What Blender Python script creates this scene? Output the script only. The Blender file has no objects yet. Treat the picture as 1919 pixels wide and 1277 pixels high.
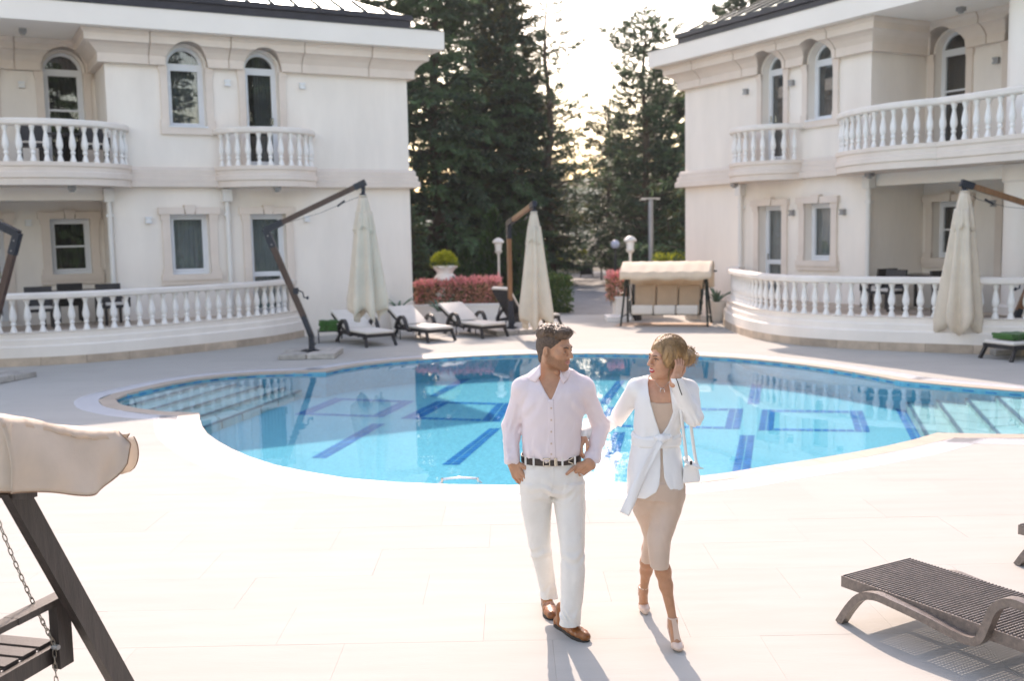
import bpy, bmesh, math, random
import numpy as np
from mathutils import Vector, Matrix, noise
from mathutils.geometry import delaunay_2d_cdt
R = math.radians
sc = bpy.context.scene
col = sc.collection
random.seed(7)

# ------------------------------------------------------------------ camera
CAM_H, FPX, IW, IH = 2.35, 1950.0, 1919.0, 1277.0
_p, _r = R(5.95), R(-1.1)
_f = Vector((0, math.cos(_p), -math.sin(_p))); _u0 = Vector((0, math.sin(_p), math.cos(_p))); _r0 = Vector((1, 0, 0))
CX = _r0*math.cos(_r) + _u0*math.sin(_r); CY = _u0*math.cos(_r) - _r0*math.sin(_r); CZ = -_f
CAMLOC = Vector((0, 0, CAM_H))
cam_d = bpy.data.cameras.new('camera'); cam = bpy.data.objects.new('camera', cam_d); col.objects.link(cam)
m = Matrix((CX, CY, CZ)).transposed().to_4x4(); m.translation = CAMLOC
cam.matrix_world = m
cam_d.sensor_width = 36; cam_d.lens = FPX/IW*36; cam_d.clip_start = 0.05; cam_d.clip_end = 3000
cam_d.dof.use_dof = True; cam_d.dof.focus_distance = 5.9; cam_d.dof.aperture_fstop = 2.2
sc.camera = cam
sc.render.resolution_x, sc.render.resolution_y = 1024, 682

def ray(px, py):
    return _f + CX*((px-IW/2)/FPX) - CY*((py-IH/2)/FPX)
def gz(px, py, z=0.0):
    d = ray(px, py); return CAMLOC + d*((z-CAM_H)/d.z)
def gy(px, py, y):
    d = ray(px, py); return CAMLOC + d*(y/d.y)

# ------------------------------------------------------------------ world, sun, exposure
SUN_AZ, SUN_EL = -7.0, 37.0            # degrees; azimuth from +Y towards +X
w = bpy.data.worlds.new('World'); sc.world = w; w.use_nodes = True
nt = w.node_tree; nt.nodes.clear()
sky = nt.nodes.new('ShaderNodeTexSky'); sky.sky_type = 'NISHITA'; sky.sun_disc = False
sky.sun_elevation = R(SUN_EL); sky.sun_rotation = R(SUN_AZ); sky.air_density = 1.35; sky.dust_density = 1.0; sky.ozone_density = 1.0
bg = nt.nodes.new('ShaderNodeBackground'); bg.inputs[1].default_value = 0.15
wo = nt.nodes.new('ShaderNodeOutputWorld')
nt.links.new(sky.outputs[0], bg.inputs[0]); nt.links.new(bg.outputs[0], wo.inputs[0])
sl = bpy.data.lights.new('sun', 'SUN'); sl.energy = 2.1; sl.angle = R(0.55); sl.color = (1.0, 0.99, 0.965)
sun = bpy.data.objects.new('sun', sl); col.objects.link(sun)
SUNV = Vector((math.sin(R(SUN_AZ))*math.cos(R(SUN_EL)), math.cos(R(SUN_AZ))*math.cos(R(SUN_EL)), math.sin(R(SUN_EL))))
sun.rotation_euler = SUNV.to_track_quat('Z', 'Y').to_euler()
sun.location = (0, 0, 30)
sc.view_settings.view_transform = 'Standard'; sc.view_settings.look = 'None'
sc.view_settings.exposure = 1.6; sc.view_settings.gamma = 1.0; sc.view_settings.use_curve_mapping = False
sc.view_settings.use_white_balance = True; sc.view_settings.white_balance_temperature = 8100; sc.view_settings.white_balance_tint = 23
sc.render.engine = 'CYCLES'
sc.cycles.max_bounces = 8; sc.cycles.diffuse_bounces = 4; sc.cycles.transparent_max_bounces = 16
sc.cycles.use_denoising = True
sc.cycles.sample_clamp_indirect = 6

# ------------------------------------------------------------------ materials
def mat(name, color=(.5,.5,.5), rough=.6, metal=0., spec=.5, var=0., vscale=3., bump=0., bscale=40., col2=None, trans=0., sheen=0., stretch=None, coords='Object', detail=5.):
    """procedural principled material: base colour mottled by noise, fine relief by bump"""
    m = bpy.data.materials.new(name); m.use_nodes = True
    t = m.node_tree; b = t.nodes['Principled BSDF']
    b.inputs['Roughness'].default_value = rough; b.inputs['Metallic'].default_value = metal
    b.inputs['Specular IOR Level'].default_value = spec
    b.inputs['Base Color'].default_value = (*color, 1)
    if sheen: b.inputs['Sheen Weight'].default_value = sheen
    tc = t.nodes.new('ShaderNodeTexCoord'); mp = t.nodes.new('ShaderNodeMapping')
    t.links.new(tc.outputs[coords], mp.inputs[0])
    if stretch: mp.inputs['Scale'].default_value = stretch
    if var or col2:
        n = t.nodes.new('ShaderNodeTexNoise'); n.inputs['Scale'].default_value = vscale; n.inputs['Detail'].default_value = detail; n.inputs['Roughness'].default_value = .6
        t.links.new(mp.outputs[0], n.inputs['Vector'])
        cr = t.nodes.new('ShaderNodeValToRGB')
        c2 = col2 if col2 else tuple(max(0, c*(1-var)) for c in color)
        c1 = color if col2 else tuple(min(1, c*(1+var)) for c in color)
        cr.color_ramp.elements[0].position = .35; cr.color_ramp.elements[1].position = .65
        cr.color_ramp.elements[0].color = (*c2, 1); cr.color_ramp.elements[1].color = (*c1, 1)
        t.links.new(n.outputs['Fac'], cr.inputs[0]); t.links.new(cr.outputs[0], b.inputs['Base Color'])
    if bump:
        n2 = t.nodes.new('ShaderNodeTexNoise'); n2.inputs['Scale'].default_value = bscale; n2.inputs['Detail'].default_value = 4
        t.links.new(mp.outputs[0], n2.inputs['Vector'])
        bp = t.nodes.new('ShaderNodeBump'); bp.inputs['Strength'].default_value = bump; bp.inputs['Distance'].default_value = .02
        t.links.new(n2.outputs['Fac'], bp.inputs['Height']); t.links.new(bp.outputs[0], b.inputs['Normal'])
    if trans:
        out = t.nodes['Material Output']; mx = t.nodes.new('ShaderNodeMixShader'); tr = t.nodes.new('ShaderNodeBsdfTranslucent')
        mx.inputs[0].default_value = trans
        src = b.inputs['Base Color'].links[0].from_socket if b.inputs['Base Color'].links else None
        if src: t.links.new(src, tr.inputs[0])
        else: tr.inputs[0].default_value = (*color, 1)
        t.links.new(b.outputs[0], mx.inputs[1]); t.links.new(tr.outputs[0], mx.inputs[2]); t.links.new(mx.outputs[0], out.inputs[0])
    return m

def per_object(m, amt=.08):
    """small colour shift from piece to piece (each stone, tile, plank its own tone)"""
    t = m.node_tree; b = t.nodes['Principled BSDF']; oi = t.nodes.new('ShaderNodeObjectInfo')
    hs = t.nodes.new('ShaderNodeHueSaturation'); mr = t.nodes.new('ShaderNodeMapRange')
    mr.inputs['To Min'].default_value = 1-amt; mr.inputs['To Max'].default_value = 1+amt
    t.links.new(oi.outputs['Random'], mr.inputs[0]); t.links.new(mr.outputs[0], hs.inputs['Value'])
    l = b.inputs['Base Color'].links
    if l: t.links.new(l[0].from_socket, hs.inputs['Color'])
    else: hs.inputs['Color'].default_value = b.inputs['Base Color'].default_value
    t.links.new(hs.outputs[0], b.inputs['Base Color'])
    return m

def glassy(name, tint=(1,1,1), rough=0.0, ior=1.45, bump=0, bscale=3, bdist=.02, base=None, basefac=0., boost=1.0):
    """clear pane: straight-through tint mixed with a mirror by Fresnel"""
    m = bpy.data.materials.new(name); m.use_nodes = True; t = m.node_tree; t.nodes.clear()
    out = t.nodes.new('ShaderNodeOutputMaterial'); mx = t.nodes.new('ShaderNodeMixShader')
    tr = t.nodes.new('ShaderNodeBsdfTransparent'); tr.inputs[0].default_value = (*tint, 1)
    gl = t.nodes.new('ShaderNodeBsdfGlossy'); gl.inputs['Roughness'].default_value = rough; gl.inputs[0].default_value = (1,1,1,1)
    fr = t.nodes.new('ShaderNodeFresnel'); ge = t.nodes.new('ShaderNodeNewGeometry'); mi_ = t.nodes.new('ShaderNodeMix')   # a thin sheet reflects alike from both faces
    mi_.inputs[2].default_value = ior; mi_.inputs[3].default_value = 1/ior; t.links.new(ge.outputs['Backfacing'], mi_.inputs[0]); t.links.new(mi_.outputs[0], fr.inputs[0])
    if boost != 1.0:
        mm = t.nodes.new('ShaderNodeMath'); mm.operation = 'MULTIPLY'; mm.inputs[1].default_value = boost; mm.use_clamp = True
        t.links.new(fr.outputs[0], mm.inputs[0]); t.links.new(mm.outputs[0], mx.inputs[0])
    else: t.links.new(fr.outputs[0], mx.inputs[0])
    t.links.new(gl.outputs[0], mx.inputs[2])
    if base:
        m2 = t.nodes.new('ShaderNodeMixShader'); df = t.nodes.new('ShaderNodeBsdfDiffuse'); df.inputs[0].default_value = (*base, 1)
        m2.inputs[0].default_value = basefac
        t.links.new(tr.outputs[0], m2.inputs[1]); t.links.new(df.outputs[0], m2.inputs[2]); t.links.new(m2.outputs[0], mx.inputs[1])
    else: t.links.new(tr.outputs[0], mx.inputs[1])
    if bump:
        tc = t.nodes.new('ShaderNodeTexCoord'); n = t.nodes.new('ShaderNodeTexNoise'); n.inputs['Scale'].default_value = bscale; n.inputs['Detail'].default_value = 3
        t.links.new(tc.outputs['Object'], n.inputs['Vector'])
        bp = t.nodes.new('ShaderNodeBump'); bp.inputs['Strength'].default_value = bump; bp.inputs['Distance'].default_value = bdist
        t.links.new(n.outputs['Fac'], bp.inputs['Height'])
        t.links.new(bp.outputs[0], gl.inputs['Normal'])
    t.links.new(mx.outputs[0], out.inputs[0])
    return m

M = {}
M['stucco'] = mat('stucco', (.85,.775,.70), .85, var=.05, vscale=.8, stretch=(1.6,1.6,.45), bump=.25, bscale=90)
M['trim'] = mat('trim_stone', (.74,.635,.555), .8, var=.05, vscale=1.3, bump=.2, bscale=60)
M['fascia'] = mat('fascia_render', (.85,.785,.715), .8, var=.03, vscale=.6, bump=.12, bscale=70)
M['baluster'] = mat('baluster_white', (.84,.81,.775), .65, var=.03, vscale=5, bump=.1, bscale=50)
M['rail'] = mat('handrail_stone', (.77,.70,.635), .75, var=.06, vscale=2, bump=.15, bscale=50)
M['plinth'] = per_object(mat('plinth_travertine', (.50,.39,.30), .7, var=.14, vscale=4, bump=.2, bscale=30), .16)
M['gutter'] = mat('dark_gutter_metal', (.022,.022,.03), .4, metal=.3, var=.2, vscale=3)
M['roofseam'] = mat('roof_seam_dark', (.05,.06,.055), .5, metal=.3)
M['roofmetal'] = mat('roof_sheet_metal', (.34,.42,.37), .35, metal=.75, var=.08, vscale=1.5)
M['pvc'] = mat('white_frame', (.74,.76,.79), .35)
M['glass'] = glassy('window_glass', (.74,.78,.79), ior=1.52, boost=1.8, bump=.06, bscale=1.1, bdist=.05)
M['darkroom'] = mat('room_dark', (.035,.033,.035), .9, var=.3, vscale=2)
M['curtain'] = mat('curtain_grey', (.20,.197,.195), .9, var=.1, vscale=3, stretch=(9,9,.4))
M['curtainlight'] = mat('curtain_pale', (.55,.545,.53), .9, var=.1, vscale=3, stretch=(9,9,.4))
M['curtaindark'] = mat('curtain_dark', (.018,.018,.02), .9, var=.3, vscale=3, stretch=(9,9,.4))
M['pipe'] = mat('downpipe_white', (.74,.71,.67), .5)
M['lampmetal'] = mat('lamp_grey', (.30,.30,.30), .4, metal=.4)
M['lampglass'] = mat('lamp_glass_white', (.75,.75,.73), .3)
M['decktile'] = per_object(mat('deck_travertine', (.425,.410,.378), .8, spec=.1, vscale=2.2, col2=(.402,.386,.353), bump=.1, bscale=30, stretch=(.5,3.2,1), coords='Object'), .022)
M['grout'] = mat('deck_grout', (.385,.369,.338), .9, var=.1)
M['ground'] = mat('ground_soil', (.11,.10,.075), .95, var=.35, vscale=1.2, bump=.4, bscale=12)
M['grassy'] = mat('ground_grass', (.05,.08,.03), .95, var=.4, vscale=2, bump=.5, bscale=25)
M['asphalt'] = mat('path_asphalt', (.23,.225,.22), .85, var=.15, vscale=2.5, bump=.3, bscale=60)
M['coping'] = per_object(mat('coping_stone', (.42,.345,.28), .55, var=.07, vscale=5, bump=.1, bscale=40), .06)
M['grate'] = mat('overflow_white', (.60,.61,.63), .5, var=.03, vscale=6)
M['pooltile'] = mat('pool_mosaic_pale', (.17,.45,.53), .9, spec=.03, var=.14, vscale=26, bump=.05)
M['poolwall'] = mat('pool_wall_mosaic', (.11,.40,.50), .9, spec=.03, var=.12, vscale=18)
M['mosaicblue'] = mat('mosaic_blue', (.0,.19,.45), .9, spec=.03, var=.2, vscale=7)
M['steptile'] = per_object(mat('pool_step_stone', (.44,.52,.51), .9, spec=.05, var=.06, vscale=5), .05)
M['stepline'] = mat('pool_step_edge', (.06,.13,.20), .4, var=.2, vscale=8)

# ------------------------------------------------------------------ mesh helpers
class MB:
    def __init__(s): s.v = []; s.f = []; s.mi = []
    def add(s, verts, faces, mi=0):
        o = len(s.v); s.v.extend([tuple(p) for p in verts]); s.f.extend([tuple(i+o for i in f) for f in faces]); s.mi.extend([mi]*len(faces)); return s
    def box(s, c, size, rot=None, mi=0, taper=1.0):
        x, y, z = size[0]/2, size[1]/2, size[2]/2
        P = [Vector((a*x*(taper if d > 0 else 1), b*y*(taper if d > 0 else 1), d*z)) for d in (-1,1) for b in (-1,1) for a in (-1,1)]
        if rot is not None: P = [rot @ p for p in P]
        c = Vector(c); P = [p+c for p in P]
        return s.add(P, [(0,2,3,1),(4,5,7,6),(0,1,5,4),(2,6,7,3),(0,4,6,2),(1,3,7,5)], mi)
    def beam(s, a, b, wd, ht, up=(0,0,1), mi=0):
        a = Vector(a); b = Vector(b); d = (b-a); L = d.length; d.normalize()
        u = Vector(up); x = d.cross(u)
        if x.length < 1e-4: x = d.cross(Vector((1,0,0)))
        x.normalize(); y = x.cross(d)
        rot = Matrix((x, d, y)).transposed()
        return s.box((a+b)/2, (wd, L, ht), rot, mi)
    def tube(s, path, r, n=8, mi=0, cap=True, closed=False):
        P = [Vector(p) for p in path]; k = len(P); rs = r if hasattr(r, '__len__') else [r]*k
        V = []; F = []; prev = None
        for i in range(k):
            if closed: t = P[(i+1) % k]-P[i-1]
            else: t = P[min(i+1,k-1)]-P[max(i-1,0)]
            t.normalize()
            if prev is None:
                x = t.cross(Vector((0,0,1)))
                if x.length < 1e-3: x = t.cross(Vector((1,0,0)))
            else: x = prev - t*prev.dot(t)
            x.normalize(); prev = x; y = t.cross(x)
            for j in range(n):
                a = 2*math.pi*j/n; V.append(P[i] + (x*math.cos(a)+y*math.sin(a))*rs[i])
        for i in range(k if closed else k-1):
            for j in range(n):
                i2 = (i+1) % k
                F.append((i*n+j, i*n+(j+1)%n, i2*n+(j+1)%n, i2*n+j))
        if cap and not closed: F.append(tuple(range(n-1,-1,-1))); F.append(tuple((k-1)*n+j for j in range(n)))
        return s.add(V, F, mi)
    def lathe(s, prof, n=16, c=(0,0,0), mi=0, sq=None):
        V = []; F = []; k = len(prof)
        for (r, z) in prof:
            for j in range(n):
                a = 2*math.pi*(j+.5)/n; V.append((c[0]+r*math.cos(a), c[1]+r*math.sin(a), c[2]+z))
        for i in range(k-1):
            for j in range(n): F.append((i*n+j, i*n+(j+1)%n, (i+1)*n+(j+1)%n, (i+1)*n+j))
        F.append(tuple(range(n-1,-1,-1))); F.append(tuple((k-1)*n+j for j in range(n)))
        return s.add(V, F, mi)
    def prism(s, poly, z0, z1, mi=0):
        n = len(poly); V = [(p[0],p[1],z0) for p in poly]+[(p[0],p[1],z1) for p in poly]
        F = [tuple(range(n-1,-1,-1)), tuple(range(n,2*n))]+[(i,(i+1)%n,n+(i+1)%n,n+i) for i in range(n)]
        return s.add(V, F, mi)
    def loft(s, rings, mi=0, cap=True, closed=True):
        n = len(rings[0]); V = [p for r in rings for p in r]; F = []
        for i in range(len(rings)-1):
            for j in range(n if closed else n-1): F.append((i*n+j, i*n+(j+1)%n, (i+1)*n+(j+1)%n, (i+1)*n+j))
        if cap and closed: F.append(tuple(range(n-1,-1,-1))); F.append(tuple((len(rings)-1)*n+j for j in range(n)))
        return s.add(V, F, mi)
    def xf(s, fn): s.v = [tuple(fn(Vector(p))) for p in s.v]; return s
    def mesh(s, name, mats, flip=False, smooth=None, recalc=True):
        me = bpy.data.meshes.new(name); me.from_pydata(s.v, [], s.f)
        for mm in (mats if isinstance(mats, (list,tuple)) else [mats]): me.materials.append(mm)
        if any(s.mi): me.polygons.foreach_set('material_index', s.mi)
        if recalc:
            bm = bmesh.new(); bm.from_mesh(me); bmesh.ops.recalc_face_normals(bm, faces=bm.faces); bm.to_mesh(me); bm.free()
        if smooth is not None:
            me.shade_smooth()
            if smooth < 179: me.set_sharp_from_angle(angle=R(smooth))
        me.update(); return me
    def build(s, name, mats, parent=None, smooth=None, kind=None, recalc=True):
        o = bpy.data.objects.new(name, s.mesh(name, mats, smooth=smooth, recalc=recalc)); col.objects.link(o)
        if parent is not None: o.parent = parent
        if kind: o['kind'] = kind
        return o

def inst(name, me, parent=None, loc=(0,0,0), rz=0, scale=None):
    o = bpy.data.objects.new(name, me); col.objects.link(o)
    if parent is not None: o.parent = parent
    o.location = loc; o.rotation_euler = (0,0,rz)
    if scale: o.scale = scale
    return o
def tag(o, label=None, cat=None, group=None, kind=None):
    if label: o['label'] = label
    if cat: o['category'] = cat
    if group: o['group'] = group
    if kind: o['kind'] = kind
    return o
def thing(name, label, cat, loc=(0,0,0), rz=0, group=None):
    o = bpy.data.objects.new(name, None); col.objects.link(o); o.empty_display_size = .2
    o.location = loc; o.rotation_euler = (0,0,rz); return tag(o, label, cat, group)
_kids = {}
def copy_tree(o, parent=None):
    c = o.copy(); col.objects.link(c)
    if parent is not None: c.parent = parent
    for ch in list(o.children): copy_tree(ch, c)
    return c
def copy_thing(o, label, loc, rz):
    c = copy_tree(o); c['label'] = label; c.location = loc; c.rotation_euler = (0,0,rz); return c

def boolean_cut(mb, cutters, name='cut', op='DIFFERENCE'):
    """cut the mesh builder's solid with other solids, return a new mesh"""
    a = mb.mesh(name, []); oa = bpy.data.objects.new(name, a); col.objects.link(oa); tmp = [oa]
    for c in cutters:
        oc = bpy.data.objects.new('cutter', c.mesh('cutter', [])); col.objects.link(oc); tmp.append(oc)
        md = oa.modifiers.new('b', 'BOOLEAN'); md.object = oc; md.operation = op; md.solver = 'EXACT'
    dg = bpy.context.evaluated_depsgraph_get(); dg.update()
    me = bpy.data.meshes.new_from_object(oa.evaluated_get(dg)); me.name = name
    for t in tmp:
        d = t.data; bpy.data.objects.remove(t); bpy.data.meshes.remove(d)
    return me

def catmull(pts, n=6, closed=False):
    P = [Vector(p) for p in pts]; k = len(P); out = []
    rng = range(k) if closed else range(k-1)
    for i in rng:
        p0 = P[i-1] if (closed or i > 0) else P[0]*2-P[1]; p1 = P[i]; p2 = P[(i+1) % k]
        p3 = P[(i+2) % k] if (closed or i+2 < k) else P[k-1]*2-P[k-2]
        for j in range(n):
            t = j/n
            out.append(.5*((2*p1)+(p2-p0)*t+(2*p0-5*p1+4*p2-p3)*t*t+(3*p1-p0-3*p2+p3)*t*t*t))
    if not closed: out.append(P[-1])
    return out
def resample(path, step):
    P = [Vector(p) for p in path]; out = [P[0].copy()]; acc = 0; L = sum((P[i+1]-P[i]).length for i in range(len(P)-1)); n = max(2, round(L/step)); st = L/n
    i = 0; pos = 0.0; cur = P[0].copy(); need = st
    for i in range(len(P)-1):
        a, b = P[i], P[i+1]; d = (b-a).length; t = 0.0
        while d-t >= need-1e-9:
            t += need; out.append(a.lerp(b, t/d)); need = st
        need -= (d-t)
    if (out[-1]-P[-1]).length > st*.3: out.append(P[-1])
    return out
def offset_path(P, d):
    """offset an open 2-D polyline to its right-hand side by d, mitred"""
    P = [Vector((p[0],p[1])) for p in P]; out = []
    for i in range(len(P)):
        ds = []
        if i > 0: ds.append((P[i]-P[i-1]).normalized())
        if i < len(P)-1: ds.append((P[i+1]-P[i]).normalized())
        ns = [Vector((q.y,-q.x)) for q in ds]
        nn = ns[0] if len(ns) == 1 else (ns[0]+ns[1])
        nn = nn.normalized(); c = max(.35, nn.dot(ns[0])); out.append(P[i]+nn*(d/c))
    return out
def sweep(mb, path, prof, cap=True, mi=0):
    """sweep a profile [(outward, z)] along an open 2-D path, outward = right-hand side"""
    rings = []
    offs = {}
    for (n, z) in prof:
        if n not in offs: offs[n] = offset_path(path, n)
    for i in range(len(path)): rings.append([(offs[n][i].x, offs[n][i].y, z) for (n, z) in prof])
    return mb.loft(rings, mi, cap=cap)

# ================================================================== THE SETTING: pool, deck, ground, path
def P2(px, py, z=0.0): p = gz(px, py, z); return (p.x, p.y)
WATER_Z, FLOOR_Z = -0.05, -0.45
arc_near = [P2(*q) for q in ((373.5,774),(376,792),(390,815),(440,845),(500,868),(560,882),(640,896),(730,904),(850,909),(1000,910),(1160,906),(1320,893),(1420,877),(1520,862),(1620,845),(1700,828),(1755.6,812))]
arc_right = [P2(1755.6,812), (5.24,11.47), (5.8,11.38), (7.0,11.5), (8.2,12.0), (8.75,12.9), (8.3,13.75), (7.13,14.36), (6.6,14.83), P2(1690,714)]
arc_far = [P2(*q) for q in ((1690,714),(1640,704.5),(1580,694.5),(1500,683),(1400,672.5),(1320,667.3),(1230,664),(1140,662.3),(1000,663),(930,665),(850,669),(770,674.5),(700,681),(640,690))] + [(-3.25,17.92)]
arc_left = [(-3.25,17.92), (-4.08,17.92), (-4.85,17.68), (-5.41,17.1), (-5.76,16.2), (-5.95,15.5), (-5.74,14.92), (-5.45,14.55), (-4.88,14.1), P2(373.5,774)]
ARCS = [catmull(a, 5) for a in (arc_near, arc_right, arc_far, arc_left)]

def seg_hit(a, b, c, d):
    r = b-a; s = d-c; den = r.x*s.y-r.y*s.x
    if abs(den) < 1e-12: return None
    t = ((c-a).x*s.y-(c-a).y*s.x)/den; u = ((c-a).x*r.y-(c-a).y*r.x)/den
    return (t, u) if 0 <= t <= 1 and 0 <= u <= 1 else None
def ring(off):
    """outline of the pool grown outward by off: each arc is offset, then neighbours are trimmed where they cross"""
    A = [offset_path(a, off) if off else [Vector((p[0],p[1])) for p in a] for a in ARCS]
    if not off:
        out = []
        for a in A: out.extend(a[:-1])
        return out
    n = len(A); start = [None]*n; end = [None]*n
    for i in range(n):
        a, b = A[i], A[(i+1) % n]; best = None
        for ia in range(len(a)-2, max(-1, len(a)-40), -1):
            for ib in range(0, min(len(b)-1, 40)):
                h = seg_hit(a[ia], a[ia+1], b[ib], b[ib+1])
                if h: best = (ia, ib, a[ia].lerp(a[ia+1], h[0])); break
            if best: break
        if best: end[i] = (best[0], best[2]); start[(i+1) % n] = (best[1], best[2])
    out = []
    for i in range(n):
        a = A[i]; s0 = start[i][0]+1 if start[i] else 0; e0 = end[i][0] if end[i] else len(a)-1
        if start[i]: out.append(start[i][1])
        out.extend(a[s0:e0+1])
    return out
INNER = ring(0.0); COPE = ring(0.23); OUTER = ring(0.56)
def inside(poly, x, y):
    c = False; j = len(poly)-1
    for i in range(len(poly)):
        a, b = poly[i], poly[j]
        if (a[1] > y) != (b[1] > y) and x < (b[0]-a[0])*(y-a[1])/(b[1]-a[1])+a[0]: c = not c
        j = i
    return c

def cdt(polys, eps=1e-5):
    V = []; F = []
    for p in polys:
        o = len(V); V.extend([Vector((q[0],q[1])) for q in p]); F.append(list(range(o, o+len(p))))
    r = delaunay_2d_cdt(V, [], F, 0, eps)
    return r[0], r[2], r[5]

# ---- ground sheet out to the horizon, with the pool cut out of it
big = [(-650,-650),(650,-650),(650,650),(-650,650)]
vs, fs, of = cdt([big, OUTER])
mb = MB(); mb.add([(p.x,p.y,-0.03) for p in vs], [f for f, o in zip(fs, of) if 0 in o and 1 not in o])
ground = mb.build('ground', M['ground'], kind='structure')

# ---- low wooded hills added all round to hide the yellow low sky
M['hill'] = mat('hill_woods', (.06,.085,.055), .95, var=.4, vscale=.03, bump=.8, bscale=.4)
hb = MB(); rows = []
for k in range(181):
    a = 2*math.pi*k/180; rr_ = 420; hh = 13+7*math.sin(a*3+1)+5*math.sin(a*7+.4)+3*math.sin(a*17)
    if math.cos(a) < .2: hh += 16
    rows.append([(math.sin(a)*(rr_-90), math.cos(a)*(rr_-90), -.5), (math.sin(a)*rr_, math.cos(a)*rr_, hh*.75), (math.sin(a)*(rr_+60), math.cos(a)*(rr_+60), hh), (math.sin(a)*(rr_+200), math.cos(a)*(rr_+200), -1)])
hb.loft(rows, cap=False, closed=False); hb.build('hills', M['hill'], kind='structure', smooth=60)

# ---- pool deck: grout bed and single travertine tiles
deck_rect = [(-17,-3.2),(17,-3.2),(17,29.2),(-17,29.2)]
vs, fs, of = cdt([deck_rect, OUTER])
mb = MB(); mb.add([(p.x,p.y,-0.007) for p in vs], [f for f, o in zip(fs, of) if 0 in o and 1 not in o])
deck = mb.build('pool_deck', M['grout'], kind='structure')
TW, TD, JT = 1.2, 0.6, 0.0011
rects = []
row = 0; y = -3.2
while y < 29.1:
    x = -17 - (row % 3)*0.4
    while x < 17:
        x0, x1 = max(x, -17), min(x+TW, 17)
        if x1-x0 > .05: rects.append((x0+JT/2, y+JT/2, x1-JT/2, min(y+TD, 29.2)-JT/2))
        x += TW
    y += TD; row += 1
ob = (min(p[0] for p in OUTER), min(p[1] for p in OUTER), max(p[0] for p in OUTER), max(p[1] for p in OUTER))
cutset = [i for i, r in enumerate(rects) if not (r[2] < ob[0] or r[0] > ob[2] or r[3] < ob[1] or r[1] > ob[3])]
tiles = {i: None for i in range(len(rects))}
vs, fs, of = cdt([OUTER]+[[(rects[i][0],rects[i][1]),(rects[i][2],rects[i][1]),(rects[i][2],rects[i][3]),(rects[i][0],rects[i][3])] for i in cutset])
trs = {}
for f, o in zip(fs, of):
    if 0 in o: continue
    for q in o: trs.setdefault(cutset[q-1], []).append(f)
def view_of(x, y):
    d = Vector((x,y,0))-CAMLOC; z = d.dot(_f)
    if z < .1: return None
    return IW/2+FPX*d.dot(CX)/z, IH/2-FPX*d.dot(CY)/z, z
cand = []
rng = random.Random(3)
def tile_geo(i):
    r = rects[i]; h = rng.uniform(-.0006,.0006)
    if i not in trs and i in cutset_s: return None
    if i not in cutset_s:
        P = [(r[0],r[1]),(r[2],r[1]),(r[2],r[3]),(r[0],r[3])]
        V = [(a,b,h) for a,b in P]+[(a,b,-.007) for a,b in P]
        return V, [(0,1,2,3)]+[(k,k+4,(k+1)%4+4,(k+1)%4) for k in range(4)]
    idx = {}; V = []; F = []
    for f in trs[i]:
        for q in f:
            if q not in idx: idx[q] = len(V); V.append((vs[q].x, vs[q].y, h))
        F.append(tuple(idx[q] for q in f))
    return V, F
cutset_s = set(cutset)
for i, r in enumerate(rects):
    c = view_of((r[0]+r[2])/2, (r[1]+r[3])/2)
    if c and -80 < c[0] < IW+80 and c[1] < IH+60: cand.append((c[2], i))
cand.sort(); near = []; rest = MB()
nset = set()
for z, i in cand:
    if len(nset) >= 298: break
    if i in cutset_s and i not in trs: continue
    nset.add(i)
for i in range(len(rects)):
    g = tile_geo(i)
    if g is None: continue
    if i in nset:
        t = MB(); t.add(*g); t.build('tile', M['decktile'], deck, recalc=False)
    else: rest.add(*g)
rest.build('tile_field', M['decktile'], deck, kind='stuff', recalc=False)

# ---- pool: basin, coping stones, overflow grating, steps, mosaic
pool = thing('pool', None, None, (0,0,0)); pool['kind'] = 'structure'
b = MB(); b.add([(p.x,p.y,FLOOR_Z) for p in INNER], [tuple(range(len(INNER)))])
b.build('pool_floor', M['pooltile'], pool)
b = MB(); n = len(INNER)
b.add([(p.x,p.y,-.012) for p in INNER]+[(p.x,p.y,FLOOR_Z) for p in INNER], [(i,(i+1)%n,n+(i+1)%n,n+i) for i in range(n)])
b.build('pool_wall', M['poolwall'], pool, smooth=60)
# coping stones about 0.55 m long, each a block of its own
cop = []
for ai, a in enumerate(ARCS):
    inn = resample([(p[0],p[1],0) for p in a], .55)
    cop.append(inn)
def closest_on(poly, p):
    best = None
    for i in range(len(poly)):
        a, b = poly[i], poly[(i+1) % len(poly)]; ab = b-a; t = max(0, min(1, (p-a).dot(ab)/max(1e-9, ab.length_squared))); q = a+ab*t; d = (q-p).length
        if best is None or d < best[0]: best = (d, q)
    return best[1]
for ai, inn in enumerate(cop):
    off = offset_path([(p.x,p.y) for p in inn], .228)
    for i in range(len(inn)-1):
        a, b = Vector((inn[i].x,inn[i].y)), Vector((inn[i+1].x,inn[i+1].y)); c, d = off[i+1], off[i]
        if i == 0: d = closest_on(COPE, d)
        if i == len(inn)-2: c = closest_on(COPE, c)
        ctr = (a+b+c+d)/4; q = [ctr+(v-ctr)*.993 for v in (a,b,c,d)]
        # nose overhangs the water a little
        t = MB(); t.prism([(v.x,v.y) for v in q], -.03, .003+rng.uniform(-.0006,.0006)); t.build('coping_stone', M['coping'], pool)
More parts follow.
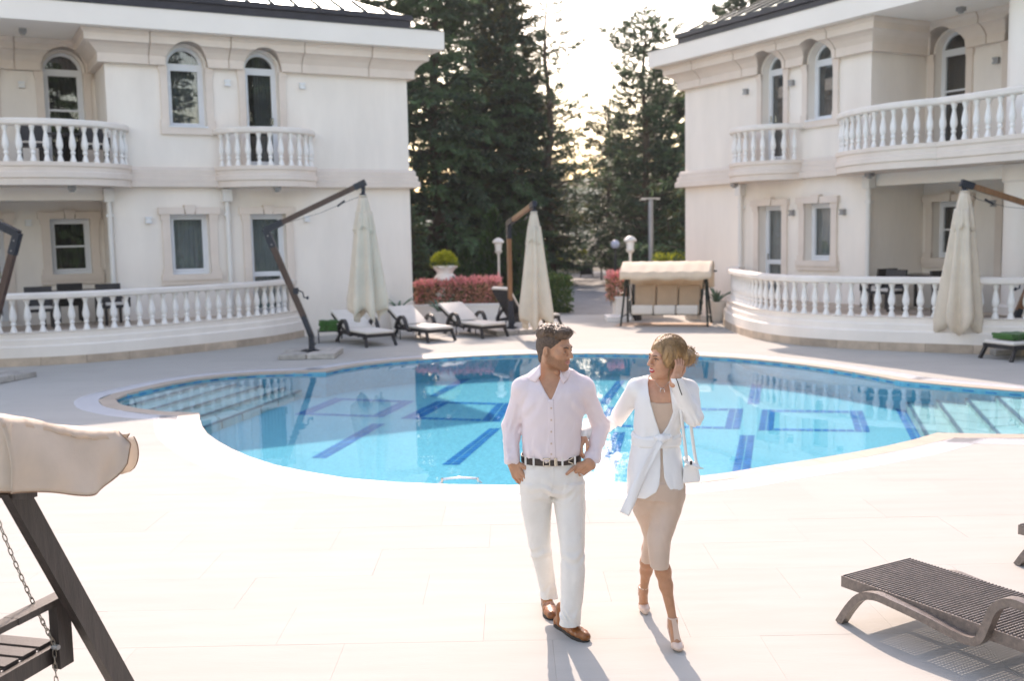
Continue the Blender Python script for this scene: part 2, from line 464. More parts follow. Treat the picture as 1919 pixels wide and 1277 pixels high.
# overflow channel and its grating bars
gch = MB(); nC = len(COPE)
vs2, fs2, of2 = cdt([OUTER, COPE])
gch.add([(p.x,p.y,-.012) for p in vs2], [f for f, o in zip(fs2, of2) if 0 in o and 1 not in o])
gch.build('overflow_channel', mat('channel_pale', (.55,.56,.58), .7), pool, recalc=False)
gb = MB()
for a in ARCS:
    path = resample([(p[0],p[1],0) for p in a], .03)
    i0 = offset_path([(p.x,p.y) for p in path], .235); i1 = offset_path([(p.x,p.y) for p in path], .553)
    for k in range(0, len(path)-1):
        A, B = i0[k], i1[k]; t = (i0[k+1]-i0[k]); 
        if inside(COPE, *B) or inside(COPE, *((A+B)/2)): continue
        L = .72
        q = [A, B, B+(i1[k+1]-i1[k])*L, A+t*L]
        gb.add([(v.x,v.y,0.0) for v in q]+[(v.x,v.y,-.012) for v in q], [(0,1,2,3),(0,3,7,4),(1,5,6,2)])
    for o_ in (.235,.27,.52,.553):
        pa = offset_path([(p.x,p.y) for p in path[::4]], o_-.008); pb = offset_path([(p.x,p.y) for p in path[::4]], o_+.008)
        for k in range(len(pa)-1):
            if inside(COPE, *pb[k]): continue
            gb.add([(v.x,v.y,.0015) for v in (pa[k],pb[k],pb[k+1],pa[k+1])], [(0,1,2,3)])
gb.build('overflow_grating', M['grate'], pool, kind='stuff', recalc=False)

# steps in the two lobes
def step_flight(lines, zs, toward, name):
    # lines: pixel pairs of the tread edges, zs their heights; treads run from one edge to the next
    E = [(gz(*a, z), gz(*b, z)) for (a, b), z in zip(lines, zs)]
    prev = None
    for k in range(len(E)):
        a, b = E[k]; d = (b-a).normalized(); a = a-d*.8; b = b+d*.8
        if k == 0: back = (a+toward*-1.6, b+toward*-1.6)
        else: back = (prev[0]-toward*.02, prev[1]-toward*.02)
        q = [a, b, back[1], back[0]]
        # stone slabs about 0.6 m wide side by side
        L = (b-a).length; nn = max(1, round(L/.62))
        for j in range(nn):
            s0, s1 = j/nn+.003, (j+1)/nn-.003
            c4 = [q[0].lerp(q[1], s0), q[0].lerp(q[1], s1), q[3].lerp(q[2], s1), q[3].lerp(q[2], s0)]
            mid = sum(c4, Vector())/4
            if not inside(INNER, mid.x, mid.y) and not any(inside(INNER, v.x, v.y) for v in c4): continue
            t = MB(); t.prism([(v.x,v.y) for v in c4], FLOOR_Z-.02, zs[k]); t.build('step_stone', M['steptile'], pool)
        e = MB(); e.prism([(v.x,v.y) for v in (a, b, b-toward*.05, a-toward*.05)], zs[k]-.02, zs[k]+.004); e.build('step_edge', M['stepline'], pool)
        prev = (a, b)
zsL = [-.10,-.155,-.21,-.265,-.32]
step_flight([((238,761),(433,707)),((281,768),(489,706)),((335,770),(532,711)),((383,778),(567,716)),((385,800),(600,719))], zsL, Vector((.97,-.2,0)), 'l')
zsR = [-.10,-.17,-.24,-.32]
step_flight([((1919,793),(1852,732)),((1867,813),(1797,734)),((1799,813),(1744.6,738)),((1737,821),(1690,741))], zsR, Vector((-.95,.28,0)), 'r')

# mosaic bands set in the floor
mz = FLOOR_Z+.004
tilesB = MB()
def band(q, lanes, rows, g=.12, gr=.16):
    a, b, c, d = [gz(*p, mz) for p in q]          # a-b across the top, d-c across the bottom
    for i in range(lanes):
        for j in range(rows):
            s0, s1 = (i+g/2)/lanes, (i+1-g/2)/lanes; t0, t1 = (j+gr/2)/rows, (j+1-gr/2)/rows
            pt = lambda s, t: a.lerp(b, s).lerp(d.lerp(c, s), t)
            tilesB.add([pt(s0,t0), pt(s0,t1), pt(s1,t1), pt(s1,t0)], [(0,1,2,3)])
def rect_frame(q, wl=.11, wt=.12):
    a, b, c, d = q
    L = lambda p, r, t: (p[0]+(r[0]-p[0])*t, p[1]+(r[1]-p[1])*t)
    band([a, L(a,b,wl), L(d,c,wl), d], 2, 14); band([L(a,b,1-wl), b, c, L(d,c,1-wl)], 2, 14)
    band([L(a,b,wl), L(a,b,1-wl), L(L(a,b,1-wl), L(d,c,1-wl), wt), L(L(a,b,wl), L(d,c,wl), wt)], 10, 1)
    band([L(L(d,c,wl), L(a,b,wl), wt), L(L(d,c,1-wl), L(a,b,1-wl), wt), L(d,c,1-wl), L(d,c,wl)], 10, 1)
rect_frame([(1427.6,767.7),(1617,770),(1631.8,810.5),(1420,807)], .14)
rect_frame([(1140,763),(1394,766),(1387,805),(1110,800)], .11)
rect_frame([(818,752),(960,756),(938,791),(748.5,785)], .2)
rect_frame([(627,746),(779,751.6),(718,782.7),(549.6,777.5)], .16)
for q, n_ in (([(1409,716),(1429,716),(1423.6,758),(1399.5,758)],12), ([(1386,816),(1415,816),(1405.8,892),(1369.5,892)],18), ([(1150,810),(1173,810),(1155,880),(1118,880)],16),
          ([(917,803),(939,803),(861,872),(826.4,872)],18), ([(696.6,794.4),(723.4,794.4),(611,859.7),(582,858.4)],18), ([(868,706.7),(889,706.7),(820,743.7),(802.5,743.7)],12),
          ([(1663.7,740.6),(1687.8,740.6),(1736,821.5),(1709.7,830)],20), ([(600,722),(622,723),(392,813),(375,806)],22), ([(1155,714),(1172,714),(1140,758),(1120,758)],12)):
    band(q, 2, n_)
tilesB.build('mosaic_band', M['mosaicblue'], pool, kind='stuff', recalc=False)
wl = MB()
P = resample([(p.x,p.y,0) for p in INNER]+[(INNER[0].x,INNER[0].y,0)], .16)
for k in range(0, len(P)-1, 2):
    a, b = P[k], P[k+1]; d = (b-a).normalized(); nn = Vector((-d.y,d.x,0))*.004
    wl.add([(a+nn)+Vector((0,0,-.072)), (b+nn)+Vector((0,0,-.072)), (b+nn)+Vector((0,0,-.045)), (a+nn)+Vector((0,0,-.045))], [(0,1,2,3)])
wl.build('waterline_tiles', M['mosaicblue'], pool, kind='stuff', recalc=False)
# water
wb = MB(); wb.add([(p.x,p.y,WATER_Z) for p in INNER], [tuple(range(len(INNER)))])
M['water'] = glassy('pool_water', (.66,.95,1.0), rough=.012, ior=1.33, bump=.05, bscale=2.6, bdist=.02)
water = wb.build('water', M['water'], kind='structure')
# chrome rail of the ladder at the near edge
lad = MB()
c0 = gz(862,905,0)
for dx in (-.17, .17):
    lad.tube([(c0.x+dx, c0.y+.02, -.44)]+[(c0.x+dx, c0.y+.02-.0*math.sin(t), .04*math.sin(t)) for t in (0,.8,1.57)], .012, 8)
lad.tube([(c0.x-.2, c0.y+.03, -.02), (c0.x-.15,c0.y+.02,.03), (c0.x,c0.y,.045), (c0.x+.15,c0.y+.02,.03), (c0.x+.2,c0.y+.03,-.02)], .013, 8)
M['chrome'] = mat('chrome', (.75,.76,.78), .12, metal=1.0)
tag(lad.build('pool_handrail', M['chrome'], smooth=60), 'low curved chrome handrail at the near edge of the pool', 'handrail')

# ---- path leading away between the buildings, with a kerb
pl = [(.7,29.2),(1.08,33),(1.9,43),(2.7,52),(3.2,60)]; pr_ = [(3.6,29.2),(3.75,36),(4.2,43),(4.75,52),(5.6,60)]
b = MB(); b.add([(x,y,.004) for x,y in pl]+[(x,y,.004) for x,y in pr_], [(i,i+1,len(pl)+i+1,len(pl)+i) for i in range(len(pl)-1)])
b.build('path', M['asphalt'], kind='structure')
b = MB()
for side in ((-22,.6),(3.7,24)):
    b.add([(side[0],29.3,-.012),(side[1],29.3,-.012),(side[1]+(1.6 if side[1]<3 else 0),60,-.012),(side[0]+(2 if side[0]>0 else 0),60,-.012)], [(0,1,2,3)])
b.build('lawn', M['grassy'], kind='structure')
kb = MB()
for i in range(len(pr_)-1): kb.beam((pr_[i][0]+.1,pr_[i][1],.06), (pr_[i+1][0]+.1,pr_[i+1][1],.06), .18, .14)
kb.build('kerb', M['rail'], kind='structure')

# ================================================================== THE TWO VILLAS
AZL = R(61.76)
dL = Vector((math.sin(AZL), math.cos(AZL), 0)); nL = Vector((math.cos(AZL), -math.sin(AZL), 0))
dR = Vector((-math.cos(AZL), math.sin(AZL), 0)); nR = Vector((-math.sin(AZL), -math.cos(AZL), 0))
cL = Vector((-2.42,25.6,0)); cR = Vector((4.78,28.5,0))

bal_prof = [(.066,0),(.066,.035),(.058,.05),(.04,.105),(.034,.125),(.05,.15),(.056,.165),(.05,.182),(.036,.2),(.05,.225),(.068,.265),(.074,.305),(.07,.35),(.055,.42),(.04,.49),(.033,.535),(.036,.55),(.05,.558),(.05,.572),(.04,.58),(.062,.6),(.062,.64)]
_b = MB(); _b.lathe(bal_prof, 12)
BALUSTER = _b.mesh('baluster', M['baluster'], smooth=40)

def arch_poly(c, w, zb, zt, seg=14, grow=0.):
    """outline of an opening in (u, z); zt is the spring line when arched"""
    r = w/2+grow
    return [(c-r, zb-grow), (c+r, zb-grow)] + [(c+r*math.cos(math.pi*k/seg), zt+r*math.sin(math.pi*k/seg)) for k in range(seg+1)]
def rect_poly(c, w, zb, zt, grow=0.):
    r = w/2+grow; return [(c-r,zb-grow),(c+r,zb-grow),(c+r,zt+grow),(c-r,zt+grow)]
def prism_n(poly, n0, n1, mb=None):
    mb = mb or MB(); k = len(poly)
    V = [(p[0],n0,p[1]) for p in poly]+[(p[0],n1,p[1]) for p in poly]
    F = [tuple(range(k)), tuple(range(2*k-1,k-1,-1))]+[(i,k+i,k+(i+1)%k,(i+1)%k) for i in range(k)]
    return mb.add(V, F)
def ring_n(outer, inner, n0, n1, mb):
    k = len(outer)
    V = [(p[0],n1,p[1]) for p in outer]+[(p[0],n1,p[1]) for p in inner]+[(p[0],n0,p[1]) for p in outer]+[(p[0],n0,p[1]) for p in inner]
    F = []
    for i in range(k):
        j = (i+1) % k
        F += [(i,j,k+j,k+i),(k+i,k+j,3*k+j,3*k+i),(j,i,2*k+i,2*k+j),(2*k+j,2*k+i,3*k+i,3*k+j)]
    return mb.add(V, F)

class Villa:
    def __init__(s, name, label, origin, xaxis, sgn, E, P):
        s.s = sgn; s.E = E; s.P = P
        s.t = thing(name, label, 'building', origin, math.atan2(xaxis.y, xaxis.x))
        s.origin = origin; s.U = UEND = 13.0
        s.build()
    def put(s, mb, name, mt, parent=None, smooth=None, kind=None):
        if s.s < 0: mb.xf(lambda p: Vector((-p.x, p.y, p.z)))
        return mb.build(name, mt, parent or s.t, smooth=smooth, kind=kind)
    def put_me(s, me, name, mt, parent=None, smooth=None):
        if s.s < 0:
            me.transform(Matrix.Scale(-1, 4, (1,0,0))); me.flip_normals()
        me.materials.clear(); me.materials.append(mt)
        if smooth: me.shade_smooth(); me.set_sharp_from_angle(angle=R(smooth))
        o = bpy.data.objects.new(name, me); col.objects.link(o); o.parent = parent or s.t; return o
    def B(s, u0, u1, n0, n1, z0, z1, mb=None):
        mb = mb or MB(); return mb.box(((u0+u1)/2,(n0+n1)/2,(z0+z1)/2), (u1-u0,n1-n0,z1-z0))
    # ---- a glazed opening: frame > panes, curtain, near-black box for the unlit room
    def window(s, name, c, w, zb, zt, arch, n0, bars=(), door=False, curtain='curtain', cpos=1.0):
        nf = n0-.2
        poly = arch_poly(c,w,zb,zt) if arch else rect_poly(c,w,zb,zt)
        inn = arch_poly(c,w,zb,zt,grow=-.065) if arch else rect_poly(c,w,zb,zt,grow=-.065)
        mb = MB(); ring_n(poly, inn, nf-.07, nf, mb)
        zs = []
        if arch: s.B(c-w/2+.06, c+w/2-.06, nf-.06, nf+.004, zt-.05, zt+.05, mb); zs.append(zt)
        for zz, th in bars: s.B(c-w/2+.06, c+w/2-.06, nf-.055, nf+.006, zz-th/2, zz+th/2, mb); zs.append(zz)
        # opening sash inside the fixed frame
        top = zt-.05 if arch else zt-.065
        so = rect_poly(c, w-.135, zb+.07, top-.003); si = rect_poly(c, w-.135, zb+.07, top-.003, grow=-.045); ring_n(so, si, nf-.05, nf+.012, mb)
        fr = s.put(mb, name, M['pvc'])
        mb = MB(); prism_n(inn, nf-.04, nf-.032, mb); s.put(mb, 'pane', M['glass'], fr)
        # curtain: folded sheet just behind the glass
        mb = MB(); kk = 44; u0, u1 = c-w/2-.03, c-w/2-.03+(w+.06)*cpos; zt2 = zt+(w/2 if arch else 0)
        V = []; 
        for i in range(kk+1):
            u = u0+(u1-u0)*i/kk; n = nf-.16+.022*math.sin(i*1.25)+.012*math.sin(i*2.9)
            V += [(u,n,zb-.05),(u,n,zt2+.02)]
        mb.add(V, [(2*i,2*i+2,2*i+3,2*i+1) for i in range(kk)])
        s.put(mb, 'curtain', M[curtain], fr, smooth=180)
        mb = MB(); s.B(c-w/2-.1, c+w/2+.1, nf-.75, nf-.72, zb-.1, zt2+.1, mb)  # shallow near-black box standing in for the darkness of the unlit room
        s.B(c-w/2-.12, c-w/2-.1, nf-.75, nf-.1, zb-.1, zt2+.1, mb); s.B(c+w/2+.1, c+w/2+.12, nf-.75, nf-.1, zb-.1, zt2+.1, mb)
        s.B(c-w/2-.12, c+w/2+.12, nf-.75, nf-.1, zt2+.1, zt2+.12, mb); s.B(c-w/2-.12, c+w/2+.12, nf-.75, nf-.1, zb-.12, zb-.1, mb)
        s.put(mb, 'interior', M['darkroom'], fr)
        if door:
            mb = MB(); s.B(c-w/2+.1, c-w/2+.13, nf+.012, nf+.05, zb+.95, zb+1.1, mb); s.put(mb, 'handle', M['chrome'], fr)
        return fr
    def lintel_surround(s, c, w, zb, zt, n0, sill=True):
        mb = MB(); p = .055; a = .17
        for sg in (-1, 1):
            e = c+sg*(w/2)
            x0, x1 = sorted((e, e+sg*a)); s.B(x0, x1, n0, n0+p, zb, zt, mb)
            x0, x1 = sorted((e, e+sg*(a+.03))); s.B(x0, x1, n0, n0+p+.02, zt-.13, zt, mb)
            if sill: x0, x1 = sorted((e, e+sg*(a+.03))); s.B(x0, x1, n0, n0+p+.02, zb, zb+.12, mb)
        if sill: s.B(c-w/2-a-.06, c+w/2+a+.06, n0, n0+p+.05, zb-.13, zb, mb); s.B(c-w/2-a-.06, c+w/2+a+.06, n0, n0+p+.02, zb-.22, zb-.13, mb)
        o = s.put(mb, 'window_surround', M['trim'])
        H = .15
        for sg in (-1, 1):
            x0, x1 = sorted((c+sg*.115, c+sg*(w/2+a+.07))); mb = MB()
            mb.add([(x0,n0,zt),(x1,n0,zt),(x1,n0,zt+H),(x0,n0,zt+H),(x0,n0+p+.05,zt),(x1,n0+p+.05,zt),(x1,n0+p+.05,zt+H),(x0,n0+p+.05,zt+H)],
                   [(0,1,2,3),(4,7,6,5),(0,4,5,1),(1,5,6,2),(2,6,7,3),(3,7,4,0)])
            s.put(mb, 'lintel_stone', M['trim'], o)
        mb = MB(); k = [(c-.09,zt),(c+.09,zt),(c+.125,zt+H+.05),(c-.125,zt+H+.05)]; prism_n(k, n0, n0+p+.085, mb); s.put(mb, 'keystone', M['trim'], o)
    def pilasters(s, c, w, zb, zt, n0, sill):
        mb = MB(); p = .05; a = .155
        for sg in (-1, 1):
            e = c+sg*(w/2+.0); x0, x1 = sorted((e, e+sg*a)); s.B(x0, x1, n0, n0+p, zb, zt-.0, mb)
            x0, x1 = sorted((e, e+sg*(a+.03))); s.B(x0, x1, n0, n0+p+.025, zt-.1, zt, mb); s.B(*sorted((e, e+sg*(a+.015))), n0, n0+p+.012, zt-.16, zt-.1, mb)
            if sill: s.B(*sorted((e, e+sg*(a+.03))), n0, n0+p+.02, zb, zb+.16, mb)
        if sill: s.B(c-w/2-a-.03, c+w/2+a+.03, n0, n0+p+.02, zb-.15, zb, mb)
        s.put(mb, 'window_surround', M['trim'])
        if sill:
            mb = MB(); s.B(c-w/2-.02, c+w/2+.02, n0-.2, n0+.09, zb+.0, zb+.03, mb); s.put(mb, 'sill', M['pvc'])
    def path_pts(s): return None
    def build(s):
        E, P, U = s.E, s.P, s.U; D = 1.7; ZT = 6.72
        f_open = []; 
        # openings of the facade (n = 0) and of the loggia wall (n = -D)
        dlo, wlo, dup, wup = P['dlo'], P['wlo'], P['dup'], P['wup']
        specF = [(dlo,.82,.6,2.87,0),(wlo,.84,1.56,2.88,0),(dup,.76,3.95,6.1,1),(wup,.80,4.76,6.1,1)]
        r1, r2 = E+.7, E+2.5
        specR = [(r1,.84,1.6,2.84,0),(r2,.9,.6,2.84,0),(r1-.05,.82,3.95,6.1,1),(r2,.82,3.95,6.1,1)]
        cut = lambda sp, n: [prism_n(arch_poly(c,w,zb,zt) if a else rect_poly(c,w,zb,zt), n-.6, n+.3) for c,w,zb,zt,a in sp]
        s.put_me(boolean_cut(s.B(0,E,-.3,0,0,ZT), cut(specF,0), 'wall'), 'wall', M['stucco'])
        s.put_me(boolean_cut(s.B(E-.3,U,-D-.3,-D,0,ZT), cut(specR,-D), 'wall'), 'wall', M['stucco'])
        mb = MB(); s.B(0,.3,-9,-.302,0,ZT,mb); s.B(E-.3,E,-D+.002,-.302,0,ZT,mb); s.B(0,U,-9.3,-9.002,0,ZT,mb); s.B(U+.003,U+.3,-9.3,.3,0,ZT,mb)
        s.put(mb, 'wall', M['stucco'])
        # windows and doors
        s.window('door', dlo,.82,.6,2.87,0,0, bars=((1.5,.11),), door=True, curtain='curtainlight', cpos=.8)
        s.window('window', wlo,.84,1.56,2.88,0,0, curtain='curtainlight')
        s.window('door', dup,.76,3.95,6.1,1,0, bars=((4.75,.09),), door=True, cpos=.62)
        s.window('window', wup,.80,4.76,6.1,1,0, curtain='curtain')
        s.window('window', r1,.84,1.6,2.84,0,-D, bars=((2.22,.04),), curtain='curtaindark')
        s.window('door', r2,.9,.6,2.84,0,-D, bars=((1.5,.1),), door=True, curtain='curtaindark')
        s.window('window', r1-.05,.82,3.95,6.1,1,-D, bars=((5.25,.04),), curtain='curtaindark')
        s.window('window', r2,.82,3.95,6.1,1,-D, bars=((5.25,.04),), curtain='curtaindark')
        s.lintel_surround(dlo,.82,.6,2.87,0,sill=False); s.lintel_surround(wlo,.84,1.56,2.88,0)
        s.lintel_surround(r1,.84,1.6,2.84,-D); s.lintel_surround(r2,.9,.6,2.84,-D,sill=False)
        s.pilasters(dup,.76,3.95,6.06,0,False); s.pilasters(wup,.80,4.76,6.06,0,True)
        s.pilasters(r1-.05,.82,3.95,6.06,-D,False); s.pilasters(r2,.82,3.95,6.06,-D,False)
        # cornice: a recessed core and its blocks, arch niches cut through both
        prof = [(0,6.06),(.15,6.06),(.15,6.24),(.18,6.28),(.24,6.36),(.33,6.43),(.42,6.46),(.42,6.60),(.47,6.66),(.47,6.698),(0,6.698)]
        core = [(0,6.07),(.115,6.07),(.115,6.25),(.2,6.38),(.36,6.48),(.385,6.61),(.42,6.69),(0,6.69)]
        niche = [prism_n(arch_poly(c, w+.1, 5.9, zt), -.003, 1.2) for c,w,zb,zt,a in specF if a]
        nicheR = [prism_n(arch_poly(c, w+.1, 5.9, zt), -D-.003, -D+.47) for c,w,zb,zt,a in specR if a]
        whole = [(U,-D),(E,-D),(E,0),(0,0),(0,-9)]
        c0 = s.put_me(boolean_cut(sweep(MB(), whole, core), niche+nicheR, 'cornice'), 'cornice', M['trim'])
        js = P['joints']; g = .014
        chunks = [[(U,-D),(E+1.62+g,-D)], [(E+1.62-g,-D),(E,-D),(E,0),(js[0]+g,0)]]
        for a, b_ in zip(js[:-1], js[1:]): chunks.append([(a-g,0),(b_+g,0)])
        chunks.append([(js[-1]-g,0),(0,0),(0,-9)])
        for ch in chunks:
            lo, hi = min(p[0] for p in ch), max(p[0] for p in ch); cs = []
            nn = [c for c in niche]; 
            for (c,w,zb,zt,a), cu in zip([q for q in specF if q[4]], niche):
                if lo-.6 < c < hi+.6 and any(p[1] == 0 for p in ch): cs.append(cu)
            for (c,w,zb,zt,a), cu in zip([q for q in specR if q[4]], nicheR):
                if lo-.6 < c < hi+.6 and any(p[1] == -D for p in ch): cs.append(cu)
            s.put_me(boolean_cut(sweep(MB(), ch, prof), cs, 'cornice_block'), 'cornice_block', M['trim'], c0)
        # band course between the storeys
        bp = [(0,3.47),(.2,3.47),(.2,3.6),(.16,3.615),(.16,3.73),(.12,3.745),(.12,3.84),(.08,3.9),(0,3.9)]
        s.put(sweep(MB(), [(E,-.3),(E,0),(0,0),(0,-9)], bp), 'band_course', M['trim'])
        # loggia floor, beam, column
        mb = MB(); s.B(E+.003,U,-D+.003,-.02,3.45,3.895,mb); s.B(E+.003,U,-.26,-.022,3.19,3.448,mb); s.put(mb, 'loggia_slab', M['fascia'])
        mb = MB(); mb.lathe([(.47,0),(.47,.75),(.42,.8),(.42,3.1),(.46,3.14),(.46,3.44)], 28, (E+3.55,-.35,0)); mb.lathe([(.46,3.9),(.42,3.96),(.42,6.5),(.47,6.55),(.47,6.698)], 28, (E+3.55,-.35,0))
        s.put(mb, 'column', M['fascia'], smooth=40)
        # eaves slab
        OV = .7
        mb = MB(); s.B(-OV, U+.6, -9.8, OV, 6.70, 7.12, mb); s.put(mb, 'eaves_fascia', M['fascia'])
        mb = MB(); s.B(-OV-.02, U+.6, OV-.1, OV+.02, 7.12, 7.135, mb); s.B(-OV-.02,-OV+.1,-9.8,OV-.1,7.12,7.135,mb); s.put(mb, 'drip_edge', M['gutter'])
        G = .22
        mb = MB(); s.B(-OV+.66, U+.3, -9.4, G, 7.135, 7.52, mb); s.B(-OV+.61, U+.3, G, G+.06, 7.40, 7.52, mb); s.B(-OV+.61,-OV+.66,-9.4,G,7.40,7.52,mb)
        s.put(mb, 'gutter', M['gutter'])
        # hipped roof of seamed sheets
        sl = math.tan(R(24)); u0 = -OV+.64; k = 0; w_ = .55; dep = 4.6
        rf = None
        for i in range(24):
            a, b_ = u0+i*w_, u0+(i+1)*w_
            da, db = min(dep, a-u0), min(dep, b_-u0)
            q = [(a,G+.02,7.5),(b_,G+.02,7.5),(b_,G+.02-db,7.5+sl*db),(a,G+.02-da,7.5+sl*da)]
            mb = MB()
            mb.add(q if da > 0 else q[:3], [(0,1,2,3)] if da > 0 else [(0,1,2)])
            o = s.put(mb, 'roof_panel', M['roofmetal']); mb = MB(); db2 = db; zz = 7.505
            mb.add([(b_-.02,G+.02,zz),(b_+.02,G+.02,zz),(b_+.02,G+.02-db2,zz+sl*db2),(b_-.02,G+.02-db2,zz+sl*db2),(b_-.012,G+.02,zz+.055),(b_+.012,G+.02,zz+.055),(b_+.012,G+.02-db2,zz+.055+sl*db2),(b_-.012,G+.02-db2,zz+.055+sl*db2)],
                   [(4,5,6,7),(0,1,5,4),(0,4,7,3),(1,2,6,5)])
            s.put(mb, 'seam', M['roofseam'], o)
        mb = MB(); q = [(u0,G+.02,7.5),(u0+dep,G+.02-dep,7.5+sl*dep),(u0+dep,-9.4+dep,7.5+sl*dep),(u0,-9.4,7.5)]; mb.add(q, [(0,1,2,3)])
        mb.add([(u0+dep,G+.02-dep,7.5+sl*dep),(U,G+.02-dep,7.5+sl*dep),(U,-9.4,7.5),(u0,-9.4,7.5)], [(0,1,2,3)]); s.put(mb, 'roof_slope', M['roofmetal'])
        # balconies
        c = dup; hw, pj = P['sm']
        pts = [(c+hw*math.cos(t), pj*math.sin(t)) for t in [math.pi*k/26 for k in range(27)]]
        s.balcony(pts, 4.74, 'balcony')
        q0 = E-P['bigw']; rr = P['bigr']; cc = q0+rr[0]
        big = [(U,rr[1]-.28),(cc+1.0,rr[1]-.28),(cc+.75,rr[1]-.16)]+[(cc+.42*math.cos(t)-.0, rr[1]-.06+.06*math.sin(t)) for t in (0.,)]+[(cc-rr[0]*math.sin(t), rr[1]*math.cos(t)) for t in [math.pi/2*k/16 for k in range(17)]]
        s.balcony(big, 4.74, 'balcony')
        # downpipes
        for u, n, z0, z1 in P['pipes']:
            mb = MB(); mb.tube([(u,n+.1,z0),(u,n+.1,z1-.3)], .055, 10); s.B(u-.1,u+.1,n,n+.2,z1-.3,z1-.02,mb); s.B(u-.07,u+.07,n,n+.14,z1-.62,z1-.56,mb)
            s.put(mb, 'downpipe', M['pipe'], smooth=40)
        # wall lights and ceiling lamps
        for u, n, z in P['lights']:
            mb = MB(); s.B(u-.06,u+.06,n,n+.03,z-.06,z+.06,mb); s.B(u-.065,u+.065,n+.03,n+.10,z+.035,z+.065,mb); s.B(u-.065,u+.065,n+.03,n+.10,z-.065,z-.035,mb)
            o = s.put(mb, 'wall_light', M['lampmetal'] if P['darklamps'] else M['pvc']); mb = MB(); s.B(u-.055,u+.055,n+.03,n+.085,z-.035,z+.035,mb); s.put(mb, 'lamp_glass', M['lampglass'] if not P['darklamps'] else M['lampmetal'], o)
        for u, n, z in P['ceil']:
            mb = MB(); s.B(u-.07,u+.07,n-.07,n+.07,z-.08,z-.001,mb); mb.lathe([(.05,-.12),(.06,-.08)],10,(u,n,z)); s.put(mb, 'ceiling_light', M['lampmetal'])
        mb = MB()
    def balcony(s, pts, ztop, name):
        prof = [(-.3,3.452),(0,3.452),(.0,3.58),(.035,3.60),(.035,3.70),(-.0,3.72),(-.0,3.80),(.03,3.83),(.03,3.905),(-.3,3.905)]
        mb = sweep(MB(), pts, prof)
        inn = offset_path(pts, -.28); poly = [(p.x,p.y) for p in inn]
        if abs(poly[0][1]) > .05: poly = poly+[(poly[-1][0],-1.6 if len(poly) > 30 else -.0),(poly[0][0],-1.6)] if False else poly+[(poly[0][0],0)]
        mb.prism(poly, 3.454, 3.903)
        o = s.put(mb, name, M['trim'])
        mid = offset_path(pts, -.09)
        hr = [(-.11,ztop-.13),(.08,ztop-.13),(.11,ztop-.1),(.11,ztop-.03),(.09,ztop),(-.11,ztop)]
        s.put(sweep(MB(), [(p.x,p.y) for p in mid], hr), 'handrail', M['rail'], o)
        bpts = resample([(p.x,p.y,0) for p in mid], .245)
        for p in bpts:
            if p.y < .02: continue
            inst('baluster', BALUSTER, o, (s.s*p.x, p.y, 3.903), 0, (.9,.9,(ztop-.13-3.903)/.64))

VL = Villa('villa', 'cream two-storey villa on the left of the pool, dark gutter and pale green roof above', cL, -dL, 1, 6.85,
    dict(dlo=3.53, wlo=5.27, dup=3.53, wup=5.19, joints=[5.97,4.28,2.63,1.02], sm=(1.14,1.0), bigw=.4, bigr=(1.75,1.25),
         pipes=[(4.45,0,.6,3.45),(6.93,0,.6,3.45)], lights=[(4.31,0,5.76),(2.61,0,5.78),(6.14,0,2.76),(2.62,0,2.75),(8.35,-1.7,5.75),(8.4,-1.7,2.76)],
         ceil=[(8.35,-.3,6.70),(7.7,.75,3.452),(3.5,.8,3.452)], darklamps=False))
VR = Villa('villa', 'cream two-storey villa on the right of the pool with a thick round column', cR, dR, -1, 6.45,
    dict(dlo=3.37, wlo=4.95, dup=3.42, wup=4.98, joints=[5.54,3.95,2.44,.81], sm=(1.1,.95), bigw=.65, bigr=(2.2,1.25),
         pipes=[(2.36,0,.6,3.45),(6.52,0,.6,3.45)], lights=[(2.48,0,5.71),(4.08,0,5.71),(4.13,0,2.68),(5.73,0,2.66),(8.25,-1.7,5.7),(8.3,-1.7,2.76)],
         ceil=[(8.2,-.6,6.70),(6.9,.5,3.452),(2.6,.5,3.452)], darklamps=True))

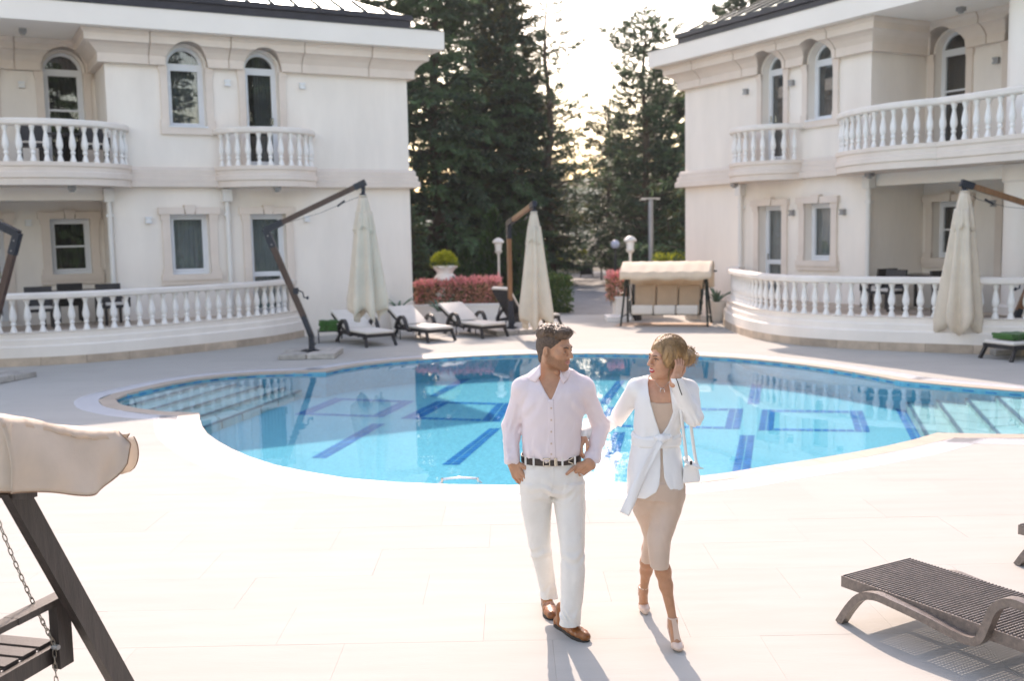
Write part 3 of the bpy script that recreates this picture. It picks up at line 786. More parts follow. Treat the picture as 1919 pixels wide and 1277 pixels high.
# ------------------------------------------------------------------ curved terraces with balustrades
def terrace(name, label, villa, base, group=None):
    pts = catmull([(p[0],p[1],0) for p in base], 6); pts = [(p.x,p.y) for p in pts]
    t = thing(name, label, 'terrace', villa.origin, villa.t.rotation_euler.z)
    def put(mb, nm, mt, parent=None, smooth=None):
        if villa.s < 0: mb.xf(lambda p: Vector((-p.x,p.y,p.z)))
        return mb.build(nm, mt, parent or t, smooth=smooth)
    # right-hand side must be outward: run from high u to low u
    if pts[0][0] < pts[-1][0]: pts = pts[::-1]
    prof = [(-.5,.16),(-.02,.16),(-.02,.36),(-.05,.385),(-.075,.385),(-.075,.49),(-.1,.515),(-.12,.515),(-.12,.60),(-.09,.63),(-.5,.63)]
    put(sweep(MB(), pts, prof), 'terrace_wall', M['stucco'])
    inn = offset_path(pts, -.45); mb = MB(); mb.prism([(p.x,p.y) for p in inn], .0, .60); mb.box(((pts[0][0]+3)/2+2,-.9,.3),(pts[0][0]-1,1.75,.58)) if False else None
    put(mb, 'terrace_floor', M['plinth'])
    pp = resample([(p[0],p[1],0) for p in pts], .8)
    for i in range(len(pp)-1):
        sub = [pp[i].lerp(pp[i+1], .004), pp[i].lerp(pp[i+1], .996)]
        off = offset_path([(p.x,p.y) for p in pp], -.25)
        mb = MB(); a, b = sub; d = (b-a).normalized(); n_ = Vector((d.y,-d.x,0))
        mb.prism([(v.x,v.y) for v in (a, b, b-n_*.3, a-n_*.3)], -.004, .162+rng.uniform(-.001,.001)); put(mb, 'plinth_stone', M['plinth'])
    mid = offset_path(pts, -.24)
    hr = [(-.14,1.25),(.11,1.25),(.14,1.275),(.14,1.345),(.11,1.375),(-.14,1.375)]
    put(sweep(MB(), [(p.x,p.y) for p in mid], hr), 'handrail', M['rail'])
    for p in resample([(p.x,p.y,0) for p in mid], .255):
        if p.y < .05 : continue
        inst('baluster', BALUSTER, t, (villa.s*p.x, p.y, .628), 0, (.94,.94,(1.252-.628)/.64))
    return t
terrace('terrace', 'curved balustrade terrace wall in front of the left villa, behind a leaning umbrella pole', VL, [(2.75,-.02),(3.25,.5),(3.95,1.04),(5.0,1.54),(6.4,2.05),(7.6,2.3),(8.7,2.2),(9.7,1.85),(10.7,1.2),(11.6,.2),(11.7,-.1)])
terrace('terrace', 'curved balustrade terrace wall in front of the right villa, behind the swing seat', VR, [(2.0,-.02),(2.25,.5),(2.75,.98),(3.7,1.68),(4.81,2.3),(5.8,2.75),(6.9,2.98),(7.9,2.85),(8.8,2.5),(9.8,1.9),(11.0,1.1),(12.0,.1),(12.1,-.1)])

# ================================================================== TREES AND PLANTS
def leafmat(name, c, trans=.35, var=.35, vs=.9, rough=.55):
    return mat(name, c, rough, spec=.3, var=var, vscale=vs, trans=trans)
M['needle_dark'] = leafmat('needles_dark', (.062,.098,.064), .32, .5, .55)
M['needle_mid'] = leafmat('needles_mid', (.088,.14,.075), .36, .5, .6)
M['needle_olive'] = leafmat('needles_olive', (.12,.125,.05), .4, .4, .7)
M['needle_fresh'] = leafmat('needles_fresh', (.10,.175,.085), .42, .4, .7)
M['thuja'] = leafmat('thuja_green', (.045,.10,.030), .25, .4, 1.2)
M['yellowleaf'] = leafmat('yellow_green_leaf', (.38,.40,.03), .35, .25, 5)
M['bark'] = mat('bark', (.10,.075,.055), .9, var=.4, vscale=6, bump=.6, bscale=20, stretch=(1,1,.25))
M['redleaf'] = leafmat('red_new_leaf', (.85,.34,.34), .4, .25, 6)
M['rustleaf'] = leafmat('rust_leaf', (.56,.31,.21), .4, .35, 6)
M['greenleaf'] = leafmat('green_leaf', (.09,.14,.04), .35, .35, 5)
M['agave'] = mat('agave_leaf', (.10,.19,.12), .5, var=.25, vscale=6)

def cards(C, D, Up, L, W, rs, mats_n=1, mi=None):
    """leaf sprays: narrow rhombic faces along direction D; numpy arrays (N,3), lengths and widths (N,)"""
    N = len(C); D = D/np.linalg.norm(D, axis=1, keepdims=True)
    S = np.cross(D, Up); n = np.linalg.norm(S, axis=1, keepdims=True); n[n < 1e-6] = 1; S = S/n
    V = np.empty((N,4,3)); V[:,0] = C; V[:,1] = C+D*(L*.45)[:,None]+S*(W/2)[:,None]; V[:,2] = C+D*L[:,None]; V[:,3] = C+D*(L*.45)[:,None]-S*(W/2)[:,None]
    return V.reshape(-1,3)
def card_mesh(name, V, mats, mi=None):
    n = len(V)//4; me = bpy.data.meshes.new(name)
    me.vertices.add(len(V)); me.vertices.foreach_set('co', V.astype(np.float32).ravel())
    me.loops.add(n*4); me.loops.foreach_set('vertex_index', np.arange(n*4, dtype=np.int32))
    me.polygons.add(n); me.polygons.foreach_set('loop_start', np.arange(0,n*4,4,dtype=np.int32)); me.polygons.foreach_set('loop_total', np.full(n,4,dtype=np.int32))
    for m_ in mats: me.materials.append(m_)
    if mi is not None: me.polygons.foreach_set('material_index', np.asarray(mi,dtype=np.int32))
    me.update(calc_edges=True); me.validate(); return me

def conifer(seed, H, Rm, z0, whorl, per, twig, leafL, leafW, droop, dens, profile, upturn=.0, gaps=0., mats=('needle_dark','needle_mid'), lean=0.):
    r = np.random.default_rng(seed); rr = random.Random(seed)
    mb = MB(); kn = 9
    mb.tube([(lean*(k/kn)**1.5*.6+.1*math.sin(k*1.3+seed), .08*math.cos(k*1.7), H*.985*k/kn) for k in range(kn+1)], [max(.02,(.018*H)*(1-k/kn)**.8+.015) for k in range(kn+1)], 9)
    Cs, Ds, Ls, Ws, Ms = [], [], [], [], []
    z = z0
    while z < H*.985:
        f = (z-z0)/(H-z0); Lb = Rm*profile(f)
        n = max(3, int(per*(1 if f < .85 else .7)))
        a0 = rr.random()*6.28
        for b in range(n):
            if rr.random() < gaps: continue
            az = a0+6.283*b/n+rr.uniform(-.35,.35); L = Lb*rr.uniform(.55,1.12)
            if L < .12: L = .12
            e0 = (.35*f+.12)+rr.uniform(-.1,.15); dr = droop*rr.uniform(.6,1.3)
            nseg = 8; pts = []
            zz = z+rr.uniform(-.5,.5)*whorl
            bx = lean*max(0,zz/H)**1.5*.6
            for k in range(nseg+1):
                t = k/nseg; s = L*t
                pts.append(np.array([bx+math.cos(az)*s, math.sin(az)*s, zz + s*math.tan(e0) - dr*L*t*t + upturn*L*t**4]))
            if L > .5: mb.tube([tuple(p) for p in pts[::2]], [max(.008,.028*L*(1-.85*k/4)*.5) for k in range(5)], 4, cap=False)
            P = np.array(pts); m_ = rr.choice(range(len(mats)))
            nt = max(3, int(L*twig))
            t = r.uniform(.12 if L < 2 else .2, 1.0, nt)**.8
            idx = np.minimum((t*nseg).astype(int), nseg-1); fr = t*nseg-idx
            B = P[idx]*(1-fr[:,None])+P[idx+1]*fr[:,None]; T = P[idx+1]-P[idx]; T /= np.linalg.norm(T,axis=1,keepdims=True)
            side = np.cross(T, [0,0,1.]); side /= np.linalg.norm(side,axis=1,keepdims=True)+1e-9
            sg = np.where(r.random(nt) < .5, -1., 1.)
            tl = (.16+.34*L*(1-t)*.8+.1)*r.uniform(.6,1.25,nt); tl = np.minimum(tl, 1.5)
            TD = T*r.uniform(.35,.9,nt)[:,None]+side*(sg*r.uniform(.4,1.0,nt))[:,None]+np.array([0,0,-.25])*r.uniform(.2,1.6,nt)[:,None]*(droop+.2)
            TD /= np.linalg.norm(TD,axis=1,keepdims=True)
            nl = max(3, int(dens))
            for q in range(nl):
                u = r.random(nt); base = B+TD*(tl*u)[:,None]+r.normal(0,.03,(nt,3))
                DD = TD+r.normal(0,.42,(nt,3)); 
                Cs.append(base); Ds.append(DD); Ls.append(leafL*r.uniform(.6,1.3,nt)); Ws.append(leafW*r.uniform(.6,1.35,nt)); Ms.append(np.where(r.random(nt) < .72, m_, r.integers(0,len(mats),nt)))
        z += whorl*rr.uniform(.75,1.25)
    C = np.concatenate(Cs); D = np.concatenate(Ds); Up = np.tile([0,0,1.],(len(C),1))+r.normal(0,.6,(len(C),3))
    V = cards(C, D, Up, np.concatenate(Ls), np.concatenate(Ws), r)
    return mb.mesh('trunk', M['bark'], smooth=60), card_mesh('crown', V, [M[k] for k in mats], np.concatenate(Ms))

cone = lambda f: max(0.02,(1-f))**.8
broad = lambda f: max(.03,(1-f)**.62)*(.8+.2*math.sin(f*19))
slim = lambda f: max(.05,(1-f)**.6)*(.55+.45*abs(math.sin(f*13+1)))
topper = lambda f: (.75*(1-f)**.5+.25*math.exp(-((f-.86)/.09)**2)*2.2)*(1-f)**.25+.04
TREES = {
 'dense':  conifer(11, 17.0, 4.6, .6, .36, 8, 11, .32, .09, .42, 7, broad, .15, .05, ('needle_dark','needle_mid')),
 'dense2': conifer(12, 16.0, 4.2, .4, .34, 8, 11, .32, .09, .55, 7, broad, .1, .06, ('needle_dark','needle_fresh')),
 'olive':  conifer(13, 17.0, 3.2, 2.0, .34, 8, 10, .30, .085, .35, 7, cone, .2, .06, ('needle_olive','needle_dark')),
 'sparse': conifer(14, 13.0, 3.3, .8, .46, 6, 9, .28, .075, .30, 5, slim, .25, .16, ('needle_dark','needle_mid')),
 'topped': conifer(15, 11.8, 3.5, .6, .34, 8, 9, .28, .085, .22, 6, topper, .2, .08, ('needle_dark','needle_mid')),
 'sparse2':conifer(16, 9.5, 3.6, 2.6, .40, 7, 9, .30, .08, .25, 6, slim, .2, .1, ('needle_dark','needle_olive')),
 'fresh':  conifer(17, 10.0, 3.6, .4, .4, 8, 8, .32, .09, .45, 6, broad, .1, .03, ('needle_fresh','needle_mid','needle_olive')),
}
def tree(key, label, x, y, rz=0., sc_=1., group='conifers beyond the deck'):
    t = thing('conifer', label, 'tree', (x,y,-.03), rz, group); t.scale = (sc_,)*3
    a, b = TREES[key]; inst('trunk', a, t); inst('crown', b, t); return t
tree('dense', 'tall dark conifer whose crown rises right behind the left villa corner', -6.4, 42, .4)
tree('dense2', 'tall broad dark green conifer filling the gap beside the left villa, above the urn', -3.0, 43.5, 1.2, 1.03)
tree('dense', 'tall conifer with a bare straight upper trunk left of the gap in the trees', -1.1, 50, 2.4, 1.04)
tree('olive', 'narrow olive topped conifer just left of the thin see-through one', -.15, 47, .9, 1.0)
tree('dense2', 'dark conifer with low sweeping boughs behind the closed middle parasol', .2, 45, 3.9, .66)
tree('sparse', 'thin see-through conifer with a needle tip against the white sky', 1.75, 46, .3, .98)
tree('topped', 'conifer with a bushy round top and gappy middle, right of the sky gap', 5.9, 45.5, .5, .98)
tree('sparse2', 'small gappy conifer left of the bushy topped tree', 5.3, 55, 2.0, 1.0)
tree('sparse2', 'thin low conifer far down the path with sky showing through', 2.2, 66, 4.0, 1.15)
tree('fresh', 'bright green feathery conifer against the edge of the right villa', 7.6, 37.5, 1.0, .93)
tree('dense2', 'dark conifer behind the tall grey lamp post and the right villa', 8.4, 47, 5.2, .70)
tree('dense', 'conifer tip peeping over the roof of the right villa', 12.3, 55, 2.2, 1.0)
tree('fresh', 'low spreading green conifer beside the tall grey lamp post', 6.3, 41.5, 3.0, .34)
tree('dense', 'far dark conifer closing the view beyond the gate, left of the path', -2.5, 72, 1.7, .62)
tree('dense2', 'far dark conifer beyond the gate, right of the path', 7.0, 70, .7, .62)
tree('sparse', 'far thin conifer beyond the wall at the end of the path', 4.9, 78, 1.9, .66)
tree('dense', 'dark conifer far behind the left villa, mostly hidden', -8.5, 55, 4.4, .95)
tree('dense2', 'dark conifer mass behind the two lantern posts, left of the path', -1.8, 60, 2.2, .60)
tree('dense', 'dark conifer between the globe lamp and the bushy topped tree', 7.4, 56, 3.3, .52)
tree('dense', 'very dark broad conifer right of the sky gap behind the globe lamp', 7.2, 50, 5.0, .62)
tree('dense2', 'far rounded dark conifer closing the end of the path', 3.6, 84, 5.5, .55)
tree('dense', 'far dark conifer left of the sky gap, just above the end wall', .8, 80, .3, .60)
tree('fresh', 'low green conifer bough beside the left villa wall', -3.3, 35.5, 2.6, .34)

for i_, (x, y, k_, s_) in enumerate(((17,3,'dense',.85),(21,-3,'dense2',.95),(25,4,'dense2',.8),(13.5,-7,'dense',.9),(27,-10,'dense',1.0),(20,9,'fresh',1.1),(6,-13,'dense2',.9),(8,-4.5,'dense2',.95),(12,-1.5,'dense',.8))):  # unseen conifers added so the window panes reflect something dark
    tree(k_, ['big conifer mirrored in the right half of the upper left window','broad dark conifer mirrored in the balcony door of the left villa','conifer mirrored in the lower left villa window','conifer standing behind the photographer on the right','very tall conifer behind the photographer, far right','bright green conifer to the right of the pool, out of frame','dark conifer straight behind the photographer','dark conifer mirrored in the loggia windows of the left villa','conifer mirrored in the arched window of the left villa'][i_], x, y, i_*1.3, s_, 'conifers reflected in the windows')
def thuja(seed, H, Rr, n, mats=('thuja','needle_dark'), prof=lambda f: (1-f)**.7*min(1,f*5+.45)):
    r = np.random.default_rng(seed); f = r.random(n)**1.15; a = r.random(n)*6.283; rad = Rr*np.array([prof(x) for x in f])*np.sqrt(r.uniform(.5,1.1,n))
    C = np.stack([rad*np.cos(a), rad*np.sin(a), f*H], 1); D = np.stack([np.cos(a)*.45, np.sin(a)*.45, np.ones(n)], 1)+r.normal(0,.35,(n,3))
    V = cards(C, D, r.normal(0,1,(n,3)), .22*r.uniform(.6,1.3,n), .07*r.uniform(.6,1.4,n), r)
    return card_mesh('foliage', V, [M[k] for k in mats], r.integers(0,len(mats),n))
_t1 = thuja(31, 2.6, .62, 4200); _tr = MB(); _tr.tube([(0,0,0),(0,0,2.0)], [.06,.02], 8); _trk = _tr.mesh('trunk', M['bark'])
for x, y, s_, lab in ((-.55,34,1.15,'slim clipped thuja behind the left lantern post'),(-1.45,33,.72,'small conical thuja between the urn and the left lantern post'),(.35,33.5,1.1,'slim thuja directly behind the brown pole of the middle parasol'),(.75,32,.95,'thuja beside the closed middle parasol at the start of the path')):
    t = thing('thuja', lab, 'shrub', (x,y,-.03), x*3, 'clipped thujas'); t.scale = (s_,)*3; inst('trunk', _trk, t); inst('foliage', _t1, t)

def leaf_box(seed, n, size, mats, mfun, L=.09, W=.045, shape='box'):
    r = np.random.default_rng(seed); C = r.uniform(-1,1,(n,3))
    if shape == 'box':
        k = r.integers(0,3,n); C[np.arange(n),k] = np.sign(C[np.arange(n),k])*r.uniform(.72,1.05,n)
        C[:,2] = np.abs(C[:,2]) if False else C[:,2]
        Nn = C*np.array([.6,.6,1.0])
    else:
        C = r.normal(0,1,(n,3)); C /= np.linalg.norm(C,axis=1,keepdims=True); C[:,2] = np.abs(C[:,2]); Nn = C.copy(); C *= r.uniform(.7,1.05,n)[:,None]
    P = C*np.array(size)/2*(1 if shape == 'box' else 1)
    P += r.normal(0,.03,(n,3)); D = Nn+r.normal(0,.5,(n,3))+np.array([0,0,.35])
    V = cards(P, D, r.normal(0,1,(n,3)), L*r.uniform(.6,1.5,n), W*r.uniform(.7,1.4,n), r)
    return card_mesh('foliage', V, [M[k] for k in mats], [mfun(c, r) for c in C])
red = lambda c, r: 0 if c[2] > .62 and r.random() < .8 else (1 if r.random() < .62 else (2 if r.random() < .55 else 0))
def hedge(label, loc, size, n, seed, rz=0., mats=('redleaf','rustleaf','greenleaf'), fn=red, name='hedge', cat='hedge'):
    t = thing(name, label, cat, loc, rz); inst('foliage', leaf_box(seed, n, size, mats, fn), t, (0,0,size[2]/2))
    mb = MB(); rr = random.Random(seed)
    for i in range(max(5,int(size[0]*9))):
        x, y = rr.uniform(-.42,.42)*size[0], rr.uniform(-.35,.35)*size[1]; mb.tube([(x,y,-.25),(x+rr.uniform(-.08,.08),y,size[2]*.45),(x+rr.uniform(-.2,.2),y+rr.uniform(-.1,.1),size[2]*.85)], [.012,.008,.004], 5)
    mb.build('stems', M['bark'], t); return t
hedge('red leaved hedge in the white planter under the urn, its right-hand longer block', (-.95,27.3,.5), (1.25,.8,.62), 5200, 41)
hedge('rounded red leaved bush with bare stems, left of the longer red hedge', (-2.02,27.2,.62), (.85,.7,.46), 3000, 42)
hedge('pink and red leaved bush in the planter beside the path, left of the swing seat', (2.95,28.0,.55), (.62,.6,.62), 2400, 43)
hedge('red leaved bush half hidden behind the cushions of the swing seat', (3.75,28.0,.5), (.8,.6,.55), 2200, 44)
gfn = lambda c, r: int(r.integers(0,2))
hedge('clipped green hedge along the left side of the path', (1.15,31.5,0), (.7,3.4,1.0), 6000, 45, .14, ('thuja','greenleaf'), gfn)
hedge('low dark green shrub bed along the right of the path below the globe lamp', (5.3,40,0), (2.0,5,1.1), 6000, 46, -.05, ('needle_mid','needle_dark'), gfn)
hedge('yellowish green shrub behind the swing seat canopy', (5.9,36.5,0), (1.6,1.2,1.45), 3600, 47, 0, ('yellowleaf','needle_fresh'), lambda c, r: 0 if (c[2] > .3 and r.random() < .6) else 1, 'shrub', 'shrub')
hedge('yellow green bush behind the gate at the end of the path', (3.35,57,.35), (1.5,.9,.95), 2600, 48, 0, ('yellowleaf','needle_olive'), lambda c, r: 0 if r.random() < .5 else 1, 'shrub', 'shrub')

# urn with a clipped golden shrub, on its pedestal
u = thing('garden_urn', 'white stone urn on a pedestal rising from the red hedge', 'urn', (-1.72,27.2,0))
mb = MB(); mb.lathe([(.20,.80),(.20,.86),(.13,.90),(.09,.96),(.12,1.0),(.22,1.06),(.275,1.14),(.285,1.2),(.25,1.26),(.21,1.30),(.22,1.36),(.29,1.44),(.335,1.47),(.335,1.52),(.30,1.53),(.28,1.48),(.05,1.46)], 28); mb.build('bowl', M['baluster'], u, smooth=40)
mb = MB(); mb.box((0,0,.40),(.42,.42,.78)); mb.box((0,0,.77),(.48,.48,.06)); mb.box((0,0,.05),(.5,.5,.1)); mb.build('pedestal', M['baluster'], u)
g = tag(inst('topiary_shrub', leaf_box(51, 4600, (.64,.64,.70), ('yellowleaf','greenleaf'), lambda c, r: 0 if (c[2] > .25 or r.random() < .3) else 1, L=.05, W=.03, shape='dome'), None, (-1.72,27.2,1.50)), 'yellow green clipped dome shrub growing in the white urn', 'shrub')

# white planter walls, step, agaves
def planter(name, label, loc, size, rz=0., wall=.12):
    t = thing(name, label, 'planter', loc, rz); x, y, z = size; mb = MB()
    mb.box((0,-y/2+wall/2,z/2),(x,wall,z)); mb.box((0,y/2-wall/2,z/2),(x,wall,z)); mb.box((-x/2+wall/2,0,z/2),(wall,y-2*wall,z)); mb.box((x/2-wall/2,0,z/2),(wall,y-2*wall,z)); mb.build('planter_wall', M['fascia'], t)
    mb = MB(); mb.box((0,-y/2+wall/2,z+.02),(x+.06,wall+.06,.04)); mb.box((0,y/2-wall/2,z+.02),(x+.06,wall+.06,.04)); mb.box((-x/2+wall/2,0,z+.02),(wall+.06,y-2*wall-.06,.04)); mb.box((x/2-wall/2,0,z+.02),(wall+.06,y-2*wall-.06,.04)); mb.build('planter_coping', M['baluster'], t)
    mb = MB(); mb.box((0,0,z*.45),(x-2*wall-.01,y-2*wall-.01,z*.88)); mb.build('soil', M['ground'], t); return t
planter('planter', 'long low white planter wall behind the sun loungers, holding the red hedge', (-1.45,27.25,0), (3.0,1.3,.5))
planter('planter', 'white planter beside the path with the pink bush, left of the swing seat', (3.4,28.0,0), (1.25,1.0,.55))
mb = MB(); mb.box((2.72,27.2,.06),(.5,.9,.12)); tag(mb.build('step_slab', M['baluster']), 'low pale stone step at the foot of the planter by the path', 'step')
def agave(label, loc, potsize, n, seed, L=.5, potmat='fascia'):
    t = thing('agave', label, 'plant', (loc[0],loc[1],potsize[2]*.9)); r = random.Random(seed)
    for i in range(n):
        a = 6.283*i/n+r.uniform(-.3,.3); e = r.uniform(.75,1.45); l = L*r.uniform(.75,1.1); rows = []
        for k in range(7):
            q = k/6; w_ = .05*(1-q)**.7*(.65+.7*q) + .002; ee = e-.35*q
            cx, cz = .03+l*q*math.cos(ee), l*q*math.sin(ee); ca, sa = math.cos(a), math.sin(a)
            rows.append([(ca*cx-sa*sg*w_, sa*cx+ca*sg*w_, cz+(.012 if sg else 0)) for sg in (-1,0,1)])
        mb = MB(); mb.loft(rows, cap=False, closed=False); o = mb.build('leaf', M['agave'], t, smooth=180); so = o.modifiers.new('t','SOLIDIFY'); so.thickness = .012
    p = thing('plant_pot', label.replace('spiky agave','tapered pot holding the spiky agave'), 'pot', (loc[0],loc[1],0)); mb = MB(); a, b, h = potsize[0]/2, potsize[1]/2, potsize[2]
    mb.lathe([(b,0),(a,h-.05),(a+.02,h-.05),(a+.02,h),(a-.02,h),(a-.03,h-.06)], 20); mb.build('pot_body', M[potmat], p, smooth=40); mb = MB(); mb.lathe([(a-.035,h-.08),(a-.035,h-.06)],16); mb.build('soil', M['ground'], p)
agave('spiky agave against the left villa wall beside the first lounger', (-2.72,25.1), (.46,.34,.56), 8, 61, .42)
agave('spiky agave in front of the red bush, between two loungers', (-1.8,26.0), (.5,.4,.42), 9, 62, .48)
agave('spiky agave between the swing seat and the right terrace', (5.22,26.4), (.52,.4,.5), 11, 63, .5)
agave('spiky agave partly behind the right leg of the swing seat', (4.72,27.0), (.5,.4,.5), 9, 64, .5)
# leaf tips at the lower right corner of the frame belong to a potted plant just by the lounger
bp_ = thing('potted_plant', 'green leaved potted plant just entering the bottom right corner', 'plant', (2.45,4.20,0)); mb = MB(); mb.lathe([(.10,0),(.15,.24),(.16,.24),(.16,.27),(.13,.27)], 18); mb.build('pot', M['plinth'], bp_, smooth=40)
inst('foliage', leaf_box(66, 420, (.30,.30,.34), ('greenleaf','yellowleaf'), lambda c, r: int(r.random() < .35), L=.08, W=.035, shape='dome'), bp_, (0,0,.26))

# ================================================================== LAMPS, GATE, WALL
M['lampwhite'] = mat('lantern_white', (.62,.60,.56), .5); M['polegrey'] = mat('pole_grey', (.36,.37,.40), .45, metal=.3); M['poledark'] = mat('pole_dark', (.03,.03,.032), .5)
M['globe'] = mat('lamp_globe', (.62,.66,.78), .25, trans=.3)
def lantern(label, x, y, polemat):
    t = thing('lantern_post', label, 'lamp post', (x,y,0), 0, 'lantern posts'); t.scale = (.78,.78,1); mb = MB(); mb.lathe([(.12,0),(.12,.05),(.06,.1),(.045,.3),(.045,1.72),(.07,1.76)], 14); mb.build('post', M[polemat], t, smooth=40)
    mb = MB(); mb.lathe([(.07,1.76),(.13,1.80),(.145,1.84)], 16); mb.lathe([(.16,2.04),(.21,2.06),(.21,2.1),(.12,2.17),(.03,2.2)], 16); 
    for k in range(4): mb.tube([(.13*math.cos(k*1.57+.7),.13*math.sin(k*1.57+.7),1.83),(.15*math.cos(k*1.57+.7),.15*math.sin(k*1.57+.7),2.05)], .01, 5)
    mb.build('lantern_frame', M['lampwhite'], t, smooth=40); mb = MB(); mb.lathe([(.11,1.835),(.135,2.045)], 16); mb.build('lantern_glass', M['lampglass'], t, smooth=60)
lantern('white lantern post rising behind the red hedge, left of the middle parasol', -.33, 29.2, 'lampwhite')
lantern('white lantern post with dark foot behind the left end of the swing seat', 3.09, 26.9, 'pipe')
mb = MB(); mb.lathe([(.13,0),(.15,.04),(.13,.5),(.12,.95),(.06,1.05)], 14, (3.24,27.0,0)); tag(mb.build('bollard', M['poledark'], smooth=40), 'dark bronze bollard standing at the back left corner of the swing seat', 'bollard')  # lower end of the lantern post; its shade is put into the dark colour
t = thing('globe_lamp', 'bluish white globe lamp on a dark post right of the path', 'lamp post', (4.02,40,0)); mb = MB(); mb.lathe([(.07,0),(.05,.1),(.045,1.62),(.08,1.66)], 12); mb.build('post', M['poledark'], t, smooth=40); mb = MB(); mb.lathe([(.165*math.sin(math.pi*k/12)+.001, 1.81-.165*math.cos(math.pi*k/12)) for k in range(13)], 20); mb.build('globe', M['globe'], t, smooth=180)
t = thing('lamp_column', 'tall grey lamp column with a flat cross-arm head behind the swing seat', 'lamp post', (5.12,38,0)); mb = MB(); mb.lathe([(.09,0),(.09,3.42),(.05,3.44)], 14); mb.build('pole', M['polegrey'], t, smooth=40)
mb = MB(); mb.box((0,0,3.47),(.66,.16,.05)); mb.box((-.26,0,3.44),(.14,.14,.05)); mb.box((.26,0,3.44),(.14,.14,.05)); mb.build('lamp_head', M['lampwhite'], t)
# far wall with boards and the gate
t = thing('boundary_wall', 'white wall with pinkish boards above it at the end of the path', 'wall', (0,58,0)); mb = MB(); mb.box((1.6,0,.22),(5.2,.25,.44)); mb.box((1.6,0,.46),(5.3,.32,.05)); mb.build('wall_base', M['fascia'], t)
for k in range(14):
    mb = MB(); mb.box((.1+k*.165,.3,.85),(.15,.03,1.0)); mb.build('board', per_object(M['boards'], .15) if 'boards' in M and False else M.setdefault('boards', mat('pink_boards', (.42,.33,.29), .8, var=.12, vscale=3)), t)
t = thing('gate', 'black metal gate leaf standing open at the end of the path', 'gate', (3.6,53.5,0), .2); mb = MB()
mb.box((0,0,.6),(.05,.05,1.2)); mb.box((.62,0,.6),(.05,.05,1.2)); mb.box((.31,0,1.15),(.6,.03,.04)); mb.box((.31,0,.12),(.6,.03,.04)); mb.build('gate_frame', M['poledark'], t)
for k in range(6): mb = MB(); mb.box((.09+k*.088,0,.63),(.022,.02,1.0)); mb.build('gate_bar', M['poledark'], t)
mb = MB(); mb.box((.31,.014,.35),(.56,.008,.42)); mb.build('gate_panel', M['poledark'], t)
for x, y, lab in ((4.35,50,'dark thin post beside the path near the gate'),(2.95,54,'thin green metal post in front of the white end wall')):
    mb = MB(); mb.lathe([(.05,0),(.035,.05),(.03,1.9),(.06,1.92),(.06,2.0),(.02,2.05)], 10, (x,y,0)); tag(mb.build('gate_post', M['poledark'], smooth=40), lab, 'post', 'posts near the gate')

# ================================================================== thin summer haze between the far trees
HZ = dict(x=670, y0=-670, y1=670, z1=46, dens=.00035)
hz = MB(); hz.box((0,(HZ['y0']+HZ['y1'])/2,(HZ['z1']-1.6)/2), (2*HZ['x'],HZ['y1']-HZ['y0'],HZ['z1']+1.6))
hm = bpy.data.materials.new('haze'); hm.use_nodes = True; hm.node_tree.nodes.clear(); _o = hm.node_tree.nodes.new('ShaderNodeOutputMaterial'); _v = hm.node_tree.nodes.new('ShaderNodeVolumePrincipled')
_v.inputs['Density'].default_value = HZ['dens']; _v.inputs['Color'].default_value = (.93,.95,1,1); _v.inputs['Anisotropy'].default_value = .25; hm.node_tree.links.new(_v.outputs[0], _o.inputs['Volume'])
haze = hz.build('haze', hm, kind='stuff')

# ================================================================== POOLSIDE FURNITURE
M['wood'] = mat('umbrella_wood', (.060,.028,.020), .45, var=.3, vscale=4, stretch=(6,6,.6), bump=.1, bscale=30)  # parasol wood in shade, the darkness put into the colour
M['woodlit'] = mat('umbrella_wood_light', (.22,.10,.045), .4, var=.25, vscale=4, stretch=(6,6,.6), bump=.1, bscale=30)  # same parasol wood in sun, the brightness put into the colour
M['steel'] = mat('bracket_dark_steel', (.018,.024,.036), .45, metal=.4, var=.15)
M['canvas'] = mat('canvas_ecru', (.85,.735,.60), .9, var=.05, vscale=3, bump=.12, bscale=120, trans=.28)
M['slab'] = per_object(mat('concrete_slab', (.40,.37,.335), .85, var=.2, vscale=7, bump=.35, bscale=30), .1)
M['cushion'] = mat('cushion_cream', (.70,.64,.57), .9, var=.03, vscale=4, bump=.1, bscale=150)
M['rattan'] = mat('rattan_dark', (.135,.105,.09), .33, spec=1.0, var=.3, vscale=30, bump=.25, bscale=140)
M['rattanblack'] = mat('rattan_black', (.020,.018,.018), .42, spec=.5, var=.3, vscale=25, bump=.5, bscale=140)
M['towel'] = mat('towel_green', (.03,.13,.022), .95, var=.2, vscale=8, bump=.5, bscale=160, sheen=.2)
M['tabletop'] = mat('table_top_dark', (.030,.030,.032), .25, spec=.6)

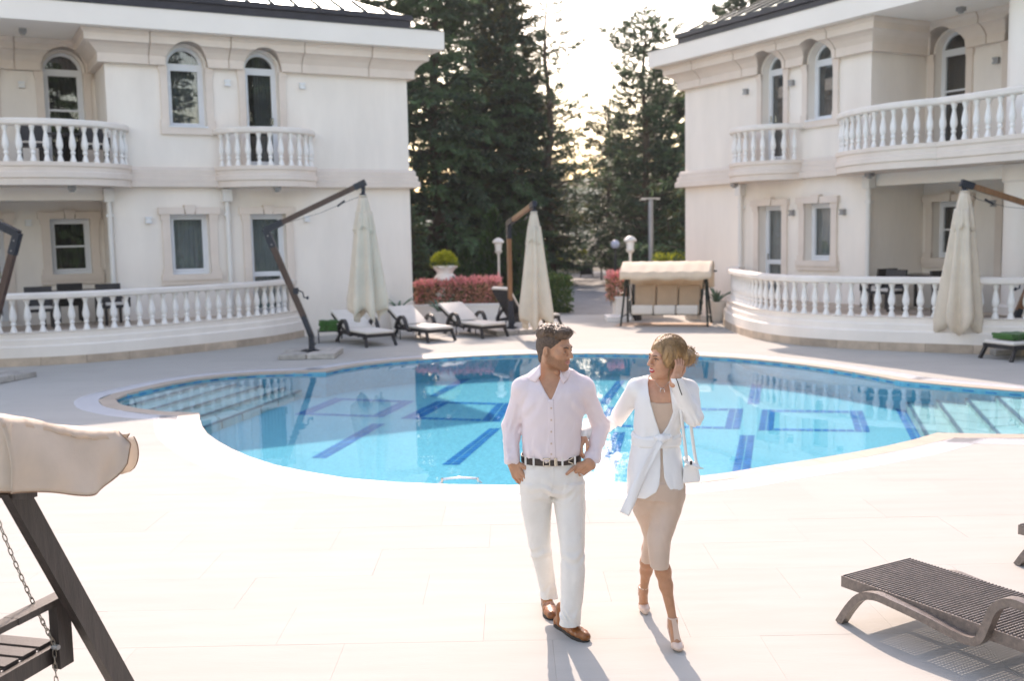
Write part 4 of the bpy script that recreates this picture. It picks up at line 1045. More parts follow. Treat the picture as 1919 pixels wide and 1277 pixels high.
def cloth_rings(zs, rad, folds, amp, seed, n=72, sq=.0, hem=None):
    rr = random.Random(seed); ph = [rr.uniform(0,6.28) for _ in range(4)]; rings = []
    for k, z in enumerate(zs):
        f = k/(len(zs)-1); ring_ = []
        for j in range(n):
            a = 2*math.pi*j/n
            c = math.cos(folds*a+ph[0]+.5*f); c2 = math.cos((folds-3)*a+ph[1]-.8*f); c3 = math.cos(2*a+ph[2])
            sharp = abs(c)**.7*(1 if c > 0 else -1)
            r_ = rad[k]*(1+amp[k]*(.65*sharp+.35*c2)+.06*c3*f)
            zz = z
            if hem and f > .72: zz = z - hem*((f-.72)/.28)*(.5-.5*math.cos(4*a+ph[3]))*1.0 + hem*.45*((f-.72)/.28)
            ring_.append((r_*math.cos(a), r_*math.sin(a)*.9, zz))
        rings.append(ring_)
    return rings
def umbrella(label, loc, rz, elbow=(-.77,2.48), tip=(1.16,3.35), ztop=3.10, zbot=.80, seed=1, wide=.30, woodm='wood', handle=True):
    t = thing('cantilever_umbrella', label, 'parasol', loc, rz, 'closed cantilever parasols')
    # base slabs: four paving squares round the foot plate
    for i, (a, b) in enumerate(((-1,-1),(1,-1),(1,1),(-1,1))):
        mb = MB(); mb.box((a*.275+.02, b*.275,.05+.004*i), (.53,.53,.095+.006*i)); o = mb.build('base_slab', M['slab'], t); bv = o.modifiers.new('b','BEVEL'); bv.width = .012; bv.segments = 2
    mb = MB(); mb.box((0,0,.118),(.34,.10,.02)); mb.box((0,0,.117),(.10,.34,.018)); mb.box((0,0,.135),(.22,.22,.02)); mb.build('foot_plate', M['steel'], t)
    kn = Vector((-.02,0,.56)); E_ = Vector((elbow[0],0,elbow[1])); T = Vector((tip[0],0,tip[1]))
    mb = MB(); mb.beam((.03,0,.13),(.03,0,.42),.11,.10,up=(1,0,0)); mb.beam((.03,0,.40),kn+(E_-kn)*.12,.11,.10,up=(1,0,0)); mb.tube([(.09,-.075,.24),(.09,.075,.24)],.022,8); mb.tube([(.0,-.075,.36),(.0,.075,.36)],.018,8); mb.build('lower_bracket', M['steel'], t)
    mb = MB(); mb.beam(kn+(E_-kn)*.1, kn+(E_-kn)*.86, .085,.115,up=(1,0,0)); mb.build('pole', M[woodm], t)
    mb = MB(); d1 = (kn-E_).normalized(); d2 = (T-E_).normalized(); mb.beam(E_-d1*.02, E_+d1*.36,.10,.13,up=(1,0,0)); mb.beam(E_-d2*.02, E_+d2*.36,.102,.125,up=(0,0,1)); mb.build('elbow_bracket', M['steel'], t)
    for q in (.12,.30): mb = MB(); mb.tube([E_+d1*q+Vector((0,-.062,0)),E_+d1*q+Vector((0,.062,0))],.014,8); mb.build('bolt', M['lampmetal'], t)
    mb = MB(); mb.beam(E_+d2*.3, T-d2*.06,.08,.10); mb.build('arm', M[woodm], t)
    mb = MB(); mb.beam(T-d2*.2,T+d2*.04,.095,.12); mb.beam((tip[0]-.01,0,tip[1]-.02),(tip[0]-.02,0,ztop+.02),.05,.07,up=(1,0,0)); mb.lathe([(.06,-.02),(.07,.02),(.05,.05)],12,(tip[0]-.03,0,ztop)); mb.build('hanger', M['steel'], t)
    ctr = Vector((tip[0]-.03,0,0)); Hh = ztop-zbot
    zs = [ztop-.30-(Hh-.30)*k/16 for k in range(17)]
    rad = [.145+(wide-.145)*min(1,(k/14)**.95) if k <= 14 else wide-(k-14)*.008 for k in range(17)]
    amp = [.20+.34*k/16 for k in range(17)]
    mb = MB(); mb.loft([[(ctr.x+p[0],p[1],p[2]) for p in r_] for r_ in cloth_rings(zs, rad, 6, amp, seed, hem=.26)], cap=False); o = mb.build('canopy', M['canvas'], t, smooth=180); so = o.modifiers.new('t','SOLIDIFY'); so.thickness = .006
    zs = [ztop-.66*k/8 for k in range(9)]; rad = [.075,.095,.112,.128,.142,.156,.168,.18,.19]
    mb = MB(); mb.loft([[(ctr.x+p[0],p[1],p[2]) for p in r_] for r_ in cloth_rings(zs, rad, 9, [.04+.02*k for k in range(9)], seed+3, hem=.1)], cap=False)
    mb.lathe([(.085,0),(.06,.03)],18,(ctr.x,0,ztop)); o = mb.build('vent_flap', M['canvas'], t, smooth=180); so = o.modifiers.new('t','SOLIDIFY'); so.thickness = .005
    if handle:
        p = kn+(E_-kn)*.38; mb = MB(); mb.box((p.x+.07,0,p.z),(.09,.09,.12)); mb.tube([(p.x+.1,0,p.z+.02),(p.x+.2,0,p.z-.03),(p.x+.22,0,p.z-.13),(p.x+.28,0,p.z-.14)],.014,8); mb.lathe([(.02,0),(.026,.03),(.02,.06)],8,(p.x+.29,0,p.z-.17)); mb.build('crank_handle', M['steel'], t)
    mb = MB(); mb.tube([tuple(E_+d2*.5+Vector((0,0,-.06))),tuple(E_.lerp(T,.55)+Vector((0,0,-.17))),tuple(T-d2*.3+Vector((0,0,-.2))),(tip[0],0,ztop+.02)],.004,5); mb.beam(T-d2*.58+Vector((0,0,-.20)),T-d2*.42+Vector((0,0,-.16)),.035,.035); mb.build('cord', M['steel'], t)
    return t
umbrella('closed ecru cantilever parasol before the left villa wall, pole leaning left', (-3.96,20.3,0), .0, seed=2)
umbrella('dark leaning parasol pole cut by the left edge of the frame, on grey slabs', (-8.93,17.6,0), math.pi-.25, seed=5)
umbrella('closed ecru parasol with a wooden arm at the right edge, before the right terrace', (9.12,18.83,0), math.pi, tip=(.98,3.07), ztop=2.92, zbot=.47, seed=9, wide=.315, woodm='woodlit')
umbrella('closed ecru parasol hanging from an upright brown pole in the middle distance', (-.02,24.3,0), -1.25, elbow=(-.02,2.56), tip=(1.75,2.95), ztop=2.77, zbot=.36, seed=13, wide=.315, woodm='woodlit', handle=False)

# ---- sun loungers. local axes: foot end at y = 0, head towards +y
def side_band(mb, x, lift=0., Lg=1.95):
    """woven side strip: foot leg, arch up to the seat, along it, up into the arm rest and down to the head leg"""
    pts = [(x,.03,0),(x,.10,.11),(x,.18,.20),(x,.28,.238),(x,.40,.235),(x,.62,.215),(x,.80,.19),(x,.90,.185),(x,.96,.21),(x,1.0,.30),(x,1.04,.40),(x,1.11,.455),(x,1.2,.46),(x,1.30,.43),(x,1.4,.35),(x,1.5,.2),(x,1.6,.0)]
    P = catmull(pts, 3); rows = []
    for i, p in enumerate(P):
        d = (P[min(i+1,len(P)-1)]-P[max(i-1,0)]).normalized(); nrm = Vector((0,-d.z,d.y)); h = .022; w_ = .03
        rows.append([tuple(p+nrm*h+Vector((-w_,0,0))), tuple(p+nrm*h+Vector((w_,0,0))), tuple(p-nrm*h+Vector((w_,0,0))), tuple(p-nrm*h+Vector((-w_,0,0)))])
    mb.loft(rows)
def lounger_cushion(label, loc, rz, back=24, cover='cushion', m='rattanblack', group='cushioned sun loungers'):
    t = thing('sun_lounger', label, 'sun lounger', loc, rz, group); W = .66; hy = 1.12
    mb = MB(); 
    for x in (-W/2+.03, W/2-.03): mb.box((x,.62,.235),(.06,1.26,.07))
    for y in (.03, hy, 1.24): mb.box((0,y,.235),(W-.12,.06,.068))
    for k in range(6): mb.box((0,.18+k*.16,.252),(W-.13,.05,.02))
    mb.build('frame', M[m], t)
    for x in (-W/2+.02, W/2-.02):
        sg = 1 if x > 0 else -1
        mb = MB(); mb.beam((x,.06,.24),(x+sg*.03,-.06,.0),.055,.05,up=(1,0,0)); mb.build('leg', M[m], t); mb = MB(); mb.beam((x,1.42,.2),(x+sg*.02,1.62,0),.055,.05,up=(1,0,0)); mb.box((x,1.33,.225),(.05,.24,.06)); mb.build('leg', M[m], t)
        mb = MB(); xx = x+sg*.05
        P = catmull([(xx,.70,.215),(xx,.86,.25),(xx,.93,.38),(xx,1.0,.47),(xx,1.10,.505),(xx,1.24,.46),(xx,1.36,.34),(xx,1.42,.23)],3); rows = []
        for i, p in enumerate(P):
            d = (P[min(i+1,len(P)-1)]-P[max(i-1,0)]).normalized(); nr = Vector((0,-d.z,d.y)); rows.append([tuple(p+nr*.03+Vector((-.036,0,0))),tuple(p+nr*.03+Vector((.036,0,0))),tuple(p-nr*.03+Vector((.036,0,0))),tuple(p-nr*.03+Vector((-.036,0,0)))])
        mb.loft(rows); mb.build('armrest', M[m], t, smooth=50)
    a = R(back); by = lambda d, h: (hy+d*math.cos(a)-h*math.sin(a), .255+d*math.sin(a)+h*math.cos(a))
    mb = MB(); c = by(.42,.0); mb.box((0,c[0],c[1]),(W,.84,.045),Matrix.Rotation(a,3,'X')); mb.tube([(-.2,by(.5,-.02)[0],by(.5,-.02)[1]),(-.2,1.62,.05)],.014,6); mb.tube([(.2,by(.5,-.02)[0],by(.5,-.02)[1]),(.2,1.62,.05)],.014,6); mb.build('backrest', M[m], t)
    def pad(name, c, sz, rot=None):
        mb = MB(); mb.box(c, sz, rot); o = mb.build(name, M[cover], t); bv = o.modifiers.new('b','BEVEL'); bv.width = .03; bv.segments = 4; o.data.shade_smooth(); return o
    pad('seat_cushion', (0,.55,.298), (W-.01,1.12,.062)); c = by(.44,.056); pad('back_cushion', (0,c[0],c[1]), (W-.01,.86,.062), Matrix.Rotation(a,3,'X'))
    c = by(.87,.03); pad('cushion_fold', (0,c[0],c[1]), (W-.005,.06,.10), Matrix.Rotation(a,3,'X'))
    return t
def rot_of(foot, headdir): return math.atan2(-headdir[0], headdir[1])
lounger_cushion('cream cushioned lounger in the shade beside the green towels, nearest the left villa', (-2.78,21.85,0), .55)
lounger_cushion('cream cushioned lounger with its front half in sunlight, middle of the three on the left', (-1.56,22.6,0), .58, back=25)
lounger_cushion('sunlit cream cushioned lounger beside the one seen from behind', (-.40,23.25,0), .60, back=26)
lounger_cushion('lounger seen from behind, dark wicker backrest raised, at the foot of the middle parasol', (1.0,25.95,0), 2.21, back=58)
lr = lounger_cushion('dark lounger with a green towel at the right edge, before the right terrace', (8.35,17.75,0), -1.20, back=62)
# small tables
def side_table(label, loc, rz, h=.27, w_=.42):
    t = thing('side_table', label, 'table', loc, rz, 'small dark poolside tables'); mb = MB(); mb.box((0,0,h-.012),(w_,w_,.022)); mb.build('table_top', M['tabletop'], t)
    for a in (-1,1):
        for b in (-1,1): mb = MB(); mb.tube([(a*(w_/2-.02),b*(w_/2-.02),0),(a*(w_/2-.02),b*(w_/2-.02),h-.024)],.011,6); mb.build('leg', M['steel'], t)
    return t
side_table('small dark table under the stack of green towels', (-4.06,22.95,0), .2, .27, .48)
side_table('small dark table between the first and second loungers', (-2.35,23.5,0), .3, .33,.5)
side_table('small dark table between the second and third loungers', (-1.13,24.2,0), .3, .33,.5)
def towel_stack(label, loc, rz, n, w_=.40, d_=.34, h=.055):
    r = random.Random(n*7+int(loc[0]*10)); 
    for i in range(n):
        mb = MB(); hw, hd = w_/2*r.uniform(.94,1.02), d_/2*r.uniform(.94,1.02); seg = 14; rows = []
        for k in range(seg+1):
            a = math.pi*k/seg; rows.append(None)
        prof_ = [(-hd,0)]+[(hd+.032*math.sin(math.pi*k/8)*1.2, h/2-h/2*math.cos(math.pi*k/8)) for k in range(9)]+[(-hd,h),(-hd+.01,h*.55),(-hd+.05,h*.5),(-hd+.01,h*.45)]
        rows = []
        for k in range(11):
            x = -hw+2*hw*k/10; e = .012*math.sin(k*1.7+i); rows.append([(x,p[0]+e,p[1]+.006*math.sin(k*1.1+i*2)*(p[1]/h)) for p in prof_])
        mb.loft(rows); o = mb.build('towel', M['towel'], None, smooth=60); o.location = (loc[0]+r.uniform(-.015,.015),loc[1]+r.uniform(-.015,.015),loc[2]+i*h*.98); o.rotation_euler = (0,0,rz+r.uniform(-.08,.08))
        tag(o, label[i], 'towel', 'folded green towels')
towel_stack(['bottom green towel of the stack on the small table beside the left lounger','second green towel from the bottom on the small table beside the left lounger','third green towel from the bottom of the stack by the left lounger','top green towel of the stack by the left lounger'], (-4.06,22.95,.272), .2, 4)
towel_stack(['lower folded green towel on the lounger at the right edge','upper folded green towel on the lounger at the right edge'], (8.68,17.9,.35), .35, 2, .5, .42, .05)

# ---- woven lounger in the foreground
def woven_lounger(label, loc, rz):
    t = thing('rattan_lounger', label, 'sun lounger', loc, rz, 'woven rattan loungers in the foreground'); W = .61; L1 = 1.28; zt = .272
    mb = MB()
    for k in range(56): y = .012+k*L1/56; mb.tube([(-W/2+.01,y,zt),(0,y,zt+.001),(W/2-.01,y,zt)],.0055,6)
    for k in range(26): x = -W/2+.015+k*(W-.03)/25; mb.box((x,L1/2,zt-.0055),(.0095,L1,.003))
    mb.build('woven_seat', M['rattan'], t, kind='stuff')
    mb = MB()
    for x in (-W/2+.012,W/2-.012): mb.box((x,L1/2,zt-.035),(.024,L1,.066))
    mb.box((0,.012,zt-.035),(W-.05,.024,.066)); mb.box((0,L1-.01,zt-.035),(W-.05,.03,.066))
    for y in (.34,.64,.94): mb.box((0,y,zt-.03),(W-.05,.03,.03))
    mb.box((0,L1/2,zt-.025),(.03,L1-.05,.025))
    mb.build('frame', M['rattan'], t)
    for x in (-W/2-.028,W/2+.028): mb = MB(); side_band(mb, x); mb.build('side_band', M['rattan'], t, smooth=40)
    a = R(24); mb = MB()
    for k in range(70): d = .01+k*.8/70; mb.box((0,L1+.03+d*math.cos(a),zt+d*math.sin(a)),(W-.02,.0082,.0045),Matrix.Rotation(a,3,'X'))
    for k in range(54): x = -W/2+.015+k*(W-.03)/53; mb.box((x,L1+.03+.4*math.cos(a),zt+.4*math.sin(a)-.004),(.0058,.8,.003),Matrix.Rotation(a,3,'X'))
    mb.build('woven_back', M['rattan'], t, kind='stuff')
    mb = MB()
    for x in (-W/2+.012,W/2-.012): mb.box((x,L1+.03+.4*math.cos(a),zt+.4*math.sin(a)-.03),(.024,.82,.05),Matrix.Rotation(a,3,'X'))
    mb.box((0,L1+.03+.8*math.cos(a),zt+.8*math.sin(a)-.03),(W,.03,.05),Matrix.Rotation(a,3,'X')); mb.build('back_frame', M['rattan'], t)
    return t
fa, fb = gz(1580,1084,.272), gz(1701,1042,.272); ctr = (fa+fb)/2
hd = Vector((.50,-.86,0)).normalized()
wl_ = woven_lounger('empty woven rattan lounger in the bottom right foreground, casting a dotted shadow', (ctr.x,ctr.y,0), rot_of(None,hd))
p2 = gz(1907,989,.272)
woven_lounger('woven rattan lounger of which only the foot end enters at the right edge', (p2.x+.30,p2.y+.22,0), rot_of(None,hd))

# ---- swing seat with canopy in the middle distance
def swing_seat():
    x0 = Vector((2.67,25.4,0)); x1 = Vector((4.70,24.85,0)); ax = (x1-x0); Wd = ax.length; rz = math.atan2(ax.y, ax.x); c = (x0+x1)/2
    t = thing('swing_seat', 'cream canopied swing seat with three cushions beside the right terrace', 'swing seat', c, rz); h = Wd/2
    fr = mat('swing_frame_green_black', (.012,.022,.016), .4, metal=.3)
    for sx in (-1,1):
        mb = MB(); mb.tube([(sx*h,0,0),(sx*(h-.10),.50,1.42)],.028,8); mb.tube([(sx*h,1.15,0),(sx*(h-.10),.55,1.42)],.028,8); mb.tube([(sx*h,.08,.22),(sx*h,1.07,.22)],.02,8); mb.build('a_frame', fr, t, smooth=60)
        mb = MB(); mb.tube([(sx*(h-.1),.52,1.36),(sx*(h-.22),.3,.30)],.012,6); mb.tube([(sx*(h-.1),.54,1.36),(sx*(h-.22),.85,.34)],.012,6); mb.build('hanger', fr, t)
        mb = MB(); mb.tube([(sx*(h-.2),.22,.3),(sx*(h-.2),.22,.60),(sx*(h-.2),.30,.63),(sx*(h-.2),.75,.60),(sx*(h-.2),.85,.5)],.022,6); mb.build('armrest', fr, t, smooth=60)
    mb = MB(); mb.tube([(-h+.1,.525,1.42),(h-.1,.525,1.42)],.03,8); mb.tube([(-h-.05,.45,1.36),(-h+.25,.55,1.42)],.02,6); mb.tube([(h-.25,.35,1.36),(h+.15,.85,1.30)],.02,6); mb.build('top_rail', fr, t)
    mb = MB(); mb.box((0,.55,.27),(Wd-.4,.62,.03)); mb.box((0,.85,.58),(Wd-.4,.03,.55),Matrix.Rotation(R(-14),3,'X')); mb.build('seat_base', fr, t)
    tan = mat('cushion_tan', (.62,.46,.33), .9, var=.04, vscale=4, bump=.1, bscale=150, trans=.15); cw = (Wd-.46)/3  # cream back cushions; sun glowing through them is put into this tan
    for i in range(3):
        x = (i-1)*cw
        for nm, cc, sz, rt in (('seat_cushion',(x,.46,.37),(cw-.02,.64,.24),R(-4)),('back_cushion',(x,.80,.68-.012*i),(cw-.015,.12,.62),R(-14))):
            mb = MB(); mb.box(cc, sz, Matrix.Rotation(rt,3,'X')); o = mb.build(nm, M['cushion'] if nm[0] == 's' else tan, t); bv = o.modifiers.new('b','BEVEL'); bv.width = .05; bv.segments = 4; o.data.shade_smooth()
    # canopy: sloped cloth with rounded ends and a hanging valance on each side
    n = 30; rows = []
    for k in range(n+1):
        x = -h-.02+(Wd+.10)*k/n; e = 1-abs(2*k/n-1)**6; s_ = .012*math.sin(k*1.3)
        rows.append([(x,.02,1.13+.02*math.sin(k*.7)),(x,-.01,1.22),(x,.0,1.33+s_),(x,.30,1.46+s_*.6),(x,.56,1.56),(x,.8,1.55+s_),(x,1.05,1.47),(x,1.1,1.34),(x,1.1,.95+.04*math.sin(k*.9)-.003*k)])
    mb = MB(); mb.loft(rows, cap=False, closed=False); o = mb.build('canopy', M['canvas'], t, smooth=35); so = o.modifiers.new('s','SOLIDIFY'); so.thickness = .006
    for sx in (-1,1):
        x = sx*(h+.05)-.02*(sx<0)+.0; x = -h-.018 if sx < 0 else h+.078
        mb = MB(); P = [(x,.02,1.15),(x,.0,1.33),(x,.30,1.458),(x,.56,1.556),(x,.8,1.545),(x,1.05,1.465),(x,1.08,1.2),(x,.8,1.28),(x,.4,1.24)]; mb.add(P,[tuple(range(len(P)))]); o = mb.build('side_valance', M['canvas'], t); so = o.modifiers.new('s','SOLIDIFY'); so.thickness = .005
    # tiled floor patch under the seat
swing_seat()
mb = MB(); mb.box((3.75,25.6,.003),(2.3,1.1,.004),Matrix.Rotation(-.265,3,'Z')); tag(mb.build('floor_mat', mat('floor_mat', (.42,.30,.22), .85, var=.15, vscale=6)), 'terracotta mat on the deck under the swing seat', 'mat')

# ---- wooden swing in the left foreground
def wooden_swing():
    M['darkwood'] = mat('swing_dark_wood', (.035,.027,.024), .35, spec=.5, var=.35, vscale=5, stretch=(8,8,.7), bump=.15, bscale=25)
    t = thing('wooden_swing', 'dark wooden porch swing with tan canopy and chain, cut by the left edge', 'swing seat', (-2.2,4.4,0))
    O = Vector((-2.2,4.4,0)); e1 = Vector((math.sin(R(15)),math.cos(R(15)),0)); e2 = Vector((e1.y,-e1.x,0))   # e1 across the end frame, e2 along the bench to its right end
    T = gy(12,895,4.22); B = gy(225,1277,4.79); d = (B-T); B2 = T+d*(T.z/(T.z-B.z)); up = e2
    apex = T+d.normalized()*.05
    mb = MB(); mb.beam(apex-O, B2-O, .045, .105, up=d.cross(e2)); o = mb.build('leg', M['darkwood'], t)
    mir = lambda p: p-e1*2*((p-apex).dot(e1))
    pass
    for pp in (B2, mir(B2)): mb = MB(); mb.beam(apex-e2*1.9-O, pp-e2*1.9-O,.045,.105,up=d.cross(e2)); mb.build('leg', M['darkwood'], t)
    mb = MB(); mb.beam(apex-O+e2*.1, apex-e2*2.0-O, .06,.09); mb.build('top_beam', M['darkwood'], t)
    # bench end: post, rail, slats, arm
    P = gy(101,1222,4.56); zr = P.z
    rail0 = P-e1*.62; 
    mb = MB(); mb.beam(rail0-O+e2*.01, P+e1*.06-O+e2*.01, .035,.075); mb.beam(rail0-e2*1.7-O, P+e1*.06-e2*1.7-O,.035,.075); mb.beam(rail0-O,rail0-e2*1.7-O,.035,.075); mb.build('seat_rail', M['darkwood'], t)
    mb = MB(); mb.beam(P+Vector((0,0,-.06))-O+e2*.045, P+Vector((0,0,.25))-O+e2*.045,.045,.09,up=e1); mb.build('arm_post', M['darkwood'], t)
    mb = MB(); a_ = P+Vector((0,0,.25))+e2*.03; mb.beam(a_+e1*.05-O, a_-e1*.28-O+Vector((0,0,-.0)), .075,.03); mb.beam(a_-e1*.26-O, a_-e1*.62-O,.07,.028); mb.build('armrest', M['darkwood'], t)
    for k in range(6):
        q = P-e1*(.04+.108*k)+Vector((0,0,.045)); mb = MB(); mb.beam(q-e2*.005-O, q-e2*1.7-O, .085,.02); mb.build('slat', M['darkwood'], t)
    # chain
    bolt = gy(104,1213,4.50); top = gy(-40,880,4.35); ch = bpy.data.objects.new('chain', None); col.objects.link(ch); ch.parent = t
    lk = MB(); 
    ov = [(0.0075*math.cos(a)*1.0, 0, .016*math.sin(a)+(.0 if abs(math.sin(a)) < .2 else .004*(1 if math.sin(a) > 0 else -1))) for a in [2*math.pi*k/12 for k in range(12)]]
    lk.tube(ov, .0026, 6, closed=True); LM = lk.mesh('link', mat('chain_steel', (.32,.29,.25), .35, metal=.9, var=.2, vscale=20), smooth=60)
    path = []; D = (bolt-top); n = int(D.length/.031)
    for k in range(n+1):
        f = k/n; path.append((top+D*f+Vector((0,0,-.05*math.sin(math.pi*f))), D))
    for k in range(12): path.append((bolt+Vector((-.004,-.006,-.03-.031*k)), Vector((.05,0,-1))))
    for i, (p, dd) in enumerate(path):
        o = inst('link', LM, ch, p-O); q = (-dd).to_track_quat('Z','Y'); o.rotation_mode = 'QUATERNION'; from mathutils import Quaternion
        o.rotation_quaternion = q @ Quaternion((0,0,1), math.pi/2*(i % 2)+.4)
    mb = MB(); mb.tube([tuple(bolt-O+e2*.02-e1*.005),tuple(bolt-O-e2*.01)],.012,8); mb.lathe([(.02,-.004),(.02,.004)],6,bolt-O); mb.build('bolt', M['lampmetal'], t)
    # canopy: roof cloth, end panel and valances
    can = mat('swing_canvas_tan', (.74,.64,.54), .85, var=.05, vscale=5, bump=.15, bscale=100, trans=.36)
    pipe = mat('canvas_piping', (.30,.18,.11), .8)
    Cn = gy(4,786,4.02); Cf0 = gy(216,811,4.70); A = Cn; Bf = Cf0
    def put_sheet(name, grid, mt=can, th=.004):
        mb = MB(); mb.loft([[tuple(Vector(p)-O) for p in r_] for r_ in grid], cap=False, closed=False); o = mb.build(name, mt, t, smooth=180); so = o.modifiers.new('s','SOLIDIFY'); so.thickness = th; so.offset = 0; return o
    n = 26; mdown = 16; grid = []; edge = []
    for i in range(n+1):
        f = i/n; top_ = A.lerp(Bf, -.05+1.05*f)+Vector((0,0,.010*math.sin(f*7)))
        drop = .06+.235*math.sqrt(max(0,1-max(0,(f-.42)/.58)**2.2))
        col_ = []
        for j in range(mdown+1):
            g = j/mdown; wv = .016*math.sin(f*9-g*2.6)*g + .012*math.sin(f*17+g*4)*g*g + .02*math.sin(g*3.1)*(1-f)
            col_.append(top_+Vector((0,0,-drop*g))+e2*(.015+wv+.05*g)-e1*(.0))
        edge.append(col_[-1]); grid.append(col_)
    put_sheet('end_panel', grid)
    mb = MB(); mb.tube([tuple(p-O) for p in edge+[grid[-1][k] for k in range(mdown-1,0,-1)]], .0035, 6); mb.build('piping', pipe, t, smooth=60)
    # roof cloth running away to the left along the bench
    grid = []
    for i in range(n+1):
        f = i/n; p = A.lerp(Bf, -.05+1.05*f)+Vector((0,0,.010*math.sin(f*7))); arch = .018*math.sin(math.pi*f)+.02*math.sin(f*23)*.15
        grid.append([p-e2*s_+Vector((0,0,arch*min(1,s_/.25)+.014*(1-math.exp(-s_*9))+.004*math.sin(f*40+s_*9)-(.03 if s_ < -.02 else 0))) for s_ in (-.028,-.016,.0,.03,.08,.16,.3,.5,.8,1.2,1.7,2.0)])
    put_sheet('roof_cloth', grid)
    # valances along the two long sides
    for cn, sg, dp in ((A,-1,.27),(Bf,1,.14)):
        g2 = []; ed = []
        for i in range(25):
            s_ = -.05+2.0*i/24; c_ = []
            fl = .5+.5*math.cos(s_*9)
            rd = min(1,(s_+.05)/.16)**.5 if sg > 0 else 1
            for j in range(9):
                g = j/8; c_.append(cn-e2*s_+Vector((0,0,-.01-dp*g*rd))+e1*sg*(.012+.03*g+.012*math.sin(s_*14)*g))
            g2.append(c_); ed.append(c_[-1])
        put_sheet('valance', g2); mb = MB(); mb.tube([tuple(p-O) for p in ed], .0035, 6); mb.build('piping', pipe, t, smooth=60)
    # the small rounded flap seen past the far corner
    fl = []; ed = []; Bf = Bf-e1*.03
    for j in range(11):
        g = j/10; w_ = .062*math.sqrt(max(0,1-((g-.42)/.60)**2)); p = Bf+Vector((0,0,-.03-.165*g))+e1*.03
        fl.append([p-e2*.02, p+Vector((.02,0,0)), p+Vector((.02+w_,.05,0))]); ed.append(fl[-1][-1])
    put_sheet('corner_flap', fl); mb = MB(); mb.tube([tuple(p-O) for p in ed], .0035, 6); mb.build('piping', pipe, t, smooth=60)
wooden_swing()

# ---- dark wicker chairs and tables on terraces and balcony
def chair(label, loc, rz, group, m='rattanblack'):
    t = thing('wicker_chair', label, 'chair', loc, rz, group); t.scale = (.95,.95,.90); mb = MB(); mb.box((0,0,.42),(.52,.52,.07)); mb.build('seat', M[m], t)
    mb = MB(); mb.box((0,.25,.68),(.54,.05,.50),Matrix.Rotation(R(-8),3,'X')); mb.build('backrest', M[m], t)
    mb = MB(); mb.box((0,-.01,.475),(.46,.46,.05)); mb.build('cushion', M['cushion'], t)
    for a in (-1,1):
        mb = MB(); mb.box((a*.27,-.02,.60),(.05,.5,.04)); mb.box((a*.27,-.24,.5),(.045,.045,.2)); mb.build('armrest', M[m], t)
        for b in (-1,1): mb = MB(); mb.box((a*.235,b*.235,.19),(.05,.05,.385)); mb.build('leg', M[m], t)
def wtable(label, loc, rz, w_=1.2, d_=.8, h=.72):
    t = thing('terrace_table', label, 'table', loc, rz); mb = MB(); mb.box((0,0,h-.02),(w_,d_,.035)); mb.build('table_top', M['tabletop'], t)
    for a in (-1,1):
        for b in (-1,1): mb = MB(); mb.box((a*(w_/2-.06),b*(d_/2-.06),(h-.04)/2),(.05,.05,h-.04)); mb.build('leg', M['rattanblack'], t)
def vloc(V, u, n, z): return Vector(V.origin) + (-dL if V is VL else -dR)*u + (nL if V is VL else nR)*n + Vector((0,0,z))
rzL, rzR = math.atan2(-dL.y,-dL.x), math.atan2(dR.y,dR.x)
tl = 'chairs on the left terrace'; tr = 'chairs on the right terrace'
chair('dark wicker chair on the left terrace, first to the right of the parasol pole', vloc(VL,8.45,.9,.6), rzL+math.pi, tl)
chair('dark wicker chair on the left terrace in front of the ground floor corner', vloc(VL,7.05,.75,.6), rzL+math.pi+.2, tl)
chair('dark wicker chair on the left terrace, deep under the balcony', vloc(VL,7.75,-.75,.6), rzL, tl)
wtable('dark table on the left terrace between wicker chairs', vloc(VL,7.8,.1,.6), rzL)
chair('dark wicker chair on the right terrace beside the corner downpipe', vloc(VR,7.0,.3,.6), rzR+1.5, tr)
chair('dark wicker chair on the right terrace with its broad back to the pool', vloc(VR,7.75,.85,.6), rzR+math.pi, tr)
chair('dark wicker chair on the right terrace, right of the closed parasol', vloc(VR,9.0,.5,.6), rzR-1.5, tr)
wtable('dark table on the right terrace between wicker chairs', vloc(VR,7.9,-.1,.6), rzR)
bl = 'chairs on the left balcony'
chair('dark wicker chair on the upper left balcony, near the left frame edge', vloc(VL,8.35,.3,3.906), rzL+math.pi, bl)
chair('dark wicker chair on the upper left balcony, nearer the villa corner', vloc(VL,7.15,.15,3.906), rzL+math.pi, bl)
wtable('dark table on the upper left balcony between two chairs', vloc(VL,7.75,-.35,3.906), rzL, .9,.7,.68)

